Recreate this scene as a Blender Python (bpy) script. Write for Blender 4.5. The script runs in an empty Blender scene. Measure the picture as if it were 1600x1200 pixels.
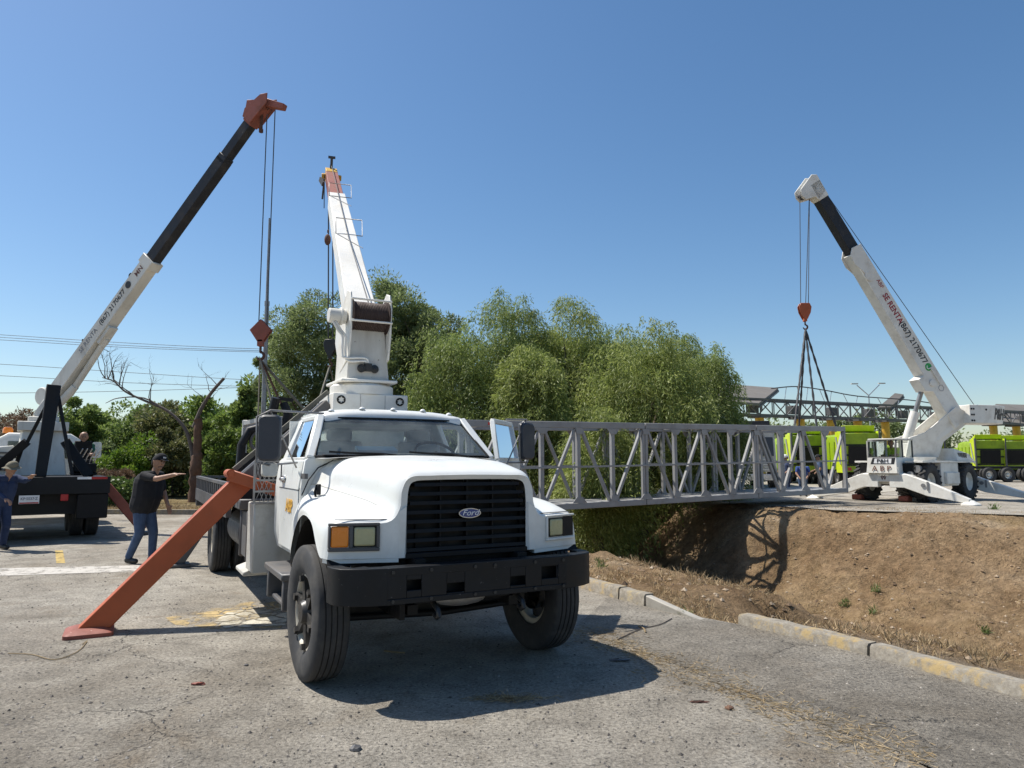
import bpy, bmesh, math, random
import numpy as np
from mathutils import Vector, Matrix, noise
random.seed(7); np.random.seed(7)
SC = bpy.context.scene
COL = SC.collection
R = math.radians

# ------------------------------------------------------------------ camera, sky, sun, exposure
FPX = 1109.0; CAMZ = 1.65; PITCH = math.atan(122.0 / FPX)
cam_d = bpy.data.cameras.new('camera'); cam = bpy.data.objects.new('camera', cam_d); COL.objects.link(cam)
cam.location = (0, 0, CAMZ); cam.rotation_euler = (math.pi / 2 + PITCH, 0, 0)
cam_d.sensor_width = 36; cam_d.lens = 36 * FPX / 1600; cam_d.clip_end = 5000; cam_d.clip_start = .05
SC.camera = cam
SUN_DIR = Vector((-.56, .19, 1.0)).normalized()          # towards the sun
SUN_EL = math.asin(SUN_DIR.z); SUN_AZ = math.atan2(SUN_DIR.x, SUN_DIR.y)
w = bpy.data.worlds.new('World'); SC.world = w; w.use_nodes = True
nt = w.node_tree; bgn = nt.nodes['Background']
sky = nt.nodes.new('ShaderNodeTexSky'); sky.sky_type = 'NISHITA'; sky.sun_disc = False
sky.sun_elevation = SUN_EL; sky.sun_rotation = SUN_AZ
sky.air_density = 1.0; sky.dust_density = .7; sky.ozone_density = 1.9; sky.altitude = 0
hs = nt.nodes.new('ShaderNodeHueSaturation'); hs.inputs['Saturation'].default_value = 1.2; hs.inputs['Hue'].default_value = .498
nt.links.new(sky.outputs[0], hs.inputs['Color']); nt.links.new(hs.outputs[0], bgn.inputs[0]); bgn.inputs[1].default_value = .1
sun_d = bpy.data.lights.new('sun', 'SUN'); sun = bpy.data.objects.new('sun', sun_d); COL.objects.link(sun)
sun_d.energy = 5.0; sun_d.angle = R(.53); sun_d.color = (1, .95, .87)
sun.rotation_euler = (-SUN_DIR).to_track_quat('-Z', 'Y').to_euler(); sun.location = (-20, 10, 40)
SC.view_settings.view_transform = 'Standard'; SC.view_settings.look = 'None'
SC.view_settings.exposure = .42; SC.view_settings.gamma = 1; SC.view_settings.use_curve_mapping = False

# ------------------------------------------------------------------ helpers
def at(px, py, Y):
    """point of the place seen at photo pixel (px,py) at depth Y metres"""
    x = (px - 800) / FPX; u = (600 - py) / FPX
    d = Vector((x, math.cos(PITCH) - u * math.sin(PITCH), math.sin(PITCH) + u * math.cos(PITCH)))
    return Vector((0, 0, CAMZ)) + d * (Y / d.y)

class MB:
    def __init__(s): s.v = []; s.f = []
    def add(s, vs, fs):
        n = len(s.v); s.v += [tuple(p) for p in vs]; s.f += [tuple(i + n for i in f) for f in fs]; return s
    def hexa(s, p):      # 4 bottom + 4 top
        return s.add(p, [(3, 2, 1, 0), (4, 5, 6, 7), (0, 1, 5, 4), (1, 2, 6, 5), (2, 3, 7, 6), (3, 0, 4, 7)])
    def box(s, c, d, rot=None):
        x, y, z = d[0] / 2, d[1] / 2, d[2] / 2
        ps = [Vector(q) for q in ((-x, -y, -z), (x, -y, -z), (x, y, -z), (-x, y, -z), (-x, -y, z), (x, -y, z), (x, y, z), (-x, y, z))]
        if rot is not None: ps = [rot @ q for q in ps]
        return s.hexa([q + Vector(c) for q in ps])
    def bb(s, x0, x1, y0, y1, z0, z1): return s.box(((x0 + x1) / 2, (y0 + y1) / 2, (z0 + z1) / 2), (x1 - x0, y1 - y0, z1 - z0))
    def beam(s, p0, p1, w, h, up=(0, 0, 1), w1=None, h1=None):
        p0, p1 = Vector(p0), Vector(p1); d = (p1 - p0).normalized(); up = Vector(up)
        if abs(d.dot(up)) > .995: up = Vector((1, 0, 0))
        a = d.cross(up).normalized(); b = a.cross(d).normalized()
        w1 = w if w1 is None else w1; h1 = h if h1 is None else h1
        r0 = [p0 + a * (i * w / 2) + b * (j * h / 2) for i, j in ((-1, -1), (1, -1), (1, 1), (-1, 1))]
        r1 = [p1 + a * (i * w1 / 2) + b * (j * h1 / 2) for i, j in ((-1, -1), (1, -1), (1, 1), (-1, 1))]
        return s.hexa(r0 + r1)
    def tube(s, pts, r, seg=8, cap=True):
        pts = [Vector(p) for p in pts]; n = len(pts)
        rs = r if isinstance(r, (list, tuple)) else [r] * n
        rings = []; prev = None
        for i, p in enumerate(pts):
            t = (pts[min(i + 1, n - 1)] - pts[max(i - 1, 0)]).normalized()
            if prev is None:
                ref = Vector((0, 0, 1)) if abs(t.z) < .9 else Vector((1, 0, 0))
                a = t.cross(ref).normalized()
            else:
                a = (prev - t * prev.dot(t)).normalized()
            prev = a; b = t.cross(a)
            rings.append([p + (a * math.cos(k * 2 * math.pi / seg) + b * math.sin(k * 2 * math.pi / seg)) * rs[i] for k in range(seg)])
        return s.loft(rings, True, cap)
    def cyl(s, p0, p1, r, seg=16, r1=None): return s.tube([p0, p1], [r, r if r1 is None else r1], seg)
    def loft(s, rings, closed=True, cap=False):
        m = len(rings[0]); vs = [p for r in rings for p in r]; fs = []
        for i in range(len(rings) - 1):
            for k in range(m if closed else m - 1):
                k2 = (k + 1) % m; fs.append((i * m + k, i * m + k2, (i + 1) * m + k2, (i + 1) * m + k))
        if cap: fs.append(tuple(range(m - 1, -1, -1))); fs.append(tuple((len(rings) - 1) * m + k for k in range(m)))
        return s.add(vs, fs)
    def prism(s, poly, vec):
        vec = Vector(vec); poly = [Vector(p) for p in poly]; n = len(poly)
        fs = [tuple(range(n - 1, -1, -1)), tuple(range(n, 2 * n))] + [(k, (k + 1) % n, n + (k + 1) % n, n + k) for k in range(n)]
        return s.add(poly + [p + vec for p in poly], fs)
    def lathe(s, prof, org=(0, 0, 0), axis=(0, 1, 0), seg=32, closed=False):
        """prof: (radius, offset along axis)"""
        ax = Vector(axis).normalized(); ref = Vector((0, 0, 1)) if abs(ax.z) < .9 else Vector((1, 0, 0))
        a = ax.cross(ref).normalized(); b = ax.cross(a); org = Vector(org)
        rings = [[org + ax * t + (a * math.cos(2 * math.pi * k / seg) + b * math.sin(2 * math.pi * k / seg)) * r for k in range(seg)] for r, t in prof]
        if closed: rings.append(rings[0])
        return s.loft(rings, True, False)
    def ball(s, c, r, seg=12, sc=(1, 1, 1), n=8):
        c = Vector(c); rings = []
        for i in range(n + 1):
            th = math.pi * i / n; rr = max(math.sin(th), .001)
            rings.append([c + Vector((math.cos(2 * math.pi * k / seg) * rr * r * sc[0], math.sin(2 * math.pi * k / seg) * rr * r * sc[1], -math.cos(th) * r * sc[2])) for k in range(seg)])
        return s.loft(rings, True, False)
    def build(s, name, mat, parent=None, smooth=35, bevel=0, seg=1, kind=None):
        me = bpy.data.meshes.new(name); me.from_pydata(s.v, [], s.f); me.update()
        bm = bmesh.new(); bm.from_mesh(me); bmesh.ops.recalc_face_normals(bm, faces=bm.faces); bm.to_mesh(me); bm.free()
        if mat is not None: me.materials.append(mat)
        if smooth:
            me.polygons.foreach_set('use_smooth', [True] * len(me.polygons)); me.set_sharp_from_angle(angle=R(smooth))
        o = bpy.data.objects.new(name, me); COL.objects.link(o)
        if parent is not None: o.parent = parent
        if bevel:
            b = o.modifiers.new('bevel', 'BEVEL'); b.width = bevel; b.segments = seg; b.limit_method = 'ANGLE'; b.angle_limit = R(40)
        if kind: o['kind'] = kind
        return o

def tag(o, label=None, cat=None, group=None, kind=None):
    if label: o['label'] = label
    if cat: o['category'] = cat
    if group: o['group'] = group
    if kind: o['kind'] = kind
    return o
def thing(name, label, cat, loc=(0, 0, 0), rz=0, group=None):
    o = bpy.data.objects.new(name, None); COL.objects.link(o); o.empty_display_size = .2
    o.location = loc; o.rotation_euler = (0, 0, rz)
    return tag(o, label, cat, group)
def copy_tree(o, parent=None):
    c = o.copy(); COL.objects.link(c); c.parent = parent
    for ch in list(o.children): copy_tree(ch, c)
    return c
def text(body, size, m, parent, mtx, shear=0, bold=.0, sx=1.0, align='CENTER', name='lettering', extrude=.002):
    cu = bpy.data.curves.new(name, 'FONT'); cu.body = body; cu.size = size; cu.shear = shear; cu.offset = bold * size
    cu.align_x = align; cu.align_y = 'CENTER'; cu.extrude = extrude; cu.resolution_u = 3
    t = bpy.data.objects.new('tmp_text', cu); me = bpy.data.meshes.new_from_object(t)
    bpy.data.objects.remove(t); bpy.data.curves.remove(cu)
    me.transform(mtx @ Matrix.Diagonal((sx, 1, 1, 1))); me.materials.clear(); me.materials.append(m); me.name = name
    o = bpy.data.objects.new(name, me); COL.objects.link(o); o.parent = parent; return o
def frame(org, xd, yd):
    x = Vector(xd).normalized(); z = x.cross(Vector(yd)).normalized(); y = z.cross(x)
    m = Matrix((x, y, z)).transposed().to_4x4(); m.translation = Vector(org); return m
def cr(pts, n):
    """Catmull-Rom through tuples"""
    P = [np.array(p, float) for p in pts]; out = []
    P = [2 * P[0] - P[1]] + P + [2 * P[-1] - P[-2]]
    for i in range(1, len(P) - 2):
        for k in range(n):
            t = k / n; a, b, c, d = P[i - 1:i + 3]
            out.append(.5 * ((2 * b) + (c - a) * t + (2 * a - 5 * b + 4 * c - d) * t * t + (3 * b - a - 3 * c + d) * t ** 3))
    out.append(P[-2]); return out

# ------------------------------------------------------------------ materials
def nmat(name):
    m = bpy.data.materials.new(name); m.use_nodes = True; n = m.node_tree
    return m, n, n.nodes['Principled BSDF']
def N(n, t, **k):
    x = n.nodes.new(t)
    for a, b in k.items():
        if a == 'inp':
            for q, v in b.items(): x.inputs[q].default_value = v
        else: setattr(x, a, b)
    return x
def ramp(n, pts):
    r = n.nodes.new('ShaderNodeValToRGB'); e = r.color_ramp.elements
    while len(e) < len(pts): e.new(.5)
    for q, (p, c) in zip(e, pts): q.position = p; q.color = (c[0], c[1], c[2], 1) if not isinstance(c, (int, float)) else (c, c, c, 1)
    return r
def noise_n(n, scale, detail=4, rough=.55, coord=None, dist=0):
    x = N(n, 'ShaderNodeTexNoise', inp={'Scale': scale, 'Detail': detail, 'Roughness': rough, 'Distortion': dist})
    if coord is not None: n.links.new(coord, x.inputs['Vector'])
    return x
def mix(n, fac, a, b, blend='MIX'):
    m = n.nodes.new('ShaderNodeMix'); m.data_type = 'RGBA'; m.blend_type = blend
    for s, v in (('Factor', fac), ('A', a), ('B', b)):
        sock = [i for i in m.inputs if i.name == s and (i.type == 'VALUE' if s == 'Factor' else i.type == 'RGBA')][0]
        if hasattr(v, 'is_linked') or hasattr(v, 'links'): n.links.new(v, sock)
        elif s == 'Factor': sock.default_value = v
        else: sock.default_value = (v[0], v[1], v[2], 1)
    return [o for o in m.outputs if o.type == 'RGBA'][0]
def paint(name, col, rough=.4, dirt=(.2, .17, .13), amount=.35, scale=3.0, metal=0, bump=.05, coat=0, chips=None, streak=False, chip=.66):
    m, n, b = nmat(name)
    tc = N(n, 'ShaderNodeTexCoord'); oc = tc.outputs['Object']
    if streak:
        mp = N(n, 'ShaderNodeMapping', inp={'Scale': (1, 1, .25)}); n.links.new(oc, mp.inputs[0]); oc2 = mp.outputs[0]
    else: oc2 = oc
    a = noise_n(n, scale, 8, .65, oc2); r1 = ramp(n, [(.48, 0), (.75, amount)]); n.links.new(a.outputs[0], r1.inputs[0])
    c = mix(n, r1.outputs[0], col, dirt)
    v = noise_n(n, scale * .35, 3, .5, oc); r2 = ramp(n, [(.3, .86), (.7, 1.06)]); n.links.new(v.outputs[0], r2.inputs[0])
    c = mix(n, 1.0, c, r2.outputs[0], 'MULTIPLY')
    if chips:
        h = noise_n(n, scale * 6, 6, .7, oc); r3 = ramp(n, [(chip, 0), (chip + .02, 1)]); n.links.new(h.outputs[0], r3.inputs[0])
        c = mix(n, r3.outputs[0], c, chips)
    n.links.new(c, b.inputs['Base Color'])
    rr = ramp(n, [(.35, max(rough - .1, .02)), (.7, min(rough + .25, 1))]); n.links.new(a.outputs[0], rr.inputs[0]); n.links.new(rr.outputs[0], b.inputs['Roughness'])
    b.inputs['Metallic'].default_value = metal
    if coat: b.inputs['Coat Weight'].default_value = coat; b.inputs['Coat Roughness'].default_value = .12
    if bump:
        bp = N(n, 'ShaderNodeBump', inp={'Strength': bump, 'Distance': .01}); f = noise_n(n, 40, 4, .6, oc); n.links.new(f.outputs[0], bp.inputs['Height']); n.links.new(bp.outputs[0], b.inputs['Normal'])
    return m
def glass(name, tint, gloss=.06, rough=.02, glare=0, ior=1.38):
    m, n, b = nmat(name); n.nodes.remove(b)
    t = N(n, 'ShaderNodeBsdfTransparent', inp={'Color': (*tint, 1)}); g = N(n, 'ShaderNodeBsdfGlossy', inp={'Roughness': rough, 'Color': (.9, .95, 1, 1)})
    f = N(n, 'ShaderNodeFresnel', inp={'IOR': ior}); mx = N(n, 'ShaderNodeMixShader')
    n.links.new(f.outputs[0], mx.inputs[0]); n.links.new(t.outputs[0], mx.inputs[1]); n.links.new(g.outputs[0], mx.inputs[2])
    if glare:  # pale diffuse film painted in for white sky reflection on the pane
        df = N(n, 'ShaderNodeBsdfDiffuse', inp={'Color': (.55, .60, .58, 1)}); tc = N(n, 'ShaderNodeTexCoord'); a = noise_n(n, 3.5, 6, .65, tc.outputs['Object']); rp = ramp(n, [(.3, glare * .4), (.7, glare * 1.6)]); n.links.new(a.outputs[0], rp.inputs[0])
        m2 = N(n, 'ShaderNodeMixShader'); n.links.new(rp.outputs[0], m2.inputs[0]); n.links.new(mx.outputs[0], m2.inputs[1]); n.links.new(df.outputs[0], m2.inputs[2]); mx = m2
    n.links.new(mx.outputs[0], n.nodes['Material Output'].inputs[0]); return m
def leafmat(name, c1, c2, c3, trans=.35, rough=.55):
    m, n, b = nmat(name)
    g = N(n, 'ShaderNodeNewGeometry'); rp = ramp(n, [(0, c1), (.5, c2), (1, c3)]); n.links.new(g.outputs['Random Per Island'], rp.inputs[0])
    tc = N(n, 'ShaderNodeTexCoord'); a = noise_n(n, .55, 3, .5, tc.outputs['Object']); r2 = ramp(n, [(.3, .72), (.7, 1.3)]); n.links.new(a.outputs[0], r2.inputs[0])
    c = mix(n, 1.0, rp.outputs[0], r2.outputs[0], 'MULTIPLY')
    n.links.new(c, b.inputs['Base Color']); b.inputs['Roughness'].default_value = rough
    t = N(n, 'ShaderNodeBsdfTranslucent'); n.links.new(c, t.inputs[0]); mx = N(n, 'ShaderNodeMixShader', inp={0: trans})
    n.links.new(b.outputs[0], mx.inputs[1]); n.links.new(t.outputs[0], mx.inputs[2]); n.links.new(mx.outputs[0], n.nodes['Material Output'].inputs[0])
    return m

M = {}
M['white'] = paint('white_truck_paint', (.74, .75, .72), .36, (.36, .32, .25), .42, 2.6, coat=.2, bump=.03, chips=(.10, .09, .08), chip=.735)
M['crane_white'] = paint('crane_white_paint', (.76, .74, .68), .45, (.36, .30, .22), .45, 2.5, chips=None)
M['crane_white_old'] = paint('old_white_paint', (.66, .64, .58), .5, (.30, .25, .19), .6, 3.0, chips=(.12, .08, .05), streak=True)
M['grey_white'] = paint('grey_white_steel', (.50, .49, .45), .55, (.22, .19, .15), .6, 4)
M['black'] = paint('black_paint', (.013, .014, .016), .5, (.05, .045, .04), .3, 4)
M['bumper'] = paint('bumper_black', (.012, .013, .015), .42, (.04, .037, .034), .4, 5, chips=(.09, .085, .08))
M['plastic'] = paint('black_plastic', (.010, .010, .011), .5, (.035, .032, .03), .4, 8)
M['navy'] = paint('dark_mirror_shell', (.03, .034, .045), .4, (.1, .1, .1), .25, 4)
M['grey_dark'] = paint('dark_grey_steel', (.085, .085, .088), .5, (.16, .13, .10), .5, 4, chips=(.2, .18, .16))
M['truss'] = paint('truss_grey_paint', (.30, .30, .30), .45, (.20, .165, .135), .45, 2.5, chips=(.20, .12, .08))
M['orange'] = paint('orange_red_paint', (.40, .085, .024), .52, (.22, .08, .04), .5, 3, chips=(.30, .12, .06))
M['red_steel'] = paint('weathered_red_paint', (.27, .075, .048), .6, (.14, .07, .055), .6, 4, chips=(.5, .3, .25))
M['yellow_steel'] = paint('yellow_paint', (.62, .36, .03), .5, (.25, .15, .05), .5, 4)
M['lime_sunlit'] = paint('sunlit_lime_paint', (.55, .68, .012), .42, (.25, .28, .03), .4, 1.2)  # the lime paint again, its colour lightened for faces in the sun
M['lime'] = paint('lime_green_paint', (.27, .40, .008), .42, (.11, .13, .02), .6, 1.2)
M['boom_black'] = paint('boom_dark_paint', (.028, .03, .036), .5, (.12, .11, .10), .4, 3, chips=(.2, .19, .17))
M['rubber'] = paint('tyre_rubber', (.035, .035, .036), .8, (.13, .12, .105), .55, 6, bump=.15)
M['rim'] = paint('old_white_rim', (.55, .50, .40), .55, (.20, .12, .07), .7, 9)
M['hub'] = paint('black_hub', (.02, .02, .02), .45, (.09, .07, .05), .5, 12)
M['chrome'] = paint('dull_metal', (.55, .55, .55), .3, (.3, .27, .24), .3, 6, metal=.9)
M['steel'] = paint('bare_steel', (.28, .28, .28), .45, (.16, .12, .09), .5, 6, metal=.5)
M['cable'] = paint('wire_rope', (.05, .05, .055), .6, (.1, .09, .08), .3, 8)
M['sling'] = paint('webbing_sling', (.16, .15, .12), .85, (.08, .07, .06), .4, 8)
M['rust'] = paint('rusty_steel', (.10, .045, .03), .8, (.05, .03, .025), .6, 8)
M['drum'] = paint('dark_rope_drum', (.05, .03, .024), .8, (.03, .02, .018), .5, 8)
M['glass'] = glass('windscreen_glass', (.76, .86, .83), glare=.10, ior=1.5)
M['glass_dark'] = glass('side_glass', (.55, .60, .60))
M['glass_clear'] = glass('cab_glass', (.86, .9, .9))
M['interior'] = paint('cab_interior', (.22, .23, .22), .8, (.10, .10, .10), .3, 4)
M['seat'] = paint('grey_seat_cloth', (.32, .34, .35), .9, (.16, .16, .16), .3, 6)
M['paper'] = paint('blue_paper', (.35, .62, .72), .8, (.3, .5, .6), .2, 8, bump=0)
M['amber'] = paint('amber_lens', (.85, .24, .01), .25, (.5, .12, .01), .3, 5, bump=0, coat=.5)
M['lens'] = paint('yellowed_lens', (.42, .40, .22), .3, (.25, .23, .12), .4, 12, bump=.1, coat=.4)
M['red_lens'] = paint('red_lens', (.45, .02, .02), .3, (.2, .02, .02), .3, 5, bump=0)
M['blue_badge'] = paint('blue_enamel', (.015, .05, .22), .25, (.02, .04, .12), .2, 8, bump=0, coat=.5)
M['txt_red'] = paint('red_lettering', (.32, .02, .03), .5, (.3, .05, .05), .2, 8, bump=0)
M['txt_black'] = paint('black_lettering', (.02, .02, .024), .5, (.06, .06, .06), .2, 8, bump=0)
M['txt_gold'] = paint('gold_lettering', (.66, .36, .05), .5, (.4, .25, .05), .2, 8, bump=0)
M['txt_brown'] = paint('brown_lettering', (.16, .07, .05), .5, (.2, .1, .08), .2, 8, bump=0)
M['txt_white'] = paint('white_lettering', (.8, .8, .8), .5, (.6, .6, .6), .2, 8, bump=0)
M['txt_green'] = paint('green_disc', (.02, .33, .07), .5, (.02, .2, .05), .2, 8, bump=0)
M['txt_grey'] = paint('grey_lettering', (.22, .22, .24), .5, (.3, .3, .3), .2, 8, bump=0)
M['roof_grey'] = paint('weathered_roof_sheet', (.17, .155, .135), .7, (.10, .09, .08), .5, .8)
M['concrete'] = paint('concrete', (.36, .34, .30), .85, (.17, .15, .12), .6, 5, bump=.3)
M['bark'] = paint('bark', (.10, .075, .055), .9, (.05, .035, .025), .7, 9, bump=.5)
M['bark_red'] = paint('reddish_bark', (.14, .075, .045), .9, (.06, .035, .025), .7, 9, bump=.5)
M['bark_dead'] = paint('dead_wood', (.12, .095, .08), .9, (.05, .04, .03), .6, 9, bump=.4)
M['willow'] = leafmat('willow_leaf', (.14, .195, .05), (.215, .275, .075), (.31, .36, .12), .5)
M['willow_y'] = leafmat('yellow_green_willow_leaf', (.17, .22, .05), (.255, .305, .08), (.36, .395, .14), .5)
M['tree_dark'] = leafmat('dark_leaf', (.12, .16, .06), (.18, .23, .085), (.26, .31, .125), .48)
M['bush'] = leafmat('bush_leaf', (.11, .175, .035), (.17, .25, .05), (.25, .32, .08), .45)
M['bush_bright'] = leafmat('bright_bush_leaf', (.09, .17, .015), (.14, .23, .02), (.20, .28, .04), .4)
M['bush_olive'] = leafmat('olive_leaf', (.10, .115, .04), (.155, .17, .06), (.23, .22, .095), .35)
M['green_mid'] = leafmat('mid_green_leaf', (.11, .165, .04), (.175, .24, .06), (.26, .33, .10), .45)
M['straw'] = leafmat('dry_straw', (.24, .17, .085), (.34, .25, .135), (.43, .34, .21), .2, .8)
M['drygrass'] = leafmat('dry_grass', (.24, .16, .08), (.34, .245, .13), (.44, .34, .20), .2, .8)
M['weed'] = leafmat('green_weed', (.07, .12, .03), (.11, .17, .04), (.18, .22, .07), .3)
M['brown_brush'] = leafmat('brown_brush', (.13, .08, .05), (.19, .12, .07), (.26, .18, .11), .2, .8)

def asphalt_mat():
    m, n, b = nmat('worn_asphalt'); tc = N(n, 'ShaderNodeTexCoord'); oc = tc.outputs['Object']
    big = noise_n(n, .35, 5, .6, oc, .6); r1 = ramp(n, [(.28, (.20, .17, .13)), (.47, (.32, .288, .238)), (.55, (.365, .332, .278)), (.75, (.44, .405, .345))]); n.links.new(big.outputs[0], r1.inputs[0])
    mid = noise_n(n, 2.6, 8, .72, oc, .3); r2 = ramp(n, [(.3, .62), (.5, 1.0), (.72, 1.3)]); n.links.new(mid.outputs[0], r2.inputs[0])
    c = mix(n, .9, r1.outputs[0], r2.outputs[0], 'MULTIPLY')
    bro = noise_n(n, .8, 6, .7, oc, .5); rb = ramp(n, [(.55, 0), (.72, .65)]); n.links.new(bro.outputs[0], rb.inputs[0])
    c = mix(n, rb.outputs[0], c, (.20, .15, .095))
    # aggregate
    fine = noise_n(n, 38, 6, .8, oc); r3 = ramp(n, [(.32, .3), (.5, 1.0), (.68, 1.7)]); n.links.new(fine.outputs[0], r3.inputs[0])
    c = mix(n, .8, c, r3.outputs[0], 'MULTIPLY')
    vo = N(n, 'ShaderNodeTexVoronoi', inp={'Scale': 30}); n.links.new(oc, vo.inputs['Vector'])
    rs = ramp(n, [(.08, .8), (.2, 0)]); n.links.new(vo.outputs['Distance'], rs.inputs[0])
    sel = N(n, 'ShaderNodeMath', operation='GREATER_THAN', inp={1: .62}); sp = N(n, 'ShaderNodeSeparateColor'); n.links.new(vo.outputs['Color'], sp.inputs[0]); n.links.new(sp.outputs[0], sel.inputs[0])
    mu = N(n, 'ShaderNodeMath', operation='MULTIPLY'); n.links.new(rs.outputs[0], mu.inputs[0]); n.links.new(sel.outputs[0], mu.inputs[1])
    pc = ramp(n, [(.0, (.05, .045, .04)), (.5, (.14, .12, .10)), (1, (.42, .39, .35))]); n.links.new(sp.outputs[1], pc.inputs[0])
    c = mix(n, mu.outputs[0], c, pc.outputs[0])
    pt = noise_n(n, 30, 5, .7, oc); rpt = ramp(n, [(.57, 0), (.68, .5)]); n.links.new(pt.outputs[0], rpt.inputs[0])
    c = mix(n, rpt.outputs[0], c, (.075, .066, .055))
    # cracks
    dn = noise_n(n, 1.3, 5, .7, oc); av = N(n, 'ShaderNodeMix', data_type='VECTOR'); 
    va = N(n, 'ShaderNodeVectorMath', operation='MULTIPLY_ADD'); n.links.new(dn.outputs['Color'], va.inputs[0]); va.inputs[1].default_value = (.9, .9, .9); n.links.new(oc, va.inputs[2])
    vc = N(n, 'ShaderNodeTexVoronoi', feature='DISTANCE_TO_EDGE', inp={'Scale': .75}); n.links.new(va.outputs[0], vc.inputs['Vector'])
    rc = ramp(n, [(0.002, 1), (.009, 0)]); n.links.new(vc.outputs['Distance'], rc.inputs[0])
    gate = noise_n(n, .5, 2, .5, oc); rg = ramp(n, [(.5, 0), (.62, .6)]); n.links.new(gate.outputs[0], rg.inputs[0])
    mc = N(n, 'ShaderNodeMath', operation='MULTIPLY'); n.links.new(rc.outputs[0], mc.inputs[0]); n.links.new(rg.outputs[0], mc.inputs[1])
    c = mix(n, mc.outputs[0], c, (.05, .045, .04))
    n.links.new(c, b.inputs['Base Color']); b.inputs['Roughness'].default_value = .9; b.inputs['Specular IOR Level'].default_value = .25
    ad0 = N(n, 'ShaderNodeMath', operation='MULTIPLY_ADD', inp={1: -.7}); n.links.new(rpt.outputs[0], ad0.inputs[0]); n.links.new(fine.outputs[0], ad0.inputs[2])
    ad = N(n, 'ShaderNodeMath', operation='MULTIPLY_ADD', inp={1: .5}); n.links.new(mid.outputs[0], ad.inputs[0]); n.links.new(ad0.outputs[0], ad.inputs[2])
    ad2 = N(n, 'ShaderNodeMath', operation='MULTIPLY_ADD', inp={1: .5}); n.links.new(mu.outputs[0], ad2.inputs[0]); n.links.new(ad.outputs[0], ad2.inputs[2])
    ad3 = N(n, 'ShaderNodeMath', operation='MULTIPLY_ADD', inp={1: -1.2}); n.links.new(mc.outputs[0], ad3.inputs[0]); n.links.new(ad2.outputs[0], ad3.inputs[2])
    bp = N(n, 'ShaderNodeBump', inp={'Strength': 1.0, 'Distance': .03}); n.links.new(ad3.outputs[0], bp.inputs['Height']); n.links.new(bp.outputs[0], b.inputs['Normal'])
    return m
M['asphalt'] = asphalt_mat()
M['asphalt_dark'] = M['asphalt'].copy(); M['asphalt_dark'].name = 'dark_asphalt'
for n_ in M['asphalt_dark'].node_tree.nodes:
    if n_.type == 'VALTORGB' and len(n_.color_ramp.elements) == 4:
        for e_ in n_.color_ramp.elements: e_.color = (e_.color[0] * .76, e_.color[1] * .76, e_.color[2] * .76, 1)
def dirt_mat():
    m, n, b = nmat('dirt'); tc = N(n, 'ShaderNodeTexCoord'); oc = tc.outputs['Object']
    at_ = N(n, 'ShaderNodeAttribute', attribute_name='zone'); sp = N(n, 'ShaderNodeSeparateColor'); n.links.new(at_.outputs['Color'], sp.inputs[0])
    big = noise_n(n, .5, 6, .65, oc, .5); r1 = ramp(n, [(.24, (.135, .082, .045)), (.42, (.25, .165, .092)), (.58, (.35, .245, .145)), (.8, (.49, .39, .27))]); n.links.new(big.outputs[0], r1.inputs[0])
    mid = noise_n(n, 5, 8, .75, oc); r2 = ramp(n, [(.28, .42), (.5, 1), (.72, 1.6)]); n.links.new(mid.outputs[0], r2.inputs[0])
    c = mix(n, .9, r1.outputs[0], r2.outputs[0], 'MULTIPLY')
    sn = noise_n(n, 3.2, 7, .75, oc, .4); ms = N(n, 'ShaderNodeMath', operation='MULTIPLY_ADD', inp={1: 1.7, 2: -1.25}); n.links.new(sn.outputs[0], ms.inputs[0])
    ma = N(n, 'ShaderNodeMath', operation='ADD', use_clamp=True); n.links.new(ms.outputs[0], ma.inputs[0]); n.links.new(sp.outputs[0], ma.inputs[1])
    st = noise_n(n, 22, 5, .7, oc); rst = ramp(n, [(.3, (.16, .105, .05)), (.7, (.40, .29, .145))]); n.links.new(st.outputs[0], rst.inputs[0])
    c = mix(n, ma.outputs[0], c, rst.outputs[0])
    gn = noise_n(n, 14, 6, .7, oc); rgc = ramp(n, [(.3, (.14, .12, .10)), (.7, (.27, .245, .21))]); n.links.new(gn.outputs[0], rgc.inputs[0])
    c = mix(n, sp.outputs[1], c, rgc.outputs[0])
    gg = noise_n(n, 9, 5, .7, oc); rgg = ramp(n, [(.3, (.05, .07, .02)), (.7, (.20, .21, .075))]); n.links.new(gg.outputs[0], rgg.inputs[0])
    c = mix(n, sp.outputs[2], c, rgg.outputs[0])
    n.links.new(c, b.inputs['Base Color']); b.inputs['Roughness'].default_value = .95; b.inputs['Specular IOR Level'].default_value = .1
    ad = N(n, 'ShaderNodeMath', operation='MULTIPLY_ADD', inp={1: .25}); n.links.new(st.outputs[0], ad.inputs[0]); n.links.new(mid.outputs[0], ad.inputs[2])
    bp = N(n, 'ShaderNodeBump', inp={'Strength': 1, 'Distance': .2}); n.links.new(ad.outputs[0], bp.inputs['Height']); n.links.new(bp.outputs[0], b.inputs['Normal'])
    return m
M['dirt'] = dirt_mat()
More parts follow.
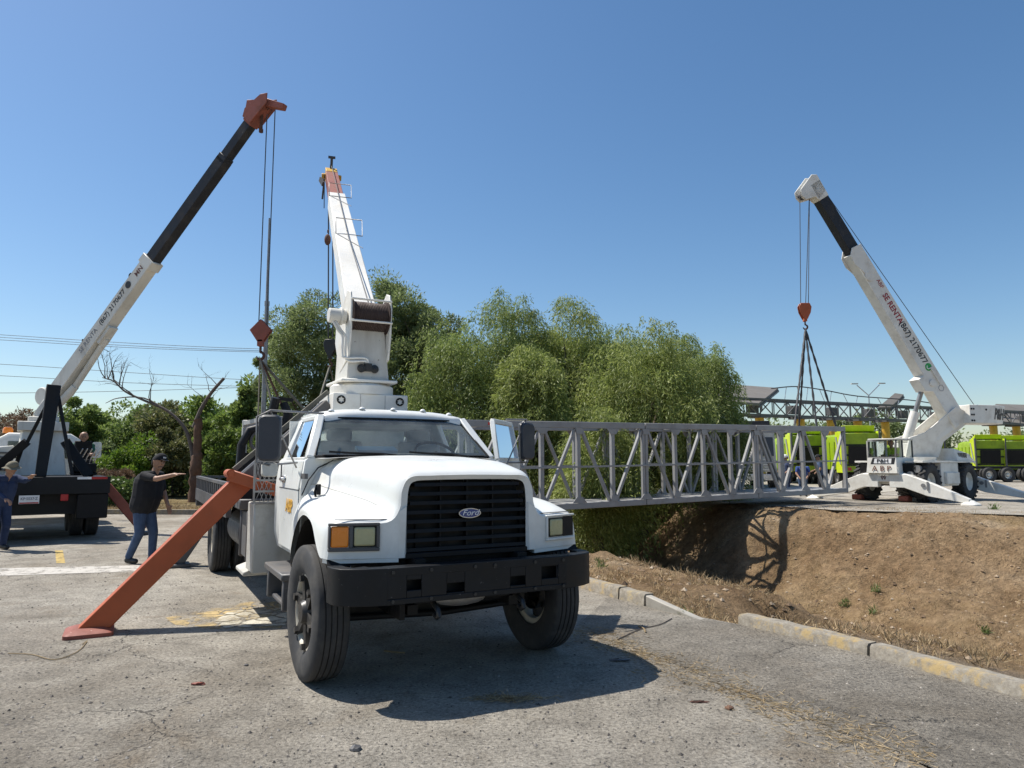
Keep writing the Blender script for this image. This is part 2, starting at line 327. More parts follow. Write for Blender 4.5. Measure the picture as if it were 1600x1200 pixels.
def roadpaint(name, col, thr=.5, crackle=0, scale=4):
    """worn road paint: bare patches show the road below"""
    m, n, b = nmat(name); tc = N(n, 'ShaderNodeTexCoord'); oc = tc.outputs['Object']
    a = noise_n(n, scale, 8, .75, oc, .3); r = ramp(n, [(thr - .08, 0), (thr + .08, 1)]); n.links.new(a.outputs[0], r.inputs[0]); f = r.outputs[0]
    if crackle:
        dn = noise_n(n, 3, 4, .6, oc); va = N(n, 'ShaderNodeVectorMath', operation='MULTIPLY_ADD'); n.links.new(dn.outputs['Color'], va.inputs[0]); va.inputs[1].default_value = (.25, .25, .25); n.links.new(oc, va.inputs[2])
        v = N(n, 'ShaderNodeTexVoronoi', feature='DISTANCE_TO_EDGE', inp={'Scale': crackle}); n.links.new(va.outputs[0], v.inputs['Vector'])
        rv = ramp(n, [(.03, 0), (.07, 1)]); n.links.new(v.outputs['Distance'], rv.inputs[0])
        mu = N(n, 'ShaderNodeMath', operation='MULTIPLY'); n.links.new(f, mu.inputs[0]); n.links.new(rv.outputs[0], mu.inputs[1]); f = mu.outputs[0]
    g = noise_n(n, 60, 4, .7, oc); rg = ramp(n, [(.3, .7), (.7, 1.1)]); n.links.new(g.outputs[0], rg.inputs[0])
    c = mix(n, 1, col, rg.outputs[0], 'MULTIPLY'); n.links.new(c, b.inputs['Base Color']); b.inputs['Roughness'].default_value = .85
    n.links.new(f, b.inputs['Alpha']); return m
M['line_white'] = roadpaint('white_road_paint', (.50, .47, .42), .42)
M['line_yellow'] = roadpaint('yellow_road_paint', (.50, .36, .12), .45)
M['patch_yellow'] = roadpaint('crazed_yellow_paint', (.50, .37, .17), .50, 4.2, 2.2)
M['patch_cream'] = roadpaint('crazed_cream_paint', (.55, .51, .41), .47, 4.2, 2.0)
def kerbmat(name, col, thr):
    m, n, b = nmat(name); tc = N(n, 'ShaderNodeTexCoord'); oc = tc.outputs['Object']
    a = noise_n(n, 5, 8, .75, oc); r = ramp(n, [(thr - .06, 0), (thr + .06, 1)]); n.links.new(a.outputs[0], r.inputs[0])
    g = noise_n(n, 14, 8, .75, oc); rg = ramp(n, [(.25, (.12, .105, .085)), (.5, (.235, .21, .17)), (.75, (.36, .335, .285))]); n.links.new(g.outputs[0], rg.inputs[0])
    c = mix(n, r.outputs[0], rg.outputs[0], col); n.links.new(c, b.inputs['Base Color']); b.inputs['Roughness'].default_value = .9
    bp = N(n, 'ShaderNodeBump', inp={'Strength': .6, 'Distance': .02}); n.links.new(g.outputs[0], bp.inputs['Height']); n.links.new(bp.outputs[0], b.inputs['Normal']); return m
for k_ in ('black', 'bumper', 'plastic', 'boom_black'): M[k_].node_tree.nodes['Principled BSDF'].inputs['Specular IOR Level'].default_value = .22
M['kerb'] = kerbmat('kerb_concrete', (.36, .29, .16), .56)
M['kerb_yellow'] = kerbmat('kerb_worn_yellow', (.36, .265, .125), .555)
# ------------------------------------------------------------------ terrain, road, yard, kerbs
KP = [(-12, 11.6), (-5, 8.5), (0, 6.0), (3.2, 4.5), (5.04, 3.64), (6.51, 2.94), (7.44, 2.35), (8.39, 1.51), (9.48, .94), (12, -.37), (22, -5.6), (60, -25.5)]
KY = np.array([p[0] for p in KP]); KX = np.array([p[1] for p in KP])
def xk(Y): return np.interp(Y, KY, KX)
def yv(X): return 22.6 + np.maximum(0, (-6 - X)) * .045
def sstep(a, b, x):
    t = np.clip((x - a) / (b - a), 0, 1); return t * t * (3 - 2 * t)
def s_of(X, Y): return (X - xk(Y)) * .885
def s_top(Y): return np.clip(12.7 + (21.4 - Y) * 1.25, 12.2, 18.5)
def s_toe(Y): return np.clip(8.4 + .27 * (Y - 12.3), 7.2, 9.6)
PLAT = .20
def height(X, Y, nz=True):
    X = np.asarray(X, float); Y = np.asarray(Y, float)
    s = s_of(X, Y)
    lip = .55 + 1.15 * sstep(8.7, 9.6, Y) - .55 * sstep(7.35, 7.65, Y) * (1 - sstep(8.3, 8.8, Y))
    gapm = sstep(7.4, 7.6, Y) * (1 - sstep(8.3, 8.45, Y)); near = .03 - .06 * gapm - 2.03 * sstep(0, 1, (s - lip) / 4.4 + .0)
    far = -2.0 + (2.0 + PLAT) * sstep(0, 1, (s - s_toe(Y)) / (s_top(Y) - s_toe(Y)) * .92 + .04)
    z = np.where(s < s_toe(Y), near, np.maximum(near, far))
    z = np.where(s > s_top(Y) , PLAT, z)
    fade = sstep(30, 48, Y); z = z * (1 - fade) + np.where(s > 6, PLAT, .15) * fade
    verge = .12 + .25 * sstep(26, 40, Y)
    left = (s < 0) & (Y > yv(X)); z = np.where(left, verge, z)
    road = (s < np.where(gapm > .5, -.03, .13)) & (Y < yv(X) - .05); z = np.where(road, -.3, z)
    return z, s, road
def axis(parts):
    out = []
    for a, b, st in parts: out += list(np.arange(a, b, st))
    return np.array(out + [parts[-1][1]])
xs = axis([(-900, -60, 60), (-60, -12, 3), (-12, -2, .6), (-2, 20, .11), (20, 60, 2), (60, 900, 60)])
ys = axis([(-60, -4, 8), (-4, 3.5, .8), (3.5, 24, .11), (24, 27, .3), (27, 60, 1.2), (60, 140, 8), (140, 1500, 85)])
GX, GY = np.meshgrid(xs, ys); GZ, GS, GR = height(GX, GY)
fine = (GX > -3) & (GX < 21) & (GY > 3) & (GY < 30) & (~GR)
bank = sstep(.3, 3, GS) * (1 - sstep(0, 1.2, GS - s_top(GY)))
zone = np.zeros(GX.shape + (4,), np.float32); zone[..., 3] = 1
for i, j in zip(*np.nonzero(fine)):
    p = Vector((GX[i, j], GY[i, j], 0)); b_ = bank[i, j]; gu = abs(noise.noise(Vector((GX[i, j] * .9 + GY[i, j] * .35, GY[i, j] * .22, 7))))
    nb = noise.fractal(p * .45, 1, 2, 4); ns = noise.fractal(p * 2.6, .9, 2, 4)
    GZ[i, j] += b_ * (.26 * nb + .075 * ns + .03 * noise.noise(p * 8) - .10 * max(0, .22 - gu) / .22) + (1 - b_) * .025 * ns
straw = .55 * (1 - sstep(.4, 3.5, GS)) * (GS > .2) + .45 * (1 - sstep(0, 1.6, np.abs(GS - s_toe(GY) + .3))) * (GX > 6.5) + .6 * sstep(12.5, 16, GS) * (GY < 22)
straw += .55 * sstep(.45, .8, .5 + .5 * np.sin(GX * .9 + 1.3 * np.sin(GY * .7))) * bank * (GX > 7)
straw += .5 * ((GS < 0) & (GY > yv(GX)) & (GY < 30))
grey = .75 * sstep(.05, .12, GS) * (1 - sstep(.25, .7, GS)) * (GY < 7.3)
green = .75 * sstep(29, 34, GY) + .35 * ((GS < 0) & (GY > yv(GX)))
zone[..., 0] = np.clip(straw, 0, 1); zone[..., 1] = np.clip(grey, 0, 1); zone[..., 2] = np.clip(green, 0, 1)
def grid_obj(name, GX, GY, GZ, mat, zone=None, keep=None):
    ny, nx = GX.shape; v = np.stack([GX, GY, GZ], -1).reshape(-1, 3)
    idx = np.arange(nx * ny).reshape(ny, nx); q = np.stack([idx[:-1, :-1], idx[:-1, 1:], idx[1:, 1:], idx[1:, :-1]], -1).reshape(-1, 4)
    me = bpy.data.meshes.new(name); me.from_pydata(v.tolist(), [], q.tolist()); me.update()
    if zone is not None:
        a = me.color_attributes.new('zone', 'FLOAT_COLOR', 'POINT'); a.data.foreach_set('color', zone.reshape(-1))
    me.polygons.foreach_set('use_smooth', [True] * len(me.polygons)); me.materials.append(mat)
    o = bpy.data.objects.new(name, me); COL.objects.link(o); return o
tag(grid_obj('ground', GX, GY, GZ, M['dirt'], zone), kind='structure')
def hz(x, y):
    """height of what lies underfoot at x,y"""
    z, s, road = height(x, y); z = float(z)
    if bool(road): return 0.0
    if float(s) > float(s_top(y)) + 1.0: return .225
    return z
def sheet(name, pts, mat, z, parent=None, kind='structure'):
    me = bpy.data.meshes.new(name); bm = bmesh.new(); vs = [bm.verts.new((x, y, z)) for x, y in pts]; f = bm.faces.new(vs)
    if f.normal.z < 0: f.normal_flip()
    bmesh.ops.triangulate(bm, faces=[f]); bm.to_mesh(me); bm.free(); me.materials.append(mat)
    for p in me.polygons:
        if p.normal.z < 0: p.flip()
    o = bpy.data.objects.new(name, me); COL.objects.link(o); o.parent = parent
    if kind: o['kind'] = kind
    return o
def at_ground(px, py, z=0):
    x = (px - 800) / FPX; u = (600 - py) / FPX
    d = Vector((x, math.cos(PITCH) - u * math.sin(PITCH), math.sin(PITCH) + u * math.cos(PITCH)))
    k = (z - CAMZ) / d.z; return (d.x * k, d.y * k)
kl = [(float(xk(y)), y) for y in np.concatenate([np.arange(-12, 9, .5), np.arange(9, 22.7, 1.5)])]
road = sheet('road', kl + [(-6.1, 22.6), (-80, 25.9), (-80, -12)], M['asphalt'], 0)
yl = [(float(xk(y) + (s_top(y) + .9 + .25 * math.sin(y * 1.7)) / .885), y) for y in np.arange(2, 60, 1.5)]
M['asphalt_yard'] = M['asphalt'].copy(); M['asphalt_yard'].name = 'yard_asphalt'
sheet('yard_pavement', yl + [(yl[-1][0] - 2, 150), (160, 150), (160, 2)], M['asphalt_yard'], .225)
sd_ = [at_ground(px, py) for px, py in ((905, 975), (960, 1003), (1010, 1020), (1075, 1044), (1130, 1075), (1200, 1098), (1275, 1130), (1345, 1152), (1440, 1195), (1530, 1235), (1650, 1300))]; sx_ = []
for (xa, ya), (xb, yb) in zip(sd_[:-1], sd_[1:]):
    for k in range(6): t = k / 6; sx_.append((xa + (xb - xa) * t + random.uniform(-.03, .03), ya + (yb - ya) * t + random.uniform(-.04, .04)))
kk_ = [(float(xk(y)) - .004, float(y)) for y in np.arange(sx_[-1][1], 9.2, .25)]
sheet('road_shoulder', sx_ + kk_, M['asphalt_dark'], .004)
# painted markings
def mark(name, pix, mat, z): return sheet(name, [tuple(at_ground(px, py)) for px, py in pix], mat, z, kind='structure')
mark('stop_line', [(-60, 889), (60, 887), (250, 883), (250, 892), (60, 898), (-60, 902)], M['line_white'], .004)
mark('lane_dash', [(86, 860), (98, 860), (102, 880), (88, 880)], M['line_yellow'], .004)
mark('worn_yellow_marking', [(255, 966), (300, 957), (345, 948), (385, 941), (440, 940), (444, 962), (444, 982), (380, 982), (330, 983), (275, 977)], M['patch_yellow'], .004)
mark('worn_cream_marking', [(335, 972), (355, 958), (400, 950), (448, 950), (448, 978), (400, 980), (350, 982)], M['patch_cream'], .008)
# kerb beside the ditch, in cast lengths
kerb = thing('kerb', None, None); kerb['kind'] = 'structure'
def kerb_run(y0, y1, step, h, parent, wd=.17, mats=('kerb', 'kerb_yellow')):
    y = y0; k = 0
    while y > y1 + .05:
        ye = max(y1, y - step * random.uniform(.8, 1.2)); a = Vector((float(xk(y - .012)), y - .012, 0)); b = Vector((float(xk(ye + .012)), ye + .012, 0))
        d = (b - a).normalized(); n_ = Vector((-d.y, d.x, 0)); hh = h + random.uniform(-.012, .008)
        if n_.x < 0: n_ = -n_
        m = MB(); ring = lambda p, dz: [p + n_ * -.01 + Vector((0, 0, -.15)), p + n_ * .015 + Vector((0, 0, hh - .02 + dz)), p + n_ * .035 + Vector((0, 0, hh + dz)), p + n_ * (wd - .02) + Vector((0, 0, hh + dz)), p + n_ * wd + Vector((0, 0, -.15))]
        L = (b - a).length; ns = max(2, int(L / .12)); rs = [ring(a.lerp(b, i / ns), random.uniform(-.007, .006)) for i in range(ns + 1)]
        m.loft(rs, True, True); m.build('kerb_stone', M[mats[k % 2 if random.random() < .85 else 1]], parent, 40); y = ye; k += 1
kerb_run(15, 8.38, 1.0, .13, kerb); kerb_run(7.5, -2, 1.1, .105, kerb)
# wing wall at the gap
m = MB(); A = Vector((1.53, 8.36, 0)); B = Vector((1.98, 7.66, 0)); n_ = Vector((.84, .54, 0)) * .09
m.hexa([A + Vector((0, 0, -.7)), B + Vector((0, 0, -.7)), B + n_ + Vector((0, 0, -.7)), A + n_ + Vector((0, 0, -.7)), A + Vector((0, 0, .13)), B + Vector((0, 0, .0)), B + n_ + Vector((0, 0, .0)), A + n_ + Vector((0, 0, .13))])
tag(m.build('wing_wall', M['concrete'], None, 30, .01), 'low sloping concrete wing wall at the gap in the kerb', 'wall')
# far kerb along the verge
fk = thing('far_kerb', None, None); fk['kind'] = 'structure'
for k in range(24):
    x0 = -7 - k * 1.5; x1 = x0 - 1.47; MB().hexa([(x1, yv(x1) - .08, -.1), (x0, yv(x0) - .08, -.1), (x0, yv(x0) + .1, -.1), (x1, yv(x1) + .1, -.1), (x1, yv(x1) - .06, .15), (x0, yv(x0) - .06, .15), (x0, yv(x0) + .1, .15), (x1, yv(x1) + .1, .15)]).build('kerb_stone', M['kerb'], fk, 30)

# ------------------------------------------------------------------ leaf tools
def quads_obj(name, V, mat, parent=None, kind=None):
    """V: (n,4,3) array of quads"""
    n = len(V); me = bpy.data.meshes.new(name); me.vertices.add(n * 4); me.vertices.foreach_set('co', V.astype(np.float32).reshape(-1))
    me.loops.add(n * 4); me.loops.foreach_set('vertex_index', np.arange(n * 4, dtype=np.int32)); me.polygons.add(n)
    me.polygons.foreach_set('loop_start', np.arange(0, n * 4, 4, dtype=np.int32)); me.polygons.foreach_set('loop_total', np.full(n, 4, np.int32))
    me.update(calc_edges=True); me.materials.append(mat)
    o = bpy.data.objects.new(name, me); COL.objects.link(o); o.parent = parent
    if kind: o['kind'] = kind
    return o
def leaf_quads(P, D, L, W, rng):
    n = len(P); D = D / np.linalg.norm(D, axis=1, keepdims=True); rv = rng.normal(size=(n, 3)); S = np.cross(D, rv); S /= np.linalg.norm(S, axis=1, keepdims=True) + 1e-9
    L = np.broadcast_to(L, n)[:, None]; W = np.broadcast_to(W, n)[:, None]
    return np.stack([P, P + D * L * .45 + S * W * .5, P + D * L, P + D * L * .45 - S * W * .5], 1)
def rdir(n, rng):
    v = rng.normal(size=(n, 3)); return v / np.linalg.norm(v, axis=1, keepdims=True)
def trunk_obj(base, H, r, limbs, mat, parent, rng, lean=(0, 0), name='trunk'):
    m = MB(); b = Vector(base); top = b + Vector((lean[0], lean[1], H * .6))
    mid = b.lerp(top, .5) + Vector((rng.uniform(-.15, .15), rng.uniform(-.15, .15), 0))
    m.tube([b - Vector((0, 0, .3)), b + Vector((0, 0, .15)), mid, top], [r * 1.35, r * 1.1, r * .85, r * .55], 9)
    for q in limbs:
        q = Vector(q); s0 = b.lerp(top, rng.uniform(.35, .95)); c = s0.lerp(q, .5) + Vector((0, 0, .12 * (q - s0).length))
        m.tube([s0, c, q], [r * .42, r * .28, r * .08], 6)
    return m.build(name, mat, parent, 60)
def willow(px, top_py, Y, halfw_px, base_z, label, seed, mat='willow', low=None, nclump=58, strands=58, depth=None, group='willow trees behind the footbridge'):
    rng = np.random.default_rng(seed); T = at(px, top_py, Y); hw = halfw_px * Y / FPX; X0 = T.x; zt = T.z; zl = base_z if low is None else low
    t = thing('willow_tree', label, 'tree', (X0, Y, base_z), 0, group)
    cz = (zt + zl) / 2; rz = (zt - zl) / 2; dp = depth or hw
    # clumps on the crown shell, domes in layers
    C = []
    while len(C) < nclump:
        d = rdir(1, rng)[0]; rr = rng.uniform(.5, 1.08) ** .5
        if d[2] < -.75: continue
        wid = .78 + .22 * (1 - abs(d[2]))
        C.append((d[0] * hw * rr * wid, d[1] * dp * rr * wid, cz - base_z + d[2] * rz * rr * 1.0 + .05))
    nbig = len(C)
    while len(C) < nbig + 26:
        d = rdir(1, rng)[0]
        if d[2] < -.2: continue
        rr = rng.uniform(1.0, 1.17); C.append((d[0] * hw * rr, d[1] * dp * rr, cz - base_z + d[2] * rz * rr + .05))
    C = np.array(C); V = []
    for ci, c in enumerate(C):
        small = ci >= nbig
        cr_ = (rng.uniform(.22, .45) if small else rng.choice([.55, .8, 1.0, 1.35]) * rng.uniform(.85, 1.15)) * min(1.0, hw / 2.6); n = int(strands * rng.uniform(.7, 1.3) * (.28 if small else 1))
        d = rdir(n, rng); d[:, 2] = np.abs(d[:, 2]) * .8; S = c + d * cr_ * rng.uniform(.35, 1, (n, 1)) * np.array([1, 1, .75])
        out = d * np.array([1, 1, 0]); Ls = rng.uniform(.6, 2.1, n); K = 17
        tt = np.linspace(0, 1, K)[None, :, None]
        Pp = S[:, None, :] + out[:, None, :] * (.55 * tt ** .7) * Ls[:, None, None] * .55 + np.array([0, 0, -1.0]) * (tt ** 1.35) * Ls[:, None, None]
        Pp = Pp + rng.normal(size=Pp.shape) * .05; P = Pp.reshape(-1, 3)
        D = np.repeat(out, K, 0) * .5 + rng.normal(size=P.shape) * .5 + np.array([0, 0, -.75])
        keep = P[:, 2] > .1 - base_z + (base_z if base_z < 0 else 0) * 0 - 0.0 if False else np.ones(len(P), bool)
        V.append(leaf_quads(P[keep], D[keep], rng.uniform(.10, .22, keep.sum()), rng.uniform(.024, .042, keep.sum()), rng))
    quads_obj('crown', np.concatenate(V), M[mat], t)
    lim = [tuple(c * .85) for c in C[rng.choice(len(C), 14, False)] if c[2] > (zt - base_z) * .3]
    trunk_obj((0, 0, 0), (zt - base_z) * .8, .2, lim, M['bark'], t, rng)
    return t
def leafy(px, top_py, Y, halfw_px, base_z, label, seed, mat, name='leafy_tree', cat='tree', low=None, nclump=40, per=420, ls=(.12, .24), lw=.5, group=None, up=.2, trunk=.14, depth=None, clump=(.5, .95), bark='bark'):
    rng = np.random.default_rng(seed); T = at(px, top_py, Y); hw = halfw_px * Y / FPX; zl = base_z if low is None else low
    t = thing(name, label, cat, (T.x, Y, base_z), 0, group); cz = (T.z + zl) / 2 - base_z; rz = (T.z - zl) / 2; dp = depth or hw
    d = rdir(nclump, rng); rr = rng.uniform(.25, 1, (nclump, 1)) ** .5
    C = d * rr * np.array([hw, dp, rz * 1.04]) * .9 + np.array([0, 0, cz]); V = []
    out_ = rng.uniform(size=nclump) < .18; C[out_] = d[out_] * np.array([hw, dp, rz]) * rng.uniform(1.0, 1.1, (out_.sum(), 1)) + np.array([0, 0, cz])
    for c in C:
        cr_ = rng.uniform(*clump) * rng.choice([.6, .85, 1.0, 1.2]) * min(1.2, max(.35, min(hw, rz) / 2.2)); n = int(per * rng.uniform(.7, 1.3)); e = rdir(n, rng)
        P = c + e * cr_ * (rng.uniform(.15, 1, (n, 1)) ** .5) * np.array([1.05, 1.05, .8]); D = e * .7 + rng.normal(size=e.shape) * .6 + np.array([0, 0, up])
        L = rng.uniform(*ls, n); V.append(leaf_quads(P, D, L, L * lw * rng.uniform(.7, 1.2, n), rng))
    V = np.concatenate(V); V[..., 2] = np.maximum(V[..., 2], .02)
    quads_obj('crown', V, M[mat], t)
    if trunk: trunk_obj((0, 0, 0), (T.z - base_z) * .85, trunk, [tuple(c * .9) for c in C[:12] if c[2] > .3 * (T.z - base_z)], M[bark], t, rng)
    return t

# ------------------------------------------------------------------ trees behind the footbridge
leafy(492, 452, 31, 66, .2, 'tall grey-green tree left of the white truck crane turret', 11, 'tree_dark', nclump=70, per=680, lw=.3, group='tall trees behind the truck', clump=(.6, 1.05), low=.8, ls=(.11, .22))
leafy(604, 412, 33, 62, .2, 'tallest dark tree right behind the white truck boom', 12, 'tree_dark', nclump=75, per=680, lw=.3, group='tall trees behind the truck', clump=(.6, 1.05), low=.8, ls=(.11, .22))
leafy(668, 440, 32, 62, .2, 'dark narrow tree right of the tallest tree', 13, 'tree_dark', nclump=58, per=680, lw=.3, group='tall trees behind the truck', clump=(.55, 1.0), low=.5, ls=(.11, .22))
leafy(620, 500, 35, 70, .2, 'broad lower tree filling the gap right of the white boom', 15, 'tree_dark', nclump=60, per=600, lw=.3, group='tall trees behind the truck', clump=(.6, 1.05), low=.5, ls=(.11, .22))
leafy(436, 500, 33, 40, .2, 'small feathery tree behind the hanging red hook block', 14, 'tree_dark', nclump=45, per=420, lw=.3, group='tall trees behind the truck', clump=(.5, .9), low=.4, ls=(.11, .22))
willow(712, 508, 27, 70, 0, 'low willow between the truck cab roof and the tall willow', 21, 'willow', low=0)
willow(790, 456, 28.5, 62, 0, 'tall willow with a pointed top above the open truck door', 22, 'willow', nclump=60, low=0)
willow(892, 480, 28.5, 62, 0, 'broad willow in the middle of the row with a rounded top', 23, 'willow_y', nclump=60, low=-.3)
willow(835, 545, 25.5, 62, -1, 'front willow hanging down behind the truck hood', 24, 'willow_y', low=-.8)
willow(1000, 520, 26, 92, -1.2, 'wide willow hanging over the middle of the footbridge', 25, 'willow_y', nclump=70, low=-.6, depth=2.6)
willow(850, 520, 31, 70, 0, 'willow filling the gap behind the two middle willows', 28, 'willow', nclump=60, low=.3)
willow(955, 512, 31, 66, 0, 'willow behind the wide front willow, its top showing above', 29, 'willow', nclump=56, low=.3)
willow(1045, 528, 30, 60, 0, 'willow at the back of the right end of the row', 30, 'willow', nclump=52, low=.3)
willow(1098, 546, 27.5, 54, 0, 'rightmost willow beside the left canopy roof', 26, 'willow', nclump=44, low=.2)
willow(935, 640, 22.8, 62, -1.9, 'short drooping willow growing out of the ditch under the footbridge', 27, 'willow_y', nclump=34, low=-1.3, depth=1.4)

# ------------------------------------------------------------------ left background
VZ = .2
leafy(128, 620, 42, 36, VZ, 'small round dark tree behind the left crane turret', 31, 'green_mid', nclump=30, per=420, group='trees on the left verge', low=1.6, ls=(.14, .26))
for i, (px, py, Y, hw, mt, lb) in enumerate([
    (205, 632, 45, 46, 'green_mid', 'dark round tree left of the bare dead tree, half behind its limb'),
    (262, 628, 41, 42, 'bush_olive', 'olive tree directly behind the bare branches of the dead tree'),
    (345, 622, 40, 48, 'bush', 'green tree behind the dead trunk, right of it'),
    (395, 605, 37, 34, 'green_mid', 'dark green tree at the left end of the footbridge'),
    (168, 655, 50, 30, 'green_mid', 'far dark bush beside the small round tree')]):
    leafy(px, py, Y, hw, VZ, lb, 40 + i, mt, nclump=46, per=380, group='trees on the left verge', low=.5, ls=(.16, .3), clump=(.6, 1.1))
leafy(212, 688, 30, 46, VZ, 'bright green bush behind the man in the black shirt', 51, 'bush_bright', 'bush', 'bush', nclump=40, per=420, ls=(.09, .18), trunk=.05, group='bushes on the left verge')
leafy(160, 690, 31, 26, VZ, 'dark bush behind the left truck mirror', 52, 'tree_dark', 'bush', 'bush', nclump=26, per=380, ls=(.09, .18), trunk=.05, group='bushes on the left verge')
leafy(275, 668, 30.5, 42, VZ, 'olive bush at the foot of the dead tree', 53, 'bush_olive', 'bush', 'bush', nclump=42, per=400, ls=(.10, .2), trunk=.05, group='bushes on the left verge')
leafy(352, 655, 30, 44, VZ, 'green bush to the right of the dead trunk', 54, 'bush', 'bush', 'bush', nclump=44, per=420, ls=(.10, .2), trunk=.05, group='bushes on the left verge')
leafy(190, 752, 25.3, 30, .12, 'low broad-leaved ground plant right of the left truck bed', 55, 'weed', 'low_shrub', 'shrub', nclump=26, per=200, ls=(.08, .16), lw=.8, trunk=.02, group=None, depth=.7)
leafy(182, 737, 27, 36, .12, 'mound of dry brown brush behind the low shrub', 56, 'brown_brush', 'brush_mound', 'brush', nclump=26, per=380, ls=(.10, .22), lw=.2, trunk=0, depth=.8)
leafy(20, 650, 36, 55, .2, 'brown hedge-like bank of dry brush at the left edge', 57, 'brown_brush', 'dry_brush', 'brush', nclump=60, per=420, ls=(.1, .24), lw=.25, trunk=0, depth=1.4)
# dead tree
def branch(m, p, d, L, r, depth, rng):
    n = 5; pts = [Vector(p)]; dd = Vector(d).normalized()
    for i in range(n):
        dd = (dd + Vector(rng.normal(size=3) * .16)).normalized(); pts.append(pts[-1] + dd * (L / n))
    m.tube(pts, [r * (1 - .8 * i / n) for i in range(n + 1)], 5 if depth else 7)
    if depth < 3:
        for k in range(3 if depth else 4):
            q = pts[int(rng.integers(2, n + 1))]; side = Vector(rng.normal(size=3)); branch(m, q, dd + side * .7 + Vector((0, 0, .35)), L * rng.uniform(.3, .55), r * .35, depth + 1, rng)
rng = np.random.default_rng(5); DT = at(308, 745, 27.5); DT.z = .15
dt = thing('dead_tree', 'bare dead tree with a cut reddish trunk and long curved limbs', 'tree', DT)
loc = lambda px, py, Y=27.5: at(px, py, Y) - DT
m = MB(); tp_ = cr([tuple(loc(305, 760) + Vector((0, 0, -1.0))), tuple(loc(306, 735)), tuple(loc(309, 700)), tuple(loc(310, 655))], 7); m.tube([Vector(tuple(p)) + Vector((rng.normal() * .02, rng.normal() * .02, 0)) for p in tp_], [(.28 - .13 * min(1, i / 14)) * rng.uniform(.86, 1.16) for i in range(len(tp_))], 11); m.build('trunk', M['bark_red'], dt, 60)
m = MB(); pts = cr([tuple(loc(304, 742)), tuple(loc(299, 700)), tuple(loc(288, 668)), tuple(loc(262, 642)), tuple(loc(226, 626)), tuple(loc(196, 612)), tuple(loc(178, 596)), tuple(loc(160, 590))], 4)
m.tube(pts, [.085 * (1 - .82 * i / (len(pts) - 1)) for i in range(len(pts))], 7)
for f in (.55, .65, .75, .82, .88, .94, .98):
    q = pts[int(f * (len(pts) - 1))]
    for _ in range(2): branch(m, q, (rng.uniform(-.8, .4), rng.uniform(-.3, .3), .7), 1.2, .022, 1, rng)
m.build('limb', M['bark_dead'], dt, 60)
m = MB(); pts = cr([tuple(loc(303, 668)), tuple(loc(314, 640)), tuple(loc(330, 614)), tuple(loc(350, 591))], 4); m.tube(pts, [.09, .09, .085, .08, .08, .075, .07, .07, .065, .065, .06, .06, .06], 7)
for f in (.5, .7, .85): branch(m, pts[int(f * 12)], (-.6, 0, .7), 1.0, .018, 1, rng); branch(m, pts[int(f * 12)], (.5, .2, .5), .7, .015, 2, rng)
m.build('limb', M['bark_dead'], dt, 60)
m = MB(); pts = cr([tuple(loc(262, 642)), tuple(loc(225, 622)), tuple(loc(185, 622)), tuple(loc(165, 630))], 4); m.tube(pts, [.04 * (1 - .06 * i) for i in range(13)], 6); m.build('limb', M['bark_dead'], dt, 60)
# guard rail beyond the bushes on the left, power cables, slender pole
g = thing('guard_rail', 'dark horizontal steel guard rail far behind the left bushes', 'guard rail', (at(165, 690, 55).x, 55, 0))
for k in range(7): MB().box((-7 + k * 2.3, 0, 1.9), (.12, .12, 3.8)).build('post', M['grey_dark'], g)
for z in (3.1, 3.45, 3.8): MB().box((0, -.1, z), (16, .06, .2)).build('rail', M['grey_dark'], g)
def cable(pxs, Y, label, r=.022):
    pts = cr([tuple(at(px, py, Y)) for px, py in pxs], 6); m = MB(); m.tube(pts, r, 5); o = m.build('power_cable', M['cable'], None, 60); tag(o, label, 'cable', 'overhead power cables')
cable([(-300, 505), (0, 523), (200, 536), (400, 545), (700, 552)], 62, 'topmost overhead power cable crossing the left sky')
cable([(-300, 510), (0, 527), (200, 540), (400, 548), (700, 554)], 62, 'overhead power cable just under the topmost one')
cable([(-300, 514), (0, 531), (200, 543), (400, 550), (700, 557)], 63, 'third overhead power cable of the upper bundle')
cable([(-300, 555), (0, 569), (200, 582), (400, 594), (700, 604)], 64, 'single overhead cable midway down the left sky')
cable([(-300, 574), (0, 587), (200, 598), (400, 604), (700, 610)], 64, 'overhead cable second from the lowest on the left')
cable([(-300, 612), (0, 614), (200, 611), (400, 605), (700, 598)], 64, 'lowest overhead cable just above the left trees')
p0 = at(411, 690, 21); p1 = at(421, 341, 21); m = MB(); m.tube([(p0.x, p0.y, 0), p0.lerp(p1, .62), p0.lerp(p1, .62), p1], [.08, .062, .048, .025], 10); m.tube([p0.lerp(p1, .6), p0.lerp(p1, .62)], .075, 10)
tag(m.build('slender_pole', M['steel'], None, 40), 'slender tapered grey pole standing behind the red hook block', 'pole')
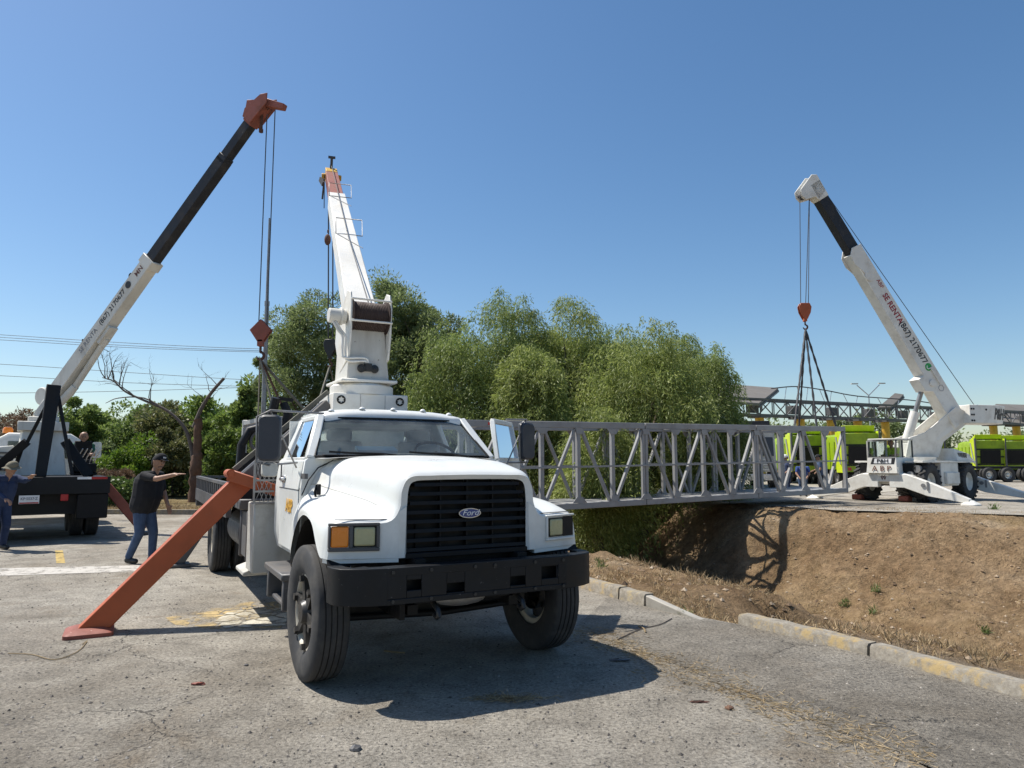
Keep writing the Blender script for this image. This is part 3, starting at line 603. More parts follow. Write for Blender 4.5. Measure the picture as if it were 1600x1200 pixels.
# ------------------------------------------------------------------ wheels
def wheel(parent, c, side, Rr, W, rimr, style='disc', seg=48, rimmat='rim', hubmat='hub', lug=False, name='wheel', steer=0):
    """wheel part (rim) with a tyre sub-part; side=+1/-1 is the outer side along local y"""
    c = Vector(c); ax = Vector((math.sin(-steer) * side, math.cos(steer) * side, 0)).normalized(); h = W / 2
    m = MB()
    prof = [(rimr * .99, h * .62), (rimr * .97, h * .70), (rimr * .93, h * .70), (rimr * .90, h * .35), (rimr * .86, h * .05), (rimr * .55, h * .02), (rimr * .45, h * .15), (rimr * .4, h * .4), (rimr * .22, h * .45), (.005, h * .46)]
    if style == 'spoke': prof = [(rimr * 1.0, h * .62), (rimr * .99, h * .74), (rimr * .93, h * .74), (rimr * .86, h * .5), (rimr * .83, h * .1), (rimr * .82, -h * .5), (rimr, -h * .6)]
    m.lathe(prof, c, ax, seg); 
    if style != 'spoke': m.lathe([(rimr, -h * .6), (.01, -h * .5)], c, ax, seg)
    w_ = m.build(name, M[rimmat], parent, 40)
    t = MB(); pr = [(rimr * .97, -h * .72)]
    sw = [(rimr * 1.04, h * .86), (rimr + (Rr - rimr) * .35, h * 1.0), (rimr + (Rr - rimr) * .7, h * 1.0), (Rr * .965, h * .9), (Rr * .985, h * .84)]
    tread = []
    n = 5; gw = .012
    xs_ = np.linspace(h * .80, -h * .80, n + 1)
    for i in range(n):
        a, b = xs_[i], xs_[i + 1]
        tread += [(Rr * (1 - .006 * (2 * a / W) ** 2), a - gw / 2), (Rr * (1 - .006 * (2 * b / W) ** 2), b + gw / 2)]
        if i < n - 1: tread += [(Rr - .014, b + gw / 2 - .003), (Rr - .014, b - gw / 2 + .003)]
    pr = [(rimr * .96, h * .72)] + sw + tread + [(r, -o) for r, o in reversed(sw)] + [(rimr * .96, -h * .72)]
    t.lathe(pr, c, ax, seg)
    if lug:
        a_ = ax.cross(Vector((0, 0, 1))).normalized(); b_ = Vector((0, 0, 1))
        for k in range(20):
            for s_ in (-1, 1):
                th = 2 * math.pi * (k + .5 * (s_ > 0)) / 20; rd = a_ * math.cos(th) + b_ * math.sin(th); tg = a_ * -math.sin(th) + b_ * math.cos(th)
                p = c + rd * (Rr + .012) + ax * (s_ * h * .1); q = c + rd * (Rr - .01) + ax * (s_ * h * .98) + tg * .13
                t.beam(p, q, .075, .07, rd)
    t.build('tyre', M['rubber'], w_, 35)
    if style == 'spoke':
        s = MB(); s.lathe([(.005, h * 1.0), (.075, h * .98), (.085, h * .85), (.10, h * .6), (.13, h * .5), (.15, h * .1), (.16, -h * .2), (.16, -h * .6)], c, ax, 24)
        a_ = ax.cross(Vector((0, 0, 1))).normalized(); b_ = Vector((0, 0, 1))
        for k in range(6):
            th = 2 * math.pi * (k + .3) / 6; rd = a_ * math.cos(th) + b_ * math.sin(th)
            s.beam(c + rd * .10 + ax * h * .25, c + rd * (rimr * .93) + ax * h * .42, .085, .13, ax, .06, .09)
            s.beam(c + rd * (rimr * .86) + ax * h * .4, c + rd * (rimr * .86) + ax * h * .95, .045, .045, rd)
            s.beam(c + rd * (rimr * .80) + ax * h * .62, c + rd * (rimr * 1.0) + ax * h * .62, .06, .04, ax)
        s.build('hub', M[hubmat], w_, 40)
    else:
        s = MB()
        for k in range(8):
            th = 2 * math.pi * k / 8; rd = ax.cross(Vector((0, 0, 1))) * math.cos(th) + Vector((0, 0, 1)) * math.sin(th); s.cyl(c + rd * rimr * .48 + ax * h * .1, c + rd * rimr * .48 + ax * h * .3, .018, 6)
        s.build('nut', M[hubmat], w_, 40)
    return w_

# ------------------------------------------------------------------ white boom truck in the foreground
TA = -1.0862
TO = Vector((-.641, 6.116, 0))
truck = thing('boom_truck', 'white boom crane truck facing the camera with black grille and heavy black bumper', 'crane truck', TO, TA)
TMI = (Matrix.Translation(TO) @ Matrix.Rotation(TA, 4, 'Z')).inverted()
def tl(p): return TMI @ Vector(p)
# hood: lofted sections (half profiles), x forward
def arch(x): return .52 + math.sqrt(max(.72 ** 2 - x * x, 0))
SEC = [(-.76, [(0, 1.715), (.35, 1.71), (.62, 1.69), (.80, 1.62), (.90, 1.50), (.955, 1.38), (1.0, 1.25), (1.02, 1.05), (1.02, .58)]),
 (-.66, [(0, 1.712), (.35, 1.706), (.61, 1.686), (.775, 1.605), (.86, 1.49), (.93, 1.40), (1.05, 1.31), (1.115, 1.1), (1.12, .80)]),
 (-.45, [(0, 1.705), (.35, 1.698), (.58, 1.676), (.735, 1.585), (.80, 1.46), (.88, 1.385), (1.03, 1.335), (1.12, 1.22), (1.135, 1.082)]),
 (-.1, [(0, 1.695), (.33, 1.688), (.53, 1.66), (.665, 1.56), (.715, 1.42), (.80, 1.355), (1.0, 1.335), (1.125, 1.29), (1.145, 1.233)]),
 (.25, [(0, 1.672), (.32, 1.665), (.5, 1.64), (.61, 1.535), (.65, 1.385), (.74, 1.318), (.98, 1.303), (1.115, 1.25), (1.145, 1.195)]),
 (.48, [(0, 1.638), (.32, 1.632), (.49, 1.605), (.585, 1.495), (.615, 1.345), (.70, 1.277), (.95, 1.27), (1.10, 1.215), (1.14, 1.05)]),
 (.60, [(0, 1.605), (.315, 1.6), (.50, 1.578), (.57, 1.475), (.592, 1.325), (.67, 1.255), (.94, 1.25), (1.085, 1.195), (1.13, .975)]),
 (.655, [(0, 1.58), (.308, 1.575), (.492, 1.558), (.557, 1.46), (.578, 1.318), (.66, 1.238), (.935, 1.232), (1.07, 1.178), (1.112, .965)]),
 (.685, [(0, 1.555), (.30, 1.55), (.482, 1.538), (.545, 1.445), (.562, 1.31), (.65, 1.215), (.925, 1.21), (1.05, 1.155), (1.09, .96)])]
def swp(p):
    p = np.array(p); wgt = min(1, max(0, (p[0] - .2) / .45)); p[0] -= wgt * .30 * max(0, abs(p[1]) - .57); return p
def half_rows():
    rows = []
    for i in range(9):
        rows.append([np.array((x, (pr[i][0] if pr[i][0] < .6 else .6 + (pr[i][0] - .6) * .91), pr[i][1])) for x, pr in SEC])
    dense = [[swp(p) for p in cr(rw, 5)] for rw in rows]                  # along x
    nx_ = len(dense[0]); out = []
    for k in range(nx_):
        out.append(cr([dense[i][k] for i in range(9)], 5))
    return out
HR = half_rows()
m = MB()
rings = []
for pr in HR:
    left_ = [tuple(p) for p in pr]; right_ = [(p[0], -p[1], p[2]) for p in reversed(pr[1:])]
    rings.append(right_ + left_)
m.loft([[Vector(p) for p in r_] for r_ in rings], False)
# front fender faces and grille surround
fr = SEC[-1]
for sgn in (-1, 1):
    edge = [(.687 - .30 * max(0, y - .57), y * sgn, z) for x, y, z in HR[-1] if y > .555 and z < 1.33]
    bot = [(.687, .565 * sgn, .958)]
    inner = [(.687, .565 * sgn, 1.28)]
    poly = [Vector(p) for p in edge] + [Vector(bot[0])]
    m.add(poly, [tuple(range(len(poly)))])
    rim_ = [(.687, y * sgn, z) for x, y, z in HR[-1] if z > 1.27 and y < .575]
    op = [(.665, .0, 1.52), (.665, .30 * sgn, 1.517), (.665, .44 * sgn, 1.508), (.665, .487 * sgn, 1.46), (.665, .50 * sgn, 1.33)]
    k = len(rim_)
    opd = cr([tuple(o_) for o_ in op], 8); opd = [opd[int(round(i * (len(opd) - 1) / (k - 1)))] for i in range(k)]
    m.loft([[Vector(p) for p in rim_], [Vector(tuple(p)) for p in opd]], False)
    m.hexa([(.66, .50 * sgn, .958), (.687, .50 * sgn + .02 * sgn, .958), (.687, .568 * sgn, .958), (.62, .568 * sgn, .958), (.66, .50 * sgn, 1.33), (.687, .51 * sgn, 1.33), (.687, .568 * sgn, 1.29), (.62, .568 * sgn, 1.29)])
    # fender bottom return under the headlight and inner arch lip
    m.hexa([(.40, .58 * sgn, .93), (.688, .566 * sgn, .93), (.535, 1.04 * sgn, .93), (.46, 1.06 * sgn, .93), (.40, .58 * sgn, .957), (.688, .566 * sgn, .957), (.535, 1.04 * sgn, .957), (.46, 1.06 * sgn, .957)])
hood = m.build('hood', M['white'], truck, 50)
# wheel-well liner
for sgn in (-1, 1):
    w_ = MB(); rr_ = []
    for k in range(13):
        th = .62 + (math.pi - .62) * k / 12; rr_.append([(math.cos(th) * .71, 1.05 * sgn, .5 + math.sin(th) * .71), (math.cos(th) * .71, .55 * sgn, .5 + math.sin(th) * .71)])
    w_.loft([[Vector(p) for p in r_] for r_ in rr_], False); w_.bb(-.75, .6, .5 * sgn - .02, .5 * sgn + .02, .5, 1.3); w_.build('wheel_well', M['plastic'], truck, 50)
    c_ = MB(); c_.tube([(-.765, .70 * sgn, 1.665), (-.74, .84 * sgn, 1.60), (-.71, .93 * sgn, 1.49), (-.70, .985 * sgn, 1.36)], .006, 5); c_.build('hood_seam', M['plastic'], truck)
for sgn in (-1, 1):
    c_ = MB(); c_.tube([Vector((p[0], p[1] * sgn, p[2] + .002)) for p in [HR[k][22] for k in range(0, 24)]], .004, 4); c_.build('hood_crease', M['grey_white'], truck)
    c_ = MB(); c_.tube([Vector((p[0] + .003, p[1] * sgn, p[2])) for p in [swp((.66, y, 1.236)) for y in np.linspace(.60, 1.0, 8)]], .0035, 4); c_.build('fender_seam', M['grey_dark'], truck)
m = MB(); m.box((-.42, -.905, 1.42), (.07, .03, .09)); m.tube([(-.42, -.92, 1.46), (-.42, -.935, 1.40), (-.42, -.92, 1.33)], .012, 6); m.build('hood_latch', M['plastic'], truck, 40, .006)
# grille
m = MB(); m.prism([(.56, -.545, .95), (.56, .545, .95), (.56, .50, 1.33), (.56, .46, 1.47), (.56, .40, 1.52), (.56, -.40, 1.52), (.56, -.46, 1.47), (.56, -.50, 1.33)], (-.02, 0, 0)); gr = m.build('grille', M['plastic'], truck, 20)
def ghw(z): return .50 if z < 1.33 else (.475 if z < 1.45 else .44)
for i in range(8):
    z = 1.005 + i * .068; hw = ghw(z) + (.03 if z < 1.2 else 0)
    MB().prism([(.565, 0, z - .011), (.655, 0, z - .004), (.66, 0, z + .012), (.57, 0, z + .016)], (0, 0, 0)) if False else MB().hexa([(.57, -hw, z - .012), (.662, -hw, z - .012), (.662, hw, z - .012), (.57, hw, z - .012), (.57, -hw, z + .006), (.655, -hw, z + .014), (.655, hw, z + .014), (.57, hw, z + .006)]).build('grille_slat', M['plastic'], truck, 20)
for y in (-.22, 0, .22): MB().bb(.58, .63, y - .006, y + .006, .96, 1.52).build('grille_rib', M['plastic'], truck, 20)
MB().bb(.60, .672, -.545, .545, .945, .985).build('grille_sill', M['plastic'], truck, 30, .006)
# badge
m = MB(); ov = [(.672, math.cos(2 * math.pi * k / 32) * .092, 1.262 + math.sin(2 * math.pi * k / 32) * .037) for k in range(32)]; m.prism(ov, (.014, 0, 0)); bd = m.build('badge_rim', M['chrome'], truck, 40)
m = MB(); ov = [(.686, math.cos(2 * math.pi * k / 32) * .084, 1.262 + math.sin(2 * math.pi * k / 32) * .031) for k in range(32)]; m.prism(ov, (.003, 0, 0)); m.build('badge_field', M['blue_badge'], bd, 40)
text('Ford', .062, M['txt_white'], bd, frame((.691, 0, 1.264), (0, 1, 0), (0, 0, 1)), shear=.35, sx=1.15)
# lights
for sgn in (-1, 1):
    bz = MB()
    y0, y1 = .70, 1.045
    X = lambda y: .694 - .30 * (y - .57)
    def plate(a, b, z0, z1, x_off, th, mm):
        mm.hexa([(X(a) + x_off - th, a * sgn, z0), (X(a) + x_off, a * sgn, z0), (X(b) + x_off, b * sgn, z0), (X(b) + x_off - th, b * sgn, z0), (X(a) + x_off - th, a * sgn, z1), (X(a) + x_off, a * sgn, z1), (X(b) + x_off, b * sgn, z1), (X(b) + x_off - th, b * sgn, z1)])
    if sgn < 0:
        for a, b, z0, z1 in ((y0, y1, 1.015, 1.04), (y0, y1, 1.195, 1.215), (y0, .722, 1.04, 1.195), (.88, .905, 1.04, 1.195), (1.03, y1, 1.04, 1.195)): plate(a, b, z0, z1, .012, .03, bz)
        bzo = bz.build('headlight_bezel', M['grey_dark'], truck, 30, .004)
        l_ = MB(); plate(.908, 1.028, 1.043, 1.192, .01, .03, l_); l_.build('turn_signal', M['amber'], truck, 40, .012, 2)
    else:
        for a, b, z0, z1 in ((.69, 1.02, 1.015, 1.035), (.69, 1.02, 1.205, 1.22), (.69, .71, 1.035, 1.205)): plate(a, b, z0, z1, .012, .03, bz)
        bz.build('headlight_bezel', M['white'], truck, 30, .004)
        l_ = MB(); plate(.89, 1.01, 1.04, 1.2, -.001, .012, l_); l_.build('lamp_socket', M['plastic'], truck, 40)
    a, b = (.73, .875) if sgn < 0 else (.73, .88)
    l_ = MB(); plate(a, b, 1.05, 1.187, .012, .03, l_); hl = l_.build('headlight', M['lens'], truck, 40, .014, 2)
    l_ = MB(); plate(a - .005, b + .005, 1.043, 1.194, .004, .02, l_); l_.build('headlight_ring', M['plastic'], hl, 30)
# bumper: channel with cut-outs
m = MB(); bx0, bx1 = .79, .915; zt, zb = .925, .675
holes = [(-.58, -.47, .765, .835), (-.28, -.14, .725, .79), (.23, .36, .735, .80), (.50, .65, .765, .855)]
m.bb(bx0, bx1, -.72, .72, .865, zt); m.bb(bx0, bx1, -.72, .72, zb, .715)
edges = [-.72] + [e for h_ in holes for e in h_[:2]] + [.72]
for i in range(0, len(edges), 2): m.bb(bx1 - .014, bx1 - .001, edges[i], edges[i + 1], .714, .876)
for a, b, z0, z1 in holes: m.bb(bx1 - .0135, bx1 - .0015, a, b, .714, z0); m.bb(bx1 - .0135, bx1 - .0015, a, b, z1, .876)
m.bb(bx0 - .02, bx0 + .01, -.7, .7, .70, .90)
for sgn in (-1, 1):
    rs = []
    for k, (x, y) in enumerate([(.915, .715), (.893, .82), (.85, .93), (.795, 1.015), (.715, 1.05), (.60, 1.06)]):
        rs.append([Vector((x, y * sgn, zb + .0)), Vector((x, y * sgn, zt)), Vector((x - .11 if k < 3 else x - .02, (y - .0 if k < 2 else y - .1) * sgn, zt)), Vector((x - .11 if k < 3 else x - .02, (y if k < 2 else y - .1) * sgn, zb + .0))])
    m.loft(rs, True, True)
m.build('bumper', M['bumper'], truck, 35, .008, 2)
m = MB()
for y in (-.68, -.40, -.06, .10, .44, .69):
    for z in (.70, .895): m.cyl((.914, y, z), (.925, y, z), .013, 6)
m.build('bumper_bolt', M['hub'], truck, 40)
for sgn in (-1, 1): MB().tube([(.70, .34 * sgn, .68), (.82, .34 * sgn, .64), (.90, .34 * sgn, .61), (.92, .34 * sgn, .575), (.88, .34 * sgn, .555), (.84, .34 * sgn, .57)], .02, 8).build('tow_hook', M['hub'], truck, 60)
MB().bb(.55, .79, -.55, -.43, .69, .86).bb(.55, .79, .43, .55, .69, .86).build('bumper_bracket', M['plastic'], truck, 30)
# chassis, axle, springs, engine underside
MB().bb(-8.4, .75, -.46, -.38, .72, .95).build('frame_rail', M['plastic'], truck, 30)
MB().bb(-8.4, .75, .38, .46, .72, .95).build('frame_rail', M['plastic'], truck, 30)
m = MB(); m.beam((0, -.85, .48), (0, .85, .48), .11, .12); m.bb(-.6, .6, -.46, -.38, .53, .6); m.bb(-.6, .6, .38, .46, .53, .6); m.build('front_axle', M['plastic'], truck, 30)
m = MB(); m.bb(.1, .58, -.4, .4, .60, 1.2); m.bb(-.7, .1, -.3, .3, .55, 1.3); m.tube([(.5, -.35, .62), (.45, .0, .58), (.5, .4, .6)], .035, 8); m.build('engine', M['plastic'], truck, 30)
m = MB(); m.ball((.62, -.05, .63), .1, 12, (1.0, 2.2, .6)); m.build('front_pan', M['steel'], truck, 60)
m = MB(); m.tube([(.1, -.8, .45), (.12, 0, .42), (.1, .8, .45)], .025, 8); m.build('tie_rod', M['plastic'], truck, 60)
# wheels
for sgn in (-1, 1): wheel(truck, (0, .985 * sgn, .505), sgn, .505, .26, .292, 'spoke', 64, steer=.08 * sgn * 0 + .03)
for sgn in (-1, 1):
    wheel(truck, (-6.2, 1.09 * sgn, .505), sgn, .505, .26, .292, 'disc', 48); wheel(truck, (-6.2, .78 * sgn, .505), sgn, .505, .26, .292, 'disc', 40)
MB().cyl((-6.2, -.8, .5), (-6.2, .8, .5), .1, 12).ball((-6.2, 0, .5), .22).build('rear_axle', M['plastic'], truck, 50)
# cab
CW = .985
m = MB()
def cs(x, z0, z1, y0, y1): return [(x, -y0, z0), (x, -y1, z1), (x, y1, z1), (x, y0, z0)]
rs = []
for x, s_ in ((-.765, .0), (-.85, 0), (-2.0, 0), (-2.05, .03)):
    rs.append([Vector(p) for p in [(x, -CW + .03 + s_, .80), (x, -CW, .95), (x, -CW, 1.40), (x, -CW + .035, 1.66), (x, -CW + .06, 1.685), (x, CW - .06, 1.685), (x, CW - .035, 1.66), (x, CW, 1.40), (x, CW, .95), (x, CW - .03 - s_, .80)]])
m.loft(rs, True, True); cab = m.build('cab_body', M['white'], truck, 40)
# cowl panel between hood and screen
m = MB(); m.loft([[Vector((-.60, y, 1.708 - .03 * (y / .85) ** 2)) for y in np.linspace(-.84, .84, 13)], [Vector((-.86, y, 1.712 - .02 * (y / .85) ** 2)) for y in np.linspace(-.88, .88, 13)]], False); m.build('cowl', M['white'], truck, 50)
# roof
m = MB(); rs = []
for x, hw, z, cz in ((-1.13, .70, 2.085, .03), (-1.16, .73, 2.10, .05), (-1.24, .755, 2.115, .06), (-1.55, .78, 2.125, .075), (-1.9, .775, 2.115, .07), (-2.02, .75, 2.09, .05), (-2.06, .72, 2.04, .03)):
    ys_ = np.linspace(-1, 1, 15); rs.append([Vector((x, hw * t, z + cz * (1 - abs(t) ** 3.2))) for t in ys_] + [Vector((x + (.01 if x > -1.2 else 0), hw * t, z - .045)) for t in ys_[::-1]])
m.loft(rs, True, True); roof = m.build('roof', M['white'], truck, 50)
for y, x in ((-.62, -1.24), (-.32, -1.22), (0, -1.21), (.32, -1.22), (.62, -1.24)):
    m = MB(); m.lathe([(.03, 0), (.03, .008), (.02, .02), (.005, .026)], (x, y, 2.172 - .03 * (y / .62) ** 4), (0, 0, 1), 14); m.build('marker_light', M['white'], roof, 40)
# pillars
for sgn in (-1, 1):
    MB().beam((-.80, .895 * sgn, 1.675), (-1.175, .735 * sgn, 2.09), .075, .085, (0, 1, 0), .06, .07).build('windscreen_pillar', M['white'], truck, 40, .012, 2)
    MB().hexa([(-1.78, .925 * sgn, 1.67), (-2.04, .925 * sgn, 1.67), (-2.04, .86 * sgn, 1.67), (-1.78, .86 * sgn, 1.67), (-1.83, .765 * sgn, 2.09), (-2.03, .765 * sgn, 2.09), (-2.03, .70 * sgn, 2.09), (-1.83, .70 * sgn, 2.09)]).build('rear_pillar', M['white'], truck, 40, .01)
m = MB(); m.bb(-2.06, -2.03, -.86, -.72, 1.67, 2.08); m.bb(-2.06, -2.03, .72, .86, 1.67, 2.08); m.bb(-2.059, -2.031, -.72, .72, 1.67, 1.72); m.bb(-2.059, -2.031, -.72, .72, 2.03, 2.08); m.build('cab_rear_wall', M['white'], truck, 30)
MB().bb(-2.05, -2.04, -.72, .72, 1.72, 2.03).build('rear_window', M['glass_clear'], truck, 0)
# windscreen, grid with a bulge
m = MB(); rs = []
for i in range(9):
    t = i / 8; row = []
    for j in range(17):
        u = -1 + j / 8; hw = .865 + (.705 - .865) * t; x = -.775 + (-1.165 + .775) * t; row.append(Vector((x + .11 * (1 - u * u) * (1 - .3 * t), hw * u, 1.70 + (2.075 - 1.70) * t)))
    rs.append(row)
m.loft(rs, False); ws = m.build('windscreen', M['glass'], truck, 60)
m = MB(); top = rs[-1]; botm = rs[0]; ed = botm + [r_[-1] for r_ in rs] + top[::-1] + [r_[0] for r_ in rs[::-1]]; m.tube([p + Vector((.004, 0, 0)) for p in ed], .012, 5); m.build('screen_seal', M['plastic'], ws, 60)
m = MB(); tint = [[p + Vector((-.006, 0, 0)) for p in rs[i]] for i in (7, 8)]; m.loft(tint, False); m.build('sun_strip', glass('sun_strip_tint', (.05, .08, .12)), ws, 60)
for y0, y1 in ((-.05, -.62), (.62, .10)):
    m = MB(); a = Vector((-.70, y0, 1.705)); b = Vector((-.745 + .085 * (1 - (y1 / .86) ** 2) + .02, y1, 1.735)); m.tube([a, a.lerp(b, .4) + Vector((.02, 0, .012)), b], .008, 5); m.beam(a.lerp(b, .35), b + (b - a) * .25, .008, .018); m.build('wiper', M['plastic'], truck, 40)
# interior
MB().bb(-1.0, -.82, -.85, .85, 1.68, 1.74).build('dashboard', M['interior'], truck, 30, .02, 2)
MB().box((-.84, -.28, 1.765), (.12, .38, .03), Matrix.Rotation(.35, 3, 'Y')).build('papers', M['paper'], truck, 0)
for y in (-.42, .45):
    m = MB(); m.hexa([(-1.62, y - .25, 1.4), (-1.5, y - .25, 1.4), (-1.5, y + .25, 1.4), (-1.62, y + .25, 1.4), (-1.74, y - .23, 1.87), (-1.62, y - .23, 1.87), (-1.62, y + .23, 1.87), (-1.74, y + .23, 1.87)]); m.bb(-1.75, -1.64, y - .13, y + .13, 1.86, 2.0); m.build('seat', M['seat'], truck, 50, .04, 3)
m = MB(); c0 = Vector((-1.18, .45, 1.74)); n0 = Vector((.55, 0, .83)).normalized(); u0 = Vector((0, 1, 0)); v0 = n0.cross(u0)
m.tube([c0 + (u0 * math.cos(2 * math.pi * k / 24) + v0 * math.sin(2 * math.pi * k / 24)) * .21 for k in range(25)], .014, 6); m.beam(c0 - u0 * .2, c0 + u0 * .2, .03, .02); m.tube([c0, c0 + Vector((.3, 0, -.25))], .03, 8); m.build('steering_wheel', M['plastic'], truck, 60)
# right-hand (camera-left) door, closed
MB().hexa([(-.82, -CW - .004, .84), (-1.74, -CW - .004, .84), (-1.74, -CW + .02, .84), (-.82, -CW + .02, .84), (-.82, -CW - .012, 1.40), (-1.74, -CW - .012, 1.40), (-1.74, -CW + .02, 1.40), (-.82, -CW + .02, 1.40)]).hexa([(-.82, -CW - .012, 1.40), (-1.74, -CW - .012, 1.40), (-1.74, -CW + .02, 1.40), (-.82, -CW + .02, 1.40), (-.82, -CW + .028, 1.665), (-1.74, -CW + .028, 1.665), (-1.74, -CW + .06, 1.665), (-.82, -CW + .06, 1.665)]).build('door', M['white'], truck, 30, .008, 2)
d0 = [o for o in truck.children if o.name.startswith('door')][0]
def wf(sgn, parent, off=Vector((0, 0, 0)), rot=None):
    P = [(-.86, .925, 1.675), (-1.72, .925, 1.675), (-1.78, .775, 2.075), (-1.20, .765, 2.075)]
    P = [Vector((x, y * sgn, z)) for x, y, z in P]
    m = MB()
    for i in range(4): m.beam(P[i], P[(i + 1) % 4], .04, .035, (0, 1, 0))
    fo = m.build('window_frame', M['white'], parent, 40, .006)
    g_ = MB(); g_.add([P[0].lerp(P[1], .28), P[1], P[2], P[3].lerp(P[2], .05)], [(0, 1, 2, 3)]); return fo, g_, P
fo, g_, P = wf(-1, d0); g_.build('window_glass', M['glass_dark'], d0, 0)
m = MB(); m.beam(P[0].lerp(P[1], .28), P[3].lerp(P[2], .03), .02, .025, (0, 1, 0)); m.build('quarter_bar', M['plastic'], d0, 30)
MB().bb(-1.62, -1.48, -CW - .04, -CW - .012, 1.47, 1.50).bb(-1.63, -1.47, -CW - .016, -CW - .004, 1.45, 1.52).build('handle', M['chrome'], d0, 40, .006)
text('ABP', .17, M['txt_gold'], d0, frame((-1.20, -CW - .014, 1.24), (1, 0, 0), (0, 0, 1)), bold=.02, sx=1.1)
m = MB(); m.bb(-.815, -.806, -CW - .003, -CW + .01, .86, 1.42); m.bb(-1.755, -1.746, -CW - .003, -CW + .01, .86, 1.64); m.bb(-1.74, -.82, -CW - .014, -CW, 1.398, 1.404); m.build('door_gap', M['grey_dark'], truck, 0)
m = MB(); m.bb(-.80, -.70, -.80, .80, 1.713, 1.718); m.build('cowl_vent', M['grey_dark'], truck, 0)
MB().bb(-.75, -.58, -.99, -.962, 1.505, 1.55).build('fender_vent', M['grey_dark'], truck, 30)
# left-hand door, swung open
dh = bpy.data.objects.new('open_door', None); COL.objects.link(dh); dh.parent = truck; dh.location = (-.80, .985, 0); dh.rotation_euler = (0, 0, R(-42)); 
def dshift(m): m.v = [(x + .80, y - .985, z) for x, y, z in m.v]; return m
dshift(MB().hexa([(-.82, CW, .84), (-1.74, CW, .84), (-1.74, CW - .06, .84), (-.82, CW - .06, .84), (-.82, CW + .005, 1.665), (-1.74, CW + .005, 1.665), (-1.74, CW - .06, 1.665), (-.82, CW - .06, 1.665)])).build('door_panel', M['white'], dh, 30, .01)
P = [Vector((x + .8, y - .985, z)) for x, y, z in [(-.86, .96, 1.675), (-1.72, .96, 1.675), (-1.80, .86, 2.085), (-1.02, .86, 2.085)]]
m = MB()
for i in range(4): m.beam(P[i], P[(i + 1) % 4], .045, .05, (0, 1, 0))
m.build('window_frame', M['white'], dh, 40, .006)
m = MB()
for i in range(1, 3): m.beam(P[i] + Vector((.03, -.03, 0)), P[(i + 1) % 4] + Vector((.03, -.03, -.03)), .03, .02, (0, 1, 0))
m.build('seal', M['red_lens'], dh, 40)
MB().add([P[0].lerp(P[1], .02), P[1], P[2], P[3]], [(0, 1, 2, 3)]).build('window_glass', M['glass_clear'], dh, 0)
# mirrors
def rrect(w, h, r, n=5):
    out = []
    for cx, cy, a0 in ((w / 2 - r, h / 2 - r, 0), (-w / 2 + r, h / 2 - r, 90), (-w / 2 + r, -h / 2 + r, 180), (w / 2 - r, -h / 2 + r, 270)):
        for k in range(n + 1): a = R(a0 + 90 * k / n); out.append((cx + r * math.cos(a), cy + r * math.sin(a)))
    return out
for sgn, c_, mt, ang in ((-1, Vector((-.62, -1.285, 1.855)), 'navy', -20), (1, Vector((-1.05, 1.46, 1.875)), 'navy', 12)):
    rot = Matrix.Rotation(R(ang), 3, 'Z'); m = MB()
    prof = [(-.035, 1.0), (-.03, 1.0), (.02, .98), (.035, .9)]
    rs = [[c_ + rot @ Vector((dx, a * f, b * f)) for a, b in rrect(.185, .40, .05)] for dx, f in prof]
    m.loft(rs, True, True); mo = m.build('mirror', M[mt], truck, 40)
    m = MB(); m.tube([c_ + Vector((0, 0, -.23)), c_ + rot @ Vector((0, -.10 * 1, -.21)), c_ + rot @ Vector((0, -.11, .18)), c_ + Vector((0, 0, .235)), Vector((-.95 if sgn < 0 else -1.0, (.76 if sgn < 0 else 1.18) * sgn, 2.10))], .01, 6)
    m.tube([c_ + Vector((0, 0, -.23)), Vector((-.88 if sgn < 0 else -1.1, 1.0 * sgn if sgn < 0 else 1.2, 1.645))], .01, 6); m.tube([c_ + Vector((-.02, 0, .235)).lerp(Vector((0, 0, 0)), 0) * 1, Vector((-.95, .99 * sgn if sgn < 0 else 1.15, 1.60))], .008, 6); m.build('mirror_bracket', M['steel'], mo, 60)
m = MB(); m.loft([[Vector((-.66 + dx, -1.27 + a * f, 1.585 + b * f)) for a, b in rrect(.13, .12, .03)] for dx, f in ((-.03, 1), (.02, 1), (.035, .9))], True, True); m.build('small_mirror', M['grey_white'], truck, 50)
# running boards and boxes behind the cab
MB().bb(-1.7, -.78, -1.12, -.72, .62, .68).bb(-1.6, -.85, -1.06, -.72, .36, .40).bb(-.86, -.80, -1.1, -.72, .36, .66).bb(-1.64, -1.58, -1.1, -.72, .36, .66).build('step', M['grey_dark'], truck, 30, .01)
MB().bb(-2.62, -2.16, -1.17, -.72, .50, 1.22).build('side_locker', M['grey_white'], truck, 30, .012)
m = MB()
for k in range(10):
    y = -1.17 + .045 * k; m.beam((-2.15, y, 1.23), (-2.15, y + .09, 1.46), .006, .006, (1, 0, 0)); m.beam((-2.15, y + .09, 1.23), (-2.15, y, 1.46), .006, .006, (1, 0, 0))
for k in range(10):
    y = -1.17 + .045 * k; m.beam((-2.15, y, 1.46), (-2.15, y + .045, 1.66), .006, .006, (1, 0, 0)); m.beam((-2.15, y + .045, 1.46), (-2.15, y, 1.66), .006, .006, (1, 0, 0))
for z in (1.23, 1.345, 1.46, 1.66): m.beam((-2.15, -1.18, z), (-2.15, -.70, z), .018, .02)
m.beam((-2.15, -1.18, 1.22), (-2.15, -1.18, 1.67), .02, .02); m.build('mesh_guard', M['steel'], truck, 30)
MB().bb(-3.5, -2.75, -1.12, -.6, .55, 1.08).bb(-3.52, -3.46, -1.14, -.6, .53, 1.1).bb(-2.95, -2.90, -1.14, -.6, .53, 1.1).build('battery_box', M['grey_dark'], truck, 30, .015)
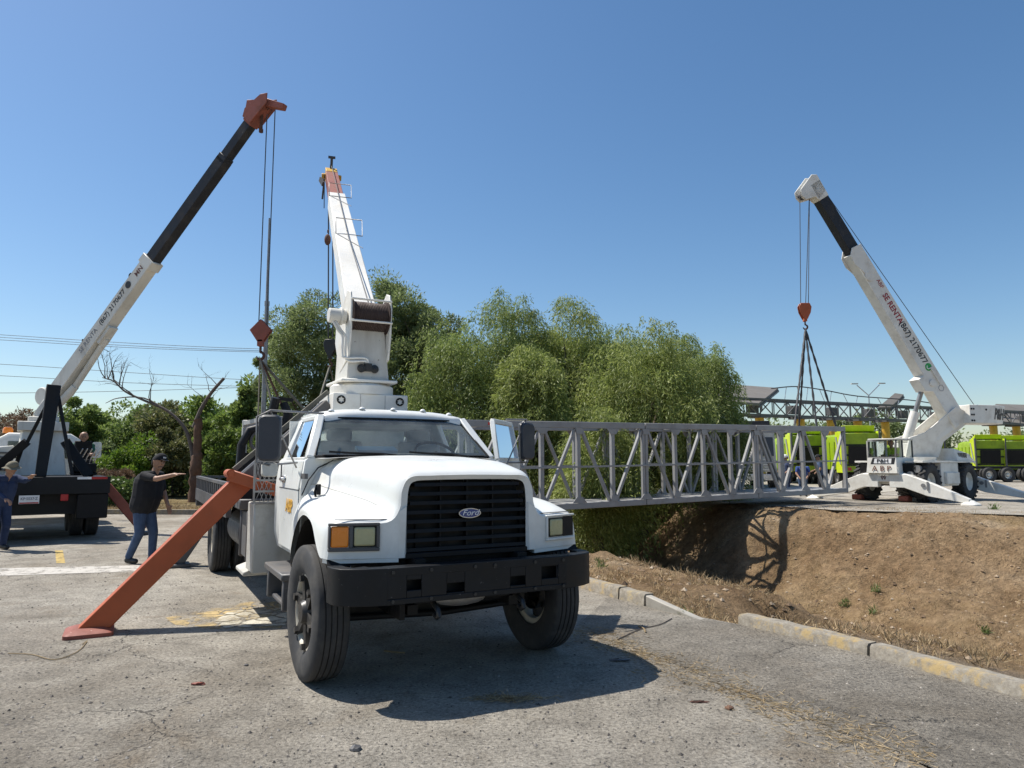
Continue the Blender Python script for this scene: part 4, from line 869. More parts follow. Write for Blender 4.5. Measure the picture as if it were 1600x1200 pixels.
m = MB(); m.cyl((-4.9, -.86, .78), (-3.7, -.86, .78), .27, 24); m.build('fuel_tank', M['grey_dark'], truck, 40, .015)
MB().hexa([(-3.2, -1.2, .42), (-2.6, -1.2, .42), (-2.6, -.75, .42), (-3.2, -.75, .42), (-3.2, -1.2, .46), (-2.6, -1.2, .46), (-2.6, -.75, .62), (-3.2, -.75, .62)]).build('lower_step', M['grey_white'], truck, 30, .008)
# bed
MB().bb(-8.6, -3.1, -1.2, 1.2, 1.10, 1.22).build('bed_deck', M['grey_dark'], truck, 30, .012)
m = MB(); m.bb(-8.62, -8.5, -1.28, 1.28, .86, 1.12); m.build('rear_sill', M['grey_dark'], truck, 30, .012)
for sgn in (-1, 1):
    rl = MB(); rl.bb(-8.62, -3.6, 1.26 * sgn - .03, 1.26 * sgn + .03, .98, 1.18); rl.bb(-8.62, -3.6, 1.26 * sgn - .03, 1.26 * sgn + .03, 1.36, 1.40)
    for k in range(18): x = -8.58 + k * .29; rl.bb(x, x + .05, 1.26 * sgn - .025, 1.26 * sgn + .025, 1.17, 1.37)
    rl.build('side_rail', M['grey_dark'], truck, 30)
m = MB(); m.bb(-8.62, -8.56, -1.26, 1.26, 1.36, 1.40)
for k in range(9): y = -1.22 + k * .3; m.bb(-8.61, -8.57, y, y + .05, 1.12, 1.37)
m.build('tail_rail', M['grey_dark'], truck, 30)
MB().box((-8.64, -.95, .78), (.05, .16, .14)).build('tail_lamp', M['red_lens'], truck, 30, .01)
# black guard frame and control post behind the cab
m = MB(); m.tube([(-3.3, -1.20, 1.22), (-3.3, -1.18, 1.85), (-3.3, -1.10, 2.03), (-3.3, -.95, 2.07), (-3.3, -.72, 2.07)], .05, 10); m.bb(-3.32, -3.28, -1.16, -.75, 1.22, 1.76); m.build('guard_frame', M['black'], truck, 50)
m = MB(); m.tube([Vector((-3.3, -.95 + .13 * math.cos(2 * math.pi * k / 24), 1.90 + .13 * math.sin(2 * math.pi * k / 24))) for k in range(25)], .02, 6); m.build('lamp_ring', M['grey_dark'], truck, 60)
m = MB(); m.tube([(-3.2, -.85, 2.0), (-3.2, -.86, 2.22), (-3.15, -.83, 2.42)], [.07, .06, .05], 8); m.tube([(-3.2, -.72, 2.0), (-3.15, -.68, 2.22), (-3.2, -.73, 2.36)], [.06, .06, .05], 8); m.beam((-3.2, -.8, 2.42), (-3.2, -.62, 2.40), .05, .04); m.build('control_post', M['black'], truck, 50)
# A-frame outriggers
for sgn in (-1, 1):
    top_ = Vector((-2.5, .36 * sgn, 2.30)); hinge = Vector((-2.45, 1.30 * sgn, 1.40)); foot = Vector((-2.47, 2.56 * sgn, .06))
    MB().beam(top_, hinge - (foot - hinge) * .03, .15, .25, (1, 0, 0)).build('stabiliser_sleeve', M['grey_dark'], truck, 30, .012)
    MB().beam(top_ + Vector((.0, 0, .16)), hinge + Vector((0, .05 * sgn, .17)), .05, .05).build('sleeve_pipe', M['sling'], truck, 30)
    ax_ = (foot - hinge).normalized(); pp_ = Vector((0, ax_.z, -ax_.y)) * (1 if sgn > 0 else 1); tr_ = [hinge - (foot - hinge) * .06 + Vector((a, 0, 0)) + pp_ * b for a, b in ((-.10, -.105), (.10, -.105), (.10, .105), (-.10, .105))]
    br_ = [p + ax_ * ((.055 - p.z) / ax_.z) for p in tr_]
    leg = MB().hexa(br_ + tr_).build('stabiliser_leg', M['orange'], truck, 30, .012, 2)
    MB().beam(hinge + Vector((.16, .12 * sgn, .12)), Vector((-2.10, .74 * sgn, 1.27)), .05, .12).build('stabiliser_arm', M['orange'], truck, 30, .008)
    m = MB(); m.cyl(hinge + Vector((-.1, .1 * sgn, .13)), hinge + Vector((.2, .1 * sgn, .13)), .045, 14); m.cyl(hinge + Vector((.195, .1 * sgn, .13)), hinge + Vector((.215, .1 * sgn, .13)), .03, 6); m.build('pivot_pin', M['orange'], leg, 40)
    f_ = MB(); f_.loft([[Vector((-2.47 + x, 2.60 * sgn + y, z)) for x, y in rrect(.44 * s_, .42 * s_, .05)] for z, s_ in ((.0, 1.0), (.035, 1.0), (.05, .9), (.075, .6))], True, True)
    f_.bb(-2.62, -2.58, 2.42 * sgn - .02, 2.42 * sgn + .02, .03, .1)
    f_.build('foot_pad', M['red_steel'], leg, 40)
    # rear stabilisers
    t2 = Vector((-6.95, 1.1 * sgn, .9)); f2 = Vector((-6.95, 1.62 * sgn, .05)); MB().beam(t2, f2, .16, .16, (1, 0, 0)).box((-6.95, 1.62 * sgn, .03), (.36, .36, .05)).build('rear_stabiliser', M['grey_dark'], truck, 30, .01)
# crane pedestal, turret, boom
MB().bb(-2.95, -2.25, -.36, .52, 2.02, 2.43).bb(-2.9, -2.3, -.34, .5, 1.2, 2.02).build('pedestal', M['crane_white'], truck, 30, .012, 2)
m = MB(); 
for y in (-.27, .42):
    for k in range(6): a = 2 * math.pi * k / 6; m.cyl((-2.25, y + .035 * math.cos(a), 2.35 + .035 * math.sin(a)), (-2.236, y + .035 * math.cos(a), 2.35 + .035 * math.sin(a)), .01, 6)
    m.lathe([(.05, 0), (.05, .008), (.035, .008)], (-2.25, y, 2.35), (1, 0, 0), 16)
m.build('bolt_flange', M['plastic'], truck, 40)
MB().bb(-2.249, -2.247, -.05, -.047, 2.03, 2.42).bb(-2.249, -2.247, .24, .243, 2.03, 2.42).build('panel_seam', M['grey_dark'], truck, 0)
TC = Vector((-2.6, .06, 0))
m = MB(); m.lathe([(.005, 2.43), (.37, 2.43), (.37, 2.53), (.33, 2.56), (.005, 2.57)], TC, (0, 0, 1), 40); m.build('slew_ring', M['crane_white'], truck, 40)
m = MB(); m.prism([(TC.x + .35, TC.y - .33, 2.565), (TC.x + .35, TC.y + .33, 2.565), (TC.x - .4, TC.y + .33, 2.565), (TC.x - .4, TC.y - .33, 2.565)], (0, 0, .035)); m.build('turret_plate', M['crane_white'], truck, 30, .008)
BT = tl(at(517, 272, 16.0)); BF = Vector((TC.x - .1, TC.y, 3.36)); BD = (BT - BF).normalized(); BS = BD.cross(Vector((0, 0, 1))).normalized(); BU = BS.cross(BD).normalized()
MB().hexa([(TC.x + .27, TC.y - .25, 2.6), (TC.x + .27, TC.y + .25, 2.6), (TC.x - .3, TC.y + .25, 2.6), (TC.x - .3, TC.y - .25, 2.6), (TC.x + .20, TC.y - .21, 3.20), (TC.x + .20, TC.y + .21, 3.20), (TC.x - .3, TC.y + .22, 3.3), (TC.x - .3, TC.y - .22, 3.3)]).build('turret', M['crane_white_old'], truck, 30, .012, 2)
for sgn in (-1, 1):
    pl = [(.28, 2.85), (.34, 3.1), (.36, 3.45), (.30, 3.62), (.18, 3.66), (-.05, 3.5), (-.3, 3.45), (-.35, 3.1), (-.1, 2.7)]
    MB().prism([(TC.x + x, TC.y + (.235 * sgn) - .012, z) for x, z in pl], (0, .024, 0)).build('side_plate', M['crane_white'], truck, 30, .006)
m = MB(); m.lathe([(.005, -.22), (.2, -.22), (.2, -.205), (.165, -.2)] + [(.165 + .006 * (k % 2), -.2 + .4 * k / 40) for k in range(41)] + [(.2, .205), (.2, .22), (.005, .22)], (TC.x + .2, TC.y, 3.36), (0, 1, 0), 28); m.build('winch_drum', M['drum'], truck, 50)
for z, x in ((3.53, .36), (3.27, .385)): MB().cyl((TC.x + x, TC.y - .24, z), (TC.x + x, TC.y + .24, z), .013, 8).build('drum_guard', M['crane_white'], truck, 50)
m = MB(); m.cyl((TC.x + .18, TC.y - .26, 3.34), (TC.x + .18, TC.y - .46, 3.34), .085, 18); m.cyl((TC.x + .18, TC.y - .30, 3.34), (TC.x + .18, TC.y - .33, 3.34), .105, 18); m.build('winch_motor', M['crane_white_old'], truck, 40, .006)
m = MB()
for o_ in (0, .035): m.tube(cr([(TC.x + .22, TC.y - .42 + o_, 3.27), (TC.x + .25, TC.y - .36 + o_, 3.16), (TC.x + .27, TC.y - .31 + o_, 3.08), (TC.x + .27, TC.y - .31 + o_, 2.90), (TC.x + .29, TC.y - .28 + o_, 2.84 - o_), (TC.x + .29, TC.y - .05, 2.85 - o_), (TC.x + .28, TC.y + .0 - o_, 2.78)], 5), .014, 8)
m.build('hydraulic_hose', M['crane_white'], truck, 60)
m = MB(); m.lathe([(.04, 0), (.05, .03), (.035, .06), (.004, .062)], (TC.x + .26, TC.y - .09, 2.73), (1, 0, 0), 16); m.bb(TC.x + .25, TC.y * 0 + TC.x + .31, TC.y - .05, TC.y + .03, 2.70, 2.79); m.lathe([(.045, 0), (.05, .02), (.004, .03)], (TC.x + .262, TC.y + .07, 2.73), (1, 0, 0), 16); m.build('valve_block', M['hub'], truck, 40)
def bp(t, s=0, u=0): return BF.lerp(BT, t) + BS * s + BU * u
MB().beam(bp(-.02), bp(.70), .36, .36, BU, .32, .33).build('boom_base_section', M['crane_white'], truck, 30, .012, 2)
MB().beam(bp(.69), bp(.965), .27, .27, BU, .26, .26).build('boom_inner_section', M['red_steel'], truck, 30, .008)
m = MB(); m.beam(bp(.96, -.22), bp(.96, .22), .10, .12, BU); m.beam(bp(.955), bp(1.0), .26, .28, BU); m.build('boom_head', M['yellow_steel'], truck, 30, .01)
m = MB(); m.lathe([(.12, -.03), (.09, -.01), (.09, .01), (.12, .03), (.02, .03), (.02, -.03), (.12, -.03)], bp(1.0, 0, .1), BS, 20); m.tube([bp(.99, 0, .1), bp(1.0, 0, .38)], .03, 6); m.beam(bp(1.0, -.08, .38), bp(1.0, .08, .38), .04, .05); m.build('head_sheave', M['cable'], truck, 40)
for t in (.36, .66):
    m = MB(); a, b = (-.16, .26); m.tube([bp(t, a, .17), bp(t + .03, a, .36), bp(t + .03, b, .36), bp(t, b, .17), bp(t, a, .17)], .009, 6); m.tube([bp(t, a, .18), bp(t - .08, b - .05, .18)], .006, 6); m.build('boom_handrail', M['steel'], truck, 60)
MB().tube([Vector((TC.x + .2, TC.y, 3.54)), bp(.33, .02, .21), bp(1.0, 0, .2)], .008, 5).build('hoist_rope', M['cable'], truck, 60)
m = MB(); m.ball(bp(.43, -.25, -.12), .055, 10, (1, 1, 1.8)); m.cyl(bp(.43, -.25, 0), bp(.43, -.25, .05), .015, 8); m.build('hook_weight', M['rust'], truck, 50)
m = MB(); m.tube([bp(.90, -.18, .05), bp(.90, -.2, -.4)], .02, 6); m.beam(bp(.92, -.26, .0), bp(.89, -.2, -.05), .05, .1); m.tube([bp(.93, -.17, .1), bp(.90, -.15, -.6)], .01, 5); m.build('limit_switch', M['cable'], truck, 50)
# ------------------------------------------------------------------ footbridge truss hanging from the cranes
FD = Vector((.852, .524, 0)).normalized(); FN = Vector((-.524, .852, 0)).normalized()
F0 = Vector((1.55, 19.1, 0)); QL, QR = -8.05, 12.15; WID = 1.75
def zb_(q): return .28 + (q - QL) / (QR - QL) * .30
def zt_(q): return zb_(q) + 2.33
def fp(q, side, z): p = F0 + FD * q + FN * (WID * side); return Vector((p.x, p.y, z))
FBO = fp(QL, 0, zb_(QL)); fb = thing('footbridge_truss', 'long grey steel footbridge truss slung between the cranes over the ditch', 'footbridge', FBO)
def fl(p): return Vector(p) - FBO
npan = 17; dq = (QR - QL) / npan; qs = [QL + dq * i for i in range(npan + 1)]
cuts = [QL] + [qs[i] for i in (1, 5, 9, 13)] + [QR]
for side in (0, 1):
    for a, b in zip(cuts[:-1], cuts[1:]):
        for zf, h in ((zt_, .17), (zb_, .16)):
            MB().beam(fl(fp(a + .012, side, zf(a) + (-h / 2 if zf is zt_ else h / 2))), fl(fp(b - .012, side, zf(b) + (-h / 2 if zf is zt_ else h / 2))), .13, h).build('top_chord' if zf is zt_ else 'bottom_chord', M['truss'], fb, 30, .01)
    for i, q in enumerate(qs):
        q2 = min(max(q, QL + .06), QR - .06)
        if i in (5, 9, 13):
            for o_ in (-.06, .06): MB().beam(fl(fp(q2 + o_, side, zb_(q) + .16)), fl(fp(q2 + o_, side, zt_(q) - .17)), .085, .10, FD).build('upright', M['truss'], fb, 30, .006)
        else: MB().beam(fl(fp(q2, side, zb_(q) + .16)), fl(fp(q2, side, zt_(q) - .17)), .11, .11, FD).build('upright', M['truss'], fb, 30, .006)
        if i < npan:
            up = i % 2 == 0
            a, b = (q + .11, q + dq - .11)
            z0, z1 = (zb_(q) + .18, zt_(q) - .19)
            if not up: z0, z1 = z1, z0
            MB().beam(fl(fp(a, side, z0)), fl(fp(b, side, z1)), .08, .085, FN).build('diagonal', M['truss'], fb, 30, .005)
    MB().beam(fl(fp(QL, side, zb_(QL) + 1.12) - FN * (.07 if side == 0 else -.07)), fl(fp(QR, side, zb_(QR) + 1.12) - FN * (.07 if side == 0 else -.07)), .035, .05).build('handrail', M['truss'], fb, 30)
for i, q in enumerate(qs):
    q2 = min(max(q, QL + .06), QR - .06)
    MB().beam(fl(fp(q2, .04, zb_(q) + .07)), fl(fp(q2, .96, zb_(q) + .07)), .08, .10).build('floor_beam', M['truss'], fb, 30)
    MB().beam(fl(fp(q2, .04, zt_(q) - .07)), fl(fp(q2, .96, zt_(q) - .07)), .08, .09).build('roof_beam', M['truss'], fb, 30)
    if i < npan and i % 2: MB().beam(fl(fp(q2, .05, zt_(q) - .09)), fl(fp(q2 + dq, .95, zt_(q) - .09)), .05, .05).build('roof_brace', M['truss'], fb, 30)
    if i < npan:
        MB().hexa([fl(fp(q + .01, .05, zb_(q) + .125)), fl(fp(q + dq - .01, .05, zb_(q + dq) + .125)), fl(fp(q + dq - .01, .95, zb_(q + dq) + .125)), fl(fp(q + .01, .95, zb_(q) + .125)), fl(fp(q + .01, .05, zb_(q) + .145)), fl(fp(q + dq - .01, .05, zb_(q + dq) + .145)), fl(fp(q + dq - .01, .95, zb_(q + dq) + .145)), fl(fp(q + .01, .95, zb_(q) + .145))]).build('deck_plate', M['truss'], fb, 30)

for side in (0, 1):
    for i, q in enumerate(qs[1:-1]):
        o_ = FN * (-.068 if side == 0 else .068)
        for z, hh in ((zt_(q) - .17, -.16), (zb_(q) + .16, .16)):
            wd = .24 if (i % 2 == 0) == (hh > 0) else .12
            pz = [fl(fp(q - wd, side, z)) + o_, fl(fp(q + wd, side, z)) + o_, fl(fp(q + .09, side, z + hh)) + o_, fl(fp(q - .09, side, z + hh)) + o_]
            MB().prism([p - FN * .006 for p in pz], FN * .012).build('gusset_plate', M['truss'], fb, 0)

def hook_block(P, label, s, mat, diamond=False):
    t = thing('hook_block', label, 'hook block', P); m = MB()
    if diamond:
        for o_ in (-.07, .05): m.prism([(0, o_ * s, .32 * s), (.25 * s, o_ * s, .06 * s), (.06 * s, o_ * s, -.22 * s), (-.06 * s, o_ * s, -.22 * s), (-.25 * s, o_ * s, .06 * s)], (0, .03 * s, 0))
        m.box((0, 0, -.24 * s), (.13 * s, .14 * s, .16 * s))
    else:
        for o_ in (-.1, .07): m.prism([(.17 * s, o_ * s, .25 * s), (.24 * s, o_ * s, .1 * s), (.2 * s, o_ * s, -.12 * s), (.07 * s, o_ * s, -.38 * s), (-.07 * s, o_ * s, -.38 * s), (-.2 * s, o_ * s, -.12 * s), (-.24 * s, o_ * s, .1 * s), (-.17 * s, o_ * s, .25 * s)], (0, .03 * s, 0))
        m.box((0, 0, -.4 * s), (.12 * s, .16 * s, .12 * s))
    m.build('block_body', M[mat], t, 30, .01)
    m = MB(); m.lathe([(.17 * s, -.05 * s), (.13 * s, -.02 * s), (.13 * s, .02 * s), (.17 * s, .05 * s), (.03, .05 * s), (.03, -.05 * s), (.17 * s, -.05 * s)], (0, 0, .03 * s), (0, 1, 0), 20); m.build('sheave', M['cable'], t, 40)
    m = MB(); z0 = -.33 * s if diamond else -.46 * s; pts = [(0, 0, z0), (0, 0, z0 - .12 * s)] + [(.085 * s * math.sin(a) , 0, z0 - .21 * s + .085 * s * math.cos(a)) for a in np.linspace(.0, 4.6, 14)]
    m.tube(pts, [.03 * s] * 5 + [.035 * s] * 6 + [.028 * s] * 3 + [.015 * s] * 2, 8); m.build('hook', M['rust'], t, 60)
    return t, Vector(P) + Vector((0, 0, z0 - .30 * s))
def sling(p0, p1, label, r=.028, mat='sling', cat='sling', group=None, name='lifting_sling', flat=True, sag=.0):
    p0, p1 = Vector(p0), Vector(p1); m = MB()
    if flat: m.beam(p0, p1, r * 2.4, r * .6, FD)
    else:
        n = max(6, int((p1 - p0).length / .22)); m.tube([p0.lerp(p1, k / n) for k in range(n + 1)], [r * (1.25 if k % 2 else .8) for k in range(n + 1)], 6)
    L = (p1 - p0).length
    if flat: m.tube([p1 + FN * .0 + Vector((0, 0, .05)), p1 + Vector((0, 0, -.12))], r * .9, 6)
    return tag(m.build(name, M[mat], None, 40), label, cat, group)

# left hook
hl_p = at(408, 520, 15.45); _, hb = hook_block(hl_p, 'dark red diamond hook block hanging at the left end of the footbridge', .95, 'red_steel', True)
for i, (q, sd, lb) in enumerate([(QL + .35, 0, 'webbing sling to the near left corner of the footbridge, leftmost under the red hook block'), (QL + 1.1, 0, 'webbing sling from the red hook block to the near chord, second from the left'), (QL + .35, 1, 'webbing sling from the red hook block to the far left corner'), (QL + 1.1, 1, 'webbing sling from the red hook block to the far chord, rightmost')]):
    sling(hb, fp(q, sd, zt_(q) - .02), lb, .035, group='slings at the left end of the footbridge')
sling(hb + Vector((.02, 0, 0)), fp(QL + .75, .3, zt_(QL) - .05), 'brown webbing sling hanging straight under the red hook block', .04, 'rust', group='slings at the left end of the footbridge')
# middle hook
hm_p = at(516, 541, 15.9); _, hb = hook_block(hm_p, 'small black hook block hanging left of the white turret', .62, 'hub')
for q, sd, lb in ((-6.9, 0, 'left webbing sling under the small black hook block'), (-5.7, .9, 'right webbing sling under the small black hook block')): sling(hb, fp(q, sd, zt_(q) - .02), lb, .05, group='slings under the small black hook block')
TMW = TMI.inverted()
MB().tube([TMI @ (TMW @ bp(.985, -.05, -.12)), TMI @ (hm_p + Vector((-.05, 0, .2)))], .016, 5).tube([TMI @ (TMW @ bp(.985, .05, -.12)), TMI @ (hm_p + Vector((.05, 0, .2)))], .016, 5).build('fall_rope', M['cable'], truck, 60)
# right hook
hr_p = at(1257, 484, 25.4); _, hb = hook_block(hr_p, 'orange-red teardrop hook block hanging over the right end of the footbridge', .95, 'orange')
for q, sd, lb in ((9.4, 0, 'leftmost chain sling under the orange hook block'), (12.0, 1, 'second chain sling from the left under the orange hook block'), (10.6, 0, 'third chain sling from the left under the orange hook block'), (11.7, 0, 'rightmost chain sling under the orange hook block')):
    sling(hb, fp(q, sd, zt_(q) - .02), lb, .035, 'cable', 'chain', 'chain slings at the right end of the footbridge', 'chain_sling', False)

# ------------------------------------------------------------------ rear-facing crane truck at the left edge
LA = math.atan2(.82, -.57); LO = Vector((-9.75, 14.9, 0))
lt = thing('crane_truck', 'old crane truck seen from behind with black bed and raised white and black boom', 'crane truck', LO, LA)
LMI = (Matrix.Translation(LO) @ Matrix.Rotation(LA, 4, 'Z')).inverted()
def ll(p): return LMI @ Vector(p)
# x forward (away from camera), y left (camera left)
MB().bb(0, 4.2, -1.22, 1.22, 1.05, 1.33).build('bed_deck', M['black'], lt, 30, .012)
MB().bb(-.05, 0, -1.22, 1.22, .98, 1.34).build('rear_sill', M['black'], lt, 30, .008)
MB().bb(.25, .35, -1.1, 1.1, .55, 1.05).bb(.3, 4.5, -.45, .45, .62, 1.0).build('rear_frame', M['black'], lt, 30)
MB().bb(-.02, .24, -1.2, -.62, .45, .98).build('side_box', M['plastic'], lt, 30, .02)
pl = MB().bb(-.062, -.052, .05, .40, .80, .97).build('number_plate', M['txt_white'], lt, 0)
text('KP·5537·Z', .075, M['txt_grey'], pl, frame((-.064, .225, .90), (0, -1, 0), (0, 0, 1)), bold=.02, sx=.9)
MB().bb(-.064, -.060, .06, .39, .805, .83).build('plate_stripe', M['red_lens'], pl, 0)
MB().bb(-.06, -.03, -.46, -.32, .84, .98).build('tail_lamp', M['red_lens'], lt, 30, .01)
MB().bb(-.058, -.0501, -.86, -.60, 1.285, 1.335).build('reflector', M['txt_white'], lt, 0); MB().bb(-.058, -.0501, -1.16, -.86, 1.285, 1.335).build('reflector', M['red_lens'], lt, 0)
for sgn in (-1, 1):
    for xx in (1.3, 2.6):
        wheel(lt, (xx, 1.0 * sgn, .5), sgn, .5, .26, .29, 'disc', 32); wheel(lt, (xx, .70 * sgn, .5), sgn, .5, .26, .29, 'disc', 24)
    wheel(lt, (7.6, 1.0 * sgn, .5), sgn, .5, .26, .29, 'disc', 32)
    MB().bb(.5, .72, 1.14 * sgn - .09, 1.14 * sgn + .09, .42, 1.3).build('stabiliser_sleeve', M['red_steel'], lt, 30, .01)
    lg = MB().beam((.6, 1.2 * sgn, 1.12), (.62, 2.0 * sgn, .12), .2, .2, (1, 0, 0)).build('stabiliser_leg', M['red_steel'], lt, 30, .01)
    MB().box((.62, 2.05 * sgn, .04), (.36, .36, .06)).build('foot_pad', M['grey_dark'], lg, 30, .01)
# pedestal, cab, hood
MB().hexa([(2.5, -.52, 1.33), (2.5, .52, 1.33), (3.6, .52, 1.33), (3.6, -.52, 1.33), (2.75, -.40, 2.4), (2.75, .40, 2.4), (3.5, .45, 2.4), (3.5, -.45, 2.4)]).build('pedestal', M['crane_white_old'], lt, 30, .015)
MB().bb(2.65, 3.6, -.52, .52, 2.4, 2.62).bb(2.9, 3.5, -.32, .32, 2.62, 2.75).build('slew_ring', M['crane_white_old'], lt, 30, .012)
m = MB(); rs = []
for x, s_ in ((5.0, .9), (5.1, 1.0), (6.4, 1.0), (6.55, .92)): rs.append([Vector((x, y * s_, 1.0 + (z - 1.0) * (s_ if z > 1.5 else 1))) for y, z in ((-1.1, .9), (-1.12, 1.7), (-.95, 2.25), (-.7, 2.42), (.7, 2.42), (.95, 2.25), (1.12, 1.7), (1.1, .9))])
m.loft(rs, True, True); m.build('cab', M['crane_white'], lt, 40, .02, 2)
MB().bb(4.985, 5.0, -.7, .7, 1.75, 2.2).build('rear_window', M['glass_dark'], lt, 0)
m = MB(); m.loft([[Vector((x, y, z)) for y, z in ((-1.0, .9), (-.95, 1.55), (-.6, 1.68), (.6, 1.68), (.95, 1.55), (1.0, .9))] for x in (6.5, 8.3)], True, True); m.build('hood', M['crane_white'], lt, 40, .03, 2)
m = MB(); m.lathe([(.12, 0), (.12, .1), (.09, .16), (.005, .17)], (5.6, .72, 2.42), (0, 0, 1), 14); m.build('beacon', M['amber'], lt, 40)
m = MB(); m.loft([[Vector((6.1 + dx, -1.42 + a, 2.0 + b)) for a, b in rrect(.22, .46, .05)] for dx in (-.04, .03)], True, True); mo = m.build('mirror', M['chrome'], lt, 40)
m = MB(); m.tube([(6.1, -1.1, 1.5), (6.1, -1.4, 1.75), (6.1, -1.4, 1.95)], .02, 6); m.tube([(6.1, -1.0, 2.1), (6.1, -1.35, 2.15)], .015, 6); m.build('mirror_bracket', M['chrome'], mo, 60)
m = MB(); m.loft([[Vector((x, y, z)) for y, z in ((.55, 1.33), (1.2, 1.33), (1.2, 1.75), (1.0, 2.0), (.55, 2.05))] for x in (3.0, 4.4)], True, True); m.build('engine_cover', M['crane_white_old'], lt, 40, .03, 2)
m = MB()
for k in range(5): m.bb(2.96, 2.98, .62, 1.15, 1.45 + k * .1, 1.49 + k * .1)
m.build('grille', M['grey_dark'], lt, 30)
# operator platform on the right
MB().bb(2.9, 3.9, -1.2, -.66, 1.33, 1.40).bb(3.3, 3.75, -1.12, -.72, 1.40, 1.72).bb(3.72, 3.82, -1.12, -.72, 1.7, 2.2).build('operator_seat', M['plastic'], lt, 30, .02)
m = MB()
for k in range(5): m.tube([(2.95 + .02 * k, -.72 - k * .09, 1.4), (2.92, -.75 - k * .1, 1.75), (2.8, -.85 - k * .1, 1.98)], .014, 6)
m.build('control_lever', M['chrome'], lt, 60)
m = MB(); m.bb(2.85, 3.05, -1.18, -.68, 1.40, 1.62); m.build('control_console', M['plastic'], lt, 30, .02)
# black A-frame at the rear of the bed
post_top = ll(at(84, 603, 15.35)); pb = ll(at(63, 745, 15.0)); pb.z = 1.33
m = MB(); m.beam(pb, post_top, .20, .2, (1, 0, 0), .27, .24); m.build('frame_post', M['black'], lt, 30, .012)
for tx, ty, ex, ey, zz in ((82, 615, 40, 696, None), (90, 612, 113, 742, None)):
    a = ll(at(tx, ty, 15.4)); b = ll(at(ex, ey, 15.3)); MB().beam(a, b, .07, .07, (1, 0, 0)).build('frame_brace', M['black'], lt, 30, .008)
a = ll(at(42, 690, 15.3)); b = ll(at(-25, 748, 15.2)); MB().beam(a, b, .18, .12, (1, 0, 0)).build('frame_brace', M['black'], lt, 30, .008)
a = ll(at(102, 690, 15.9)); b = ll(at(140, 745, 15.9)); MB().beam(a, b, .2, .16, (1, 0, 0)).build('frame_brace', M['black'], lt, 30, .008)
a = ll(at(38, 690, 15.4)); b = ll(at(22, 735, 15.4)); MB().beam(a, b, .08, .08, (1, 0, 0)).build('frame_brace', M['black'], lt, 30, .008)
# boom
LF = ll(at(92, 612, 17.6)); LT = ll(at(413, 163, 15.45)); LD = (LT - LF).normalized(); LS = LD.cross(Vector((0, 0, 1))).normalized(); LU = LS.cross(LD).normalized()
def lb(t, s=0, u=0): return LF.lerp(LT, t) + LS * s + LU * u
MB().beam(ll(Vector((0, 0, 0))) * 0 + Vector((3.2, 0, 2.7)), lb(-.02), .5, .4, (1, 0, 0), .36, .3).build('turret', M['crane_white_old'], lt, 30, .015)
MB().beam(lb(-.03), lb(.475), .33, .37, LU, .29, .33).build('boom_base_section', M['crane_white_old'], lt, 30, .012)
m = MB(); m.beam(lb(.455, 0, .0), lb(.482), .34, .40, LU); m.box(lb(.465, -.02, .28), (.12, .12, .14)); m.build('boom_collar', M['crane_white_old'], lt, 30, .01)
MB().beam(lb(.47), lb(.82), .25, .28, LU).build('boom_middle_section', M['boom_black'], lt, 30, .01)
MB().beam(lb(.81), lb(.95), .21, .235, LU).build('boom_inner_section', M['boom_black'], lt, 30, .01)
m = MB(); m.beam(lb(.81, 0, 0), lb(.83, 0, 0), .25, .27, LU); m.build('boom_inner_collar', M['boom_black'], lt, 30, .01)
hd = MB(); hd.beam(lb(.935), lb(1.0), .26, .28, LU)
for s_ in (-.16, .16): hd.prism([lb(.94, s_ - .015, -.15), lb(1.01, s_ - .015, -.2), lb(1.03, s_ - .015, -.05), lb(1.015, s_ - .015, .1), lb(.96, s_ - .015, .24), lb(.94, s_ - .015, .15)], LS * .03)
hd.beam(lb(1.0, 0, .1), lb(1.03, 0, -.55), .16, .2, LD, .14, .13); hd.beam(lb(.955, .0, .15), lb(.985, 0, .33), .2, .2, LS); hd.build('boom_head', M['red_steel'], lt, 30, .012)
m = MB()
for u_, t_ in ((-.02, 1.0), (.12, .975)): m.lathe([(.14, -.03), (.10, -.01), (.10, .01), (.14, .03)], lb(t_, 0, u_), LS, 18)
m.build('head_sheave', M['cable'], lt, 40)
a, b = lb(.975, 0, -.12), ll(hl_p + Vector((-.06, 0, .15))); c_, d_ = lb(1.012, 0, -.18), ll(hl_p + Vector((.12, 0, .15)))
MB().tube([ll(TMW @ Vector((0, 0, 0))) * 0 + Vector((b.x, b.y, a.z)), b], .012, 5).tube([Vector((d_.x, d_.y, c_.z)), d_], .012, 5).build('fall_rope', M['cable'], lt, 60)
m = MB(); m.tube([a, a + Vector((0, 0, -.35))], .035, 6); m.tube([a + Vector((0, 0, -.34)), a + Vector((0, 0, -.42))], .05, 6); m.build('rope_anchor', M['rust'], lt, 50)
MB().tube([lb(.02, -.05, -.30), lb(.22, -.02, -.24)], .075, 14).build('lift_cylinder', M['crane_white_old'], lt, 40)
MB().tube([Vector((3.25, 0, 2.65)), lb(.05, -.03, -.30)], .09, 14).build('lift_cylinder', M['crane_white_old'], lt, 40)
m = MB(); m.beam(lb(.20, 0, -.22), lb(.26, 0, -.20), .24, .12, LU); m.build('cylinder_lug', M['crane_white_old'], lt, 30, .01)
m = MB(); m.cyl(lb(-.03, -.28, .1), lb(-.03, .28, .1), .22, 20); m.box(lb(-.045, -.2, .15), (.4, .3, .4)); m.build('winch', M['crane_white_old'], lt, 40, .02)
m = MB(); m.lathe([(.07, -.02), (.07, .02), (.005, .02)], lb(.40, 0, .27), LS, 16); m.box(lb(.155, 0, .28), (.1, .06, .18)); m.build('boom_fitting', M['plastic'], lt, 40)
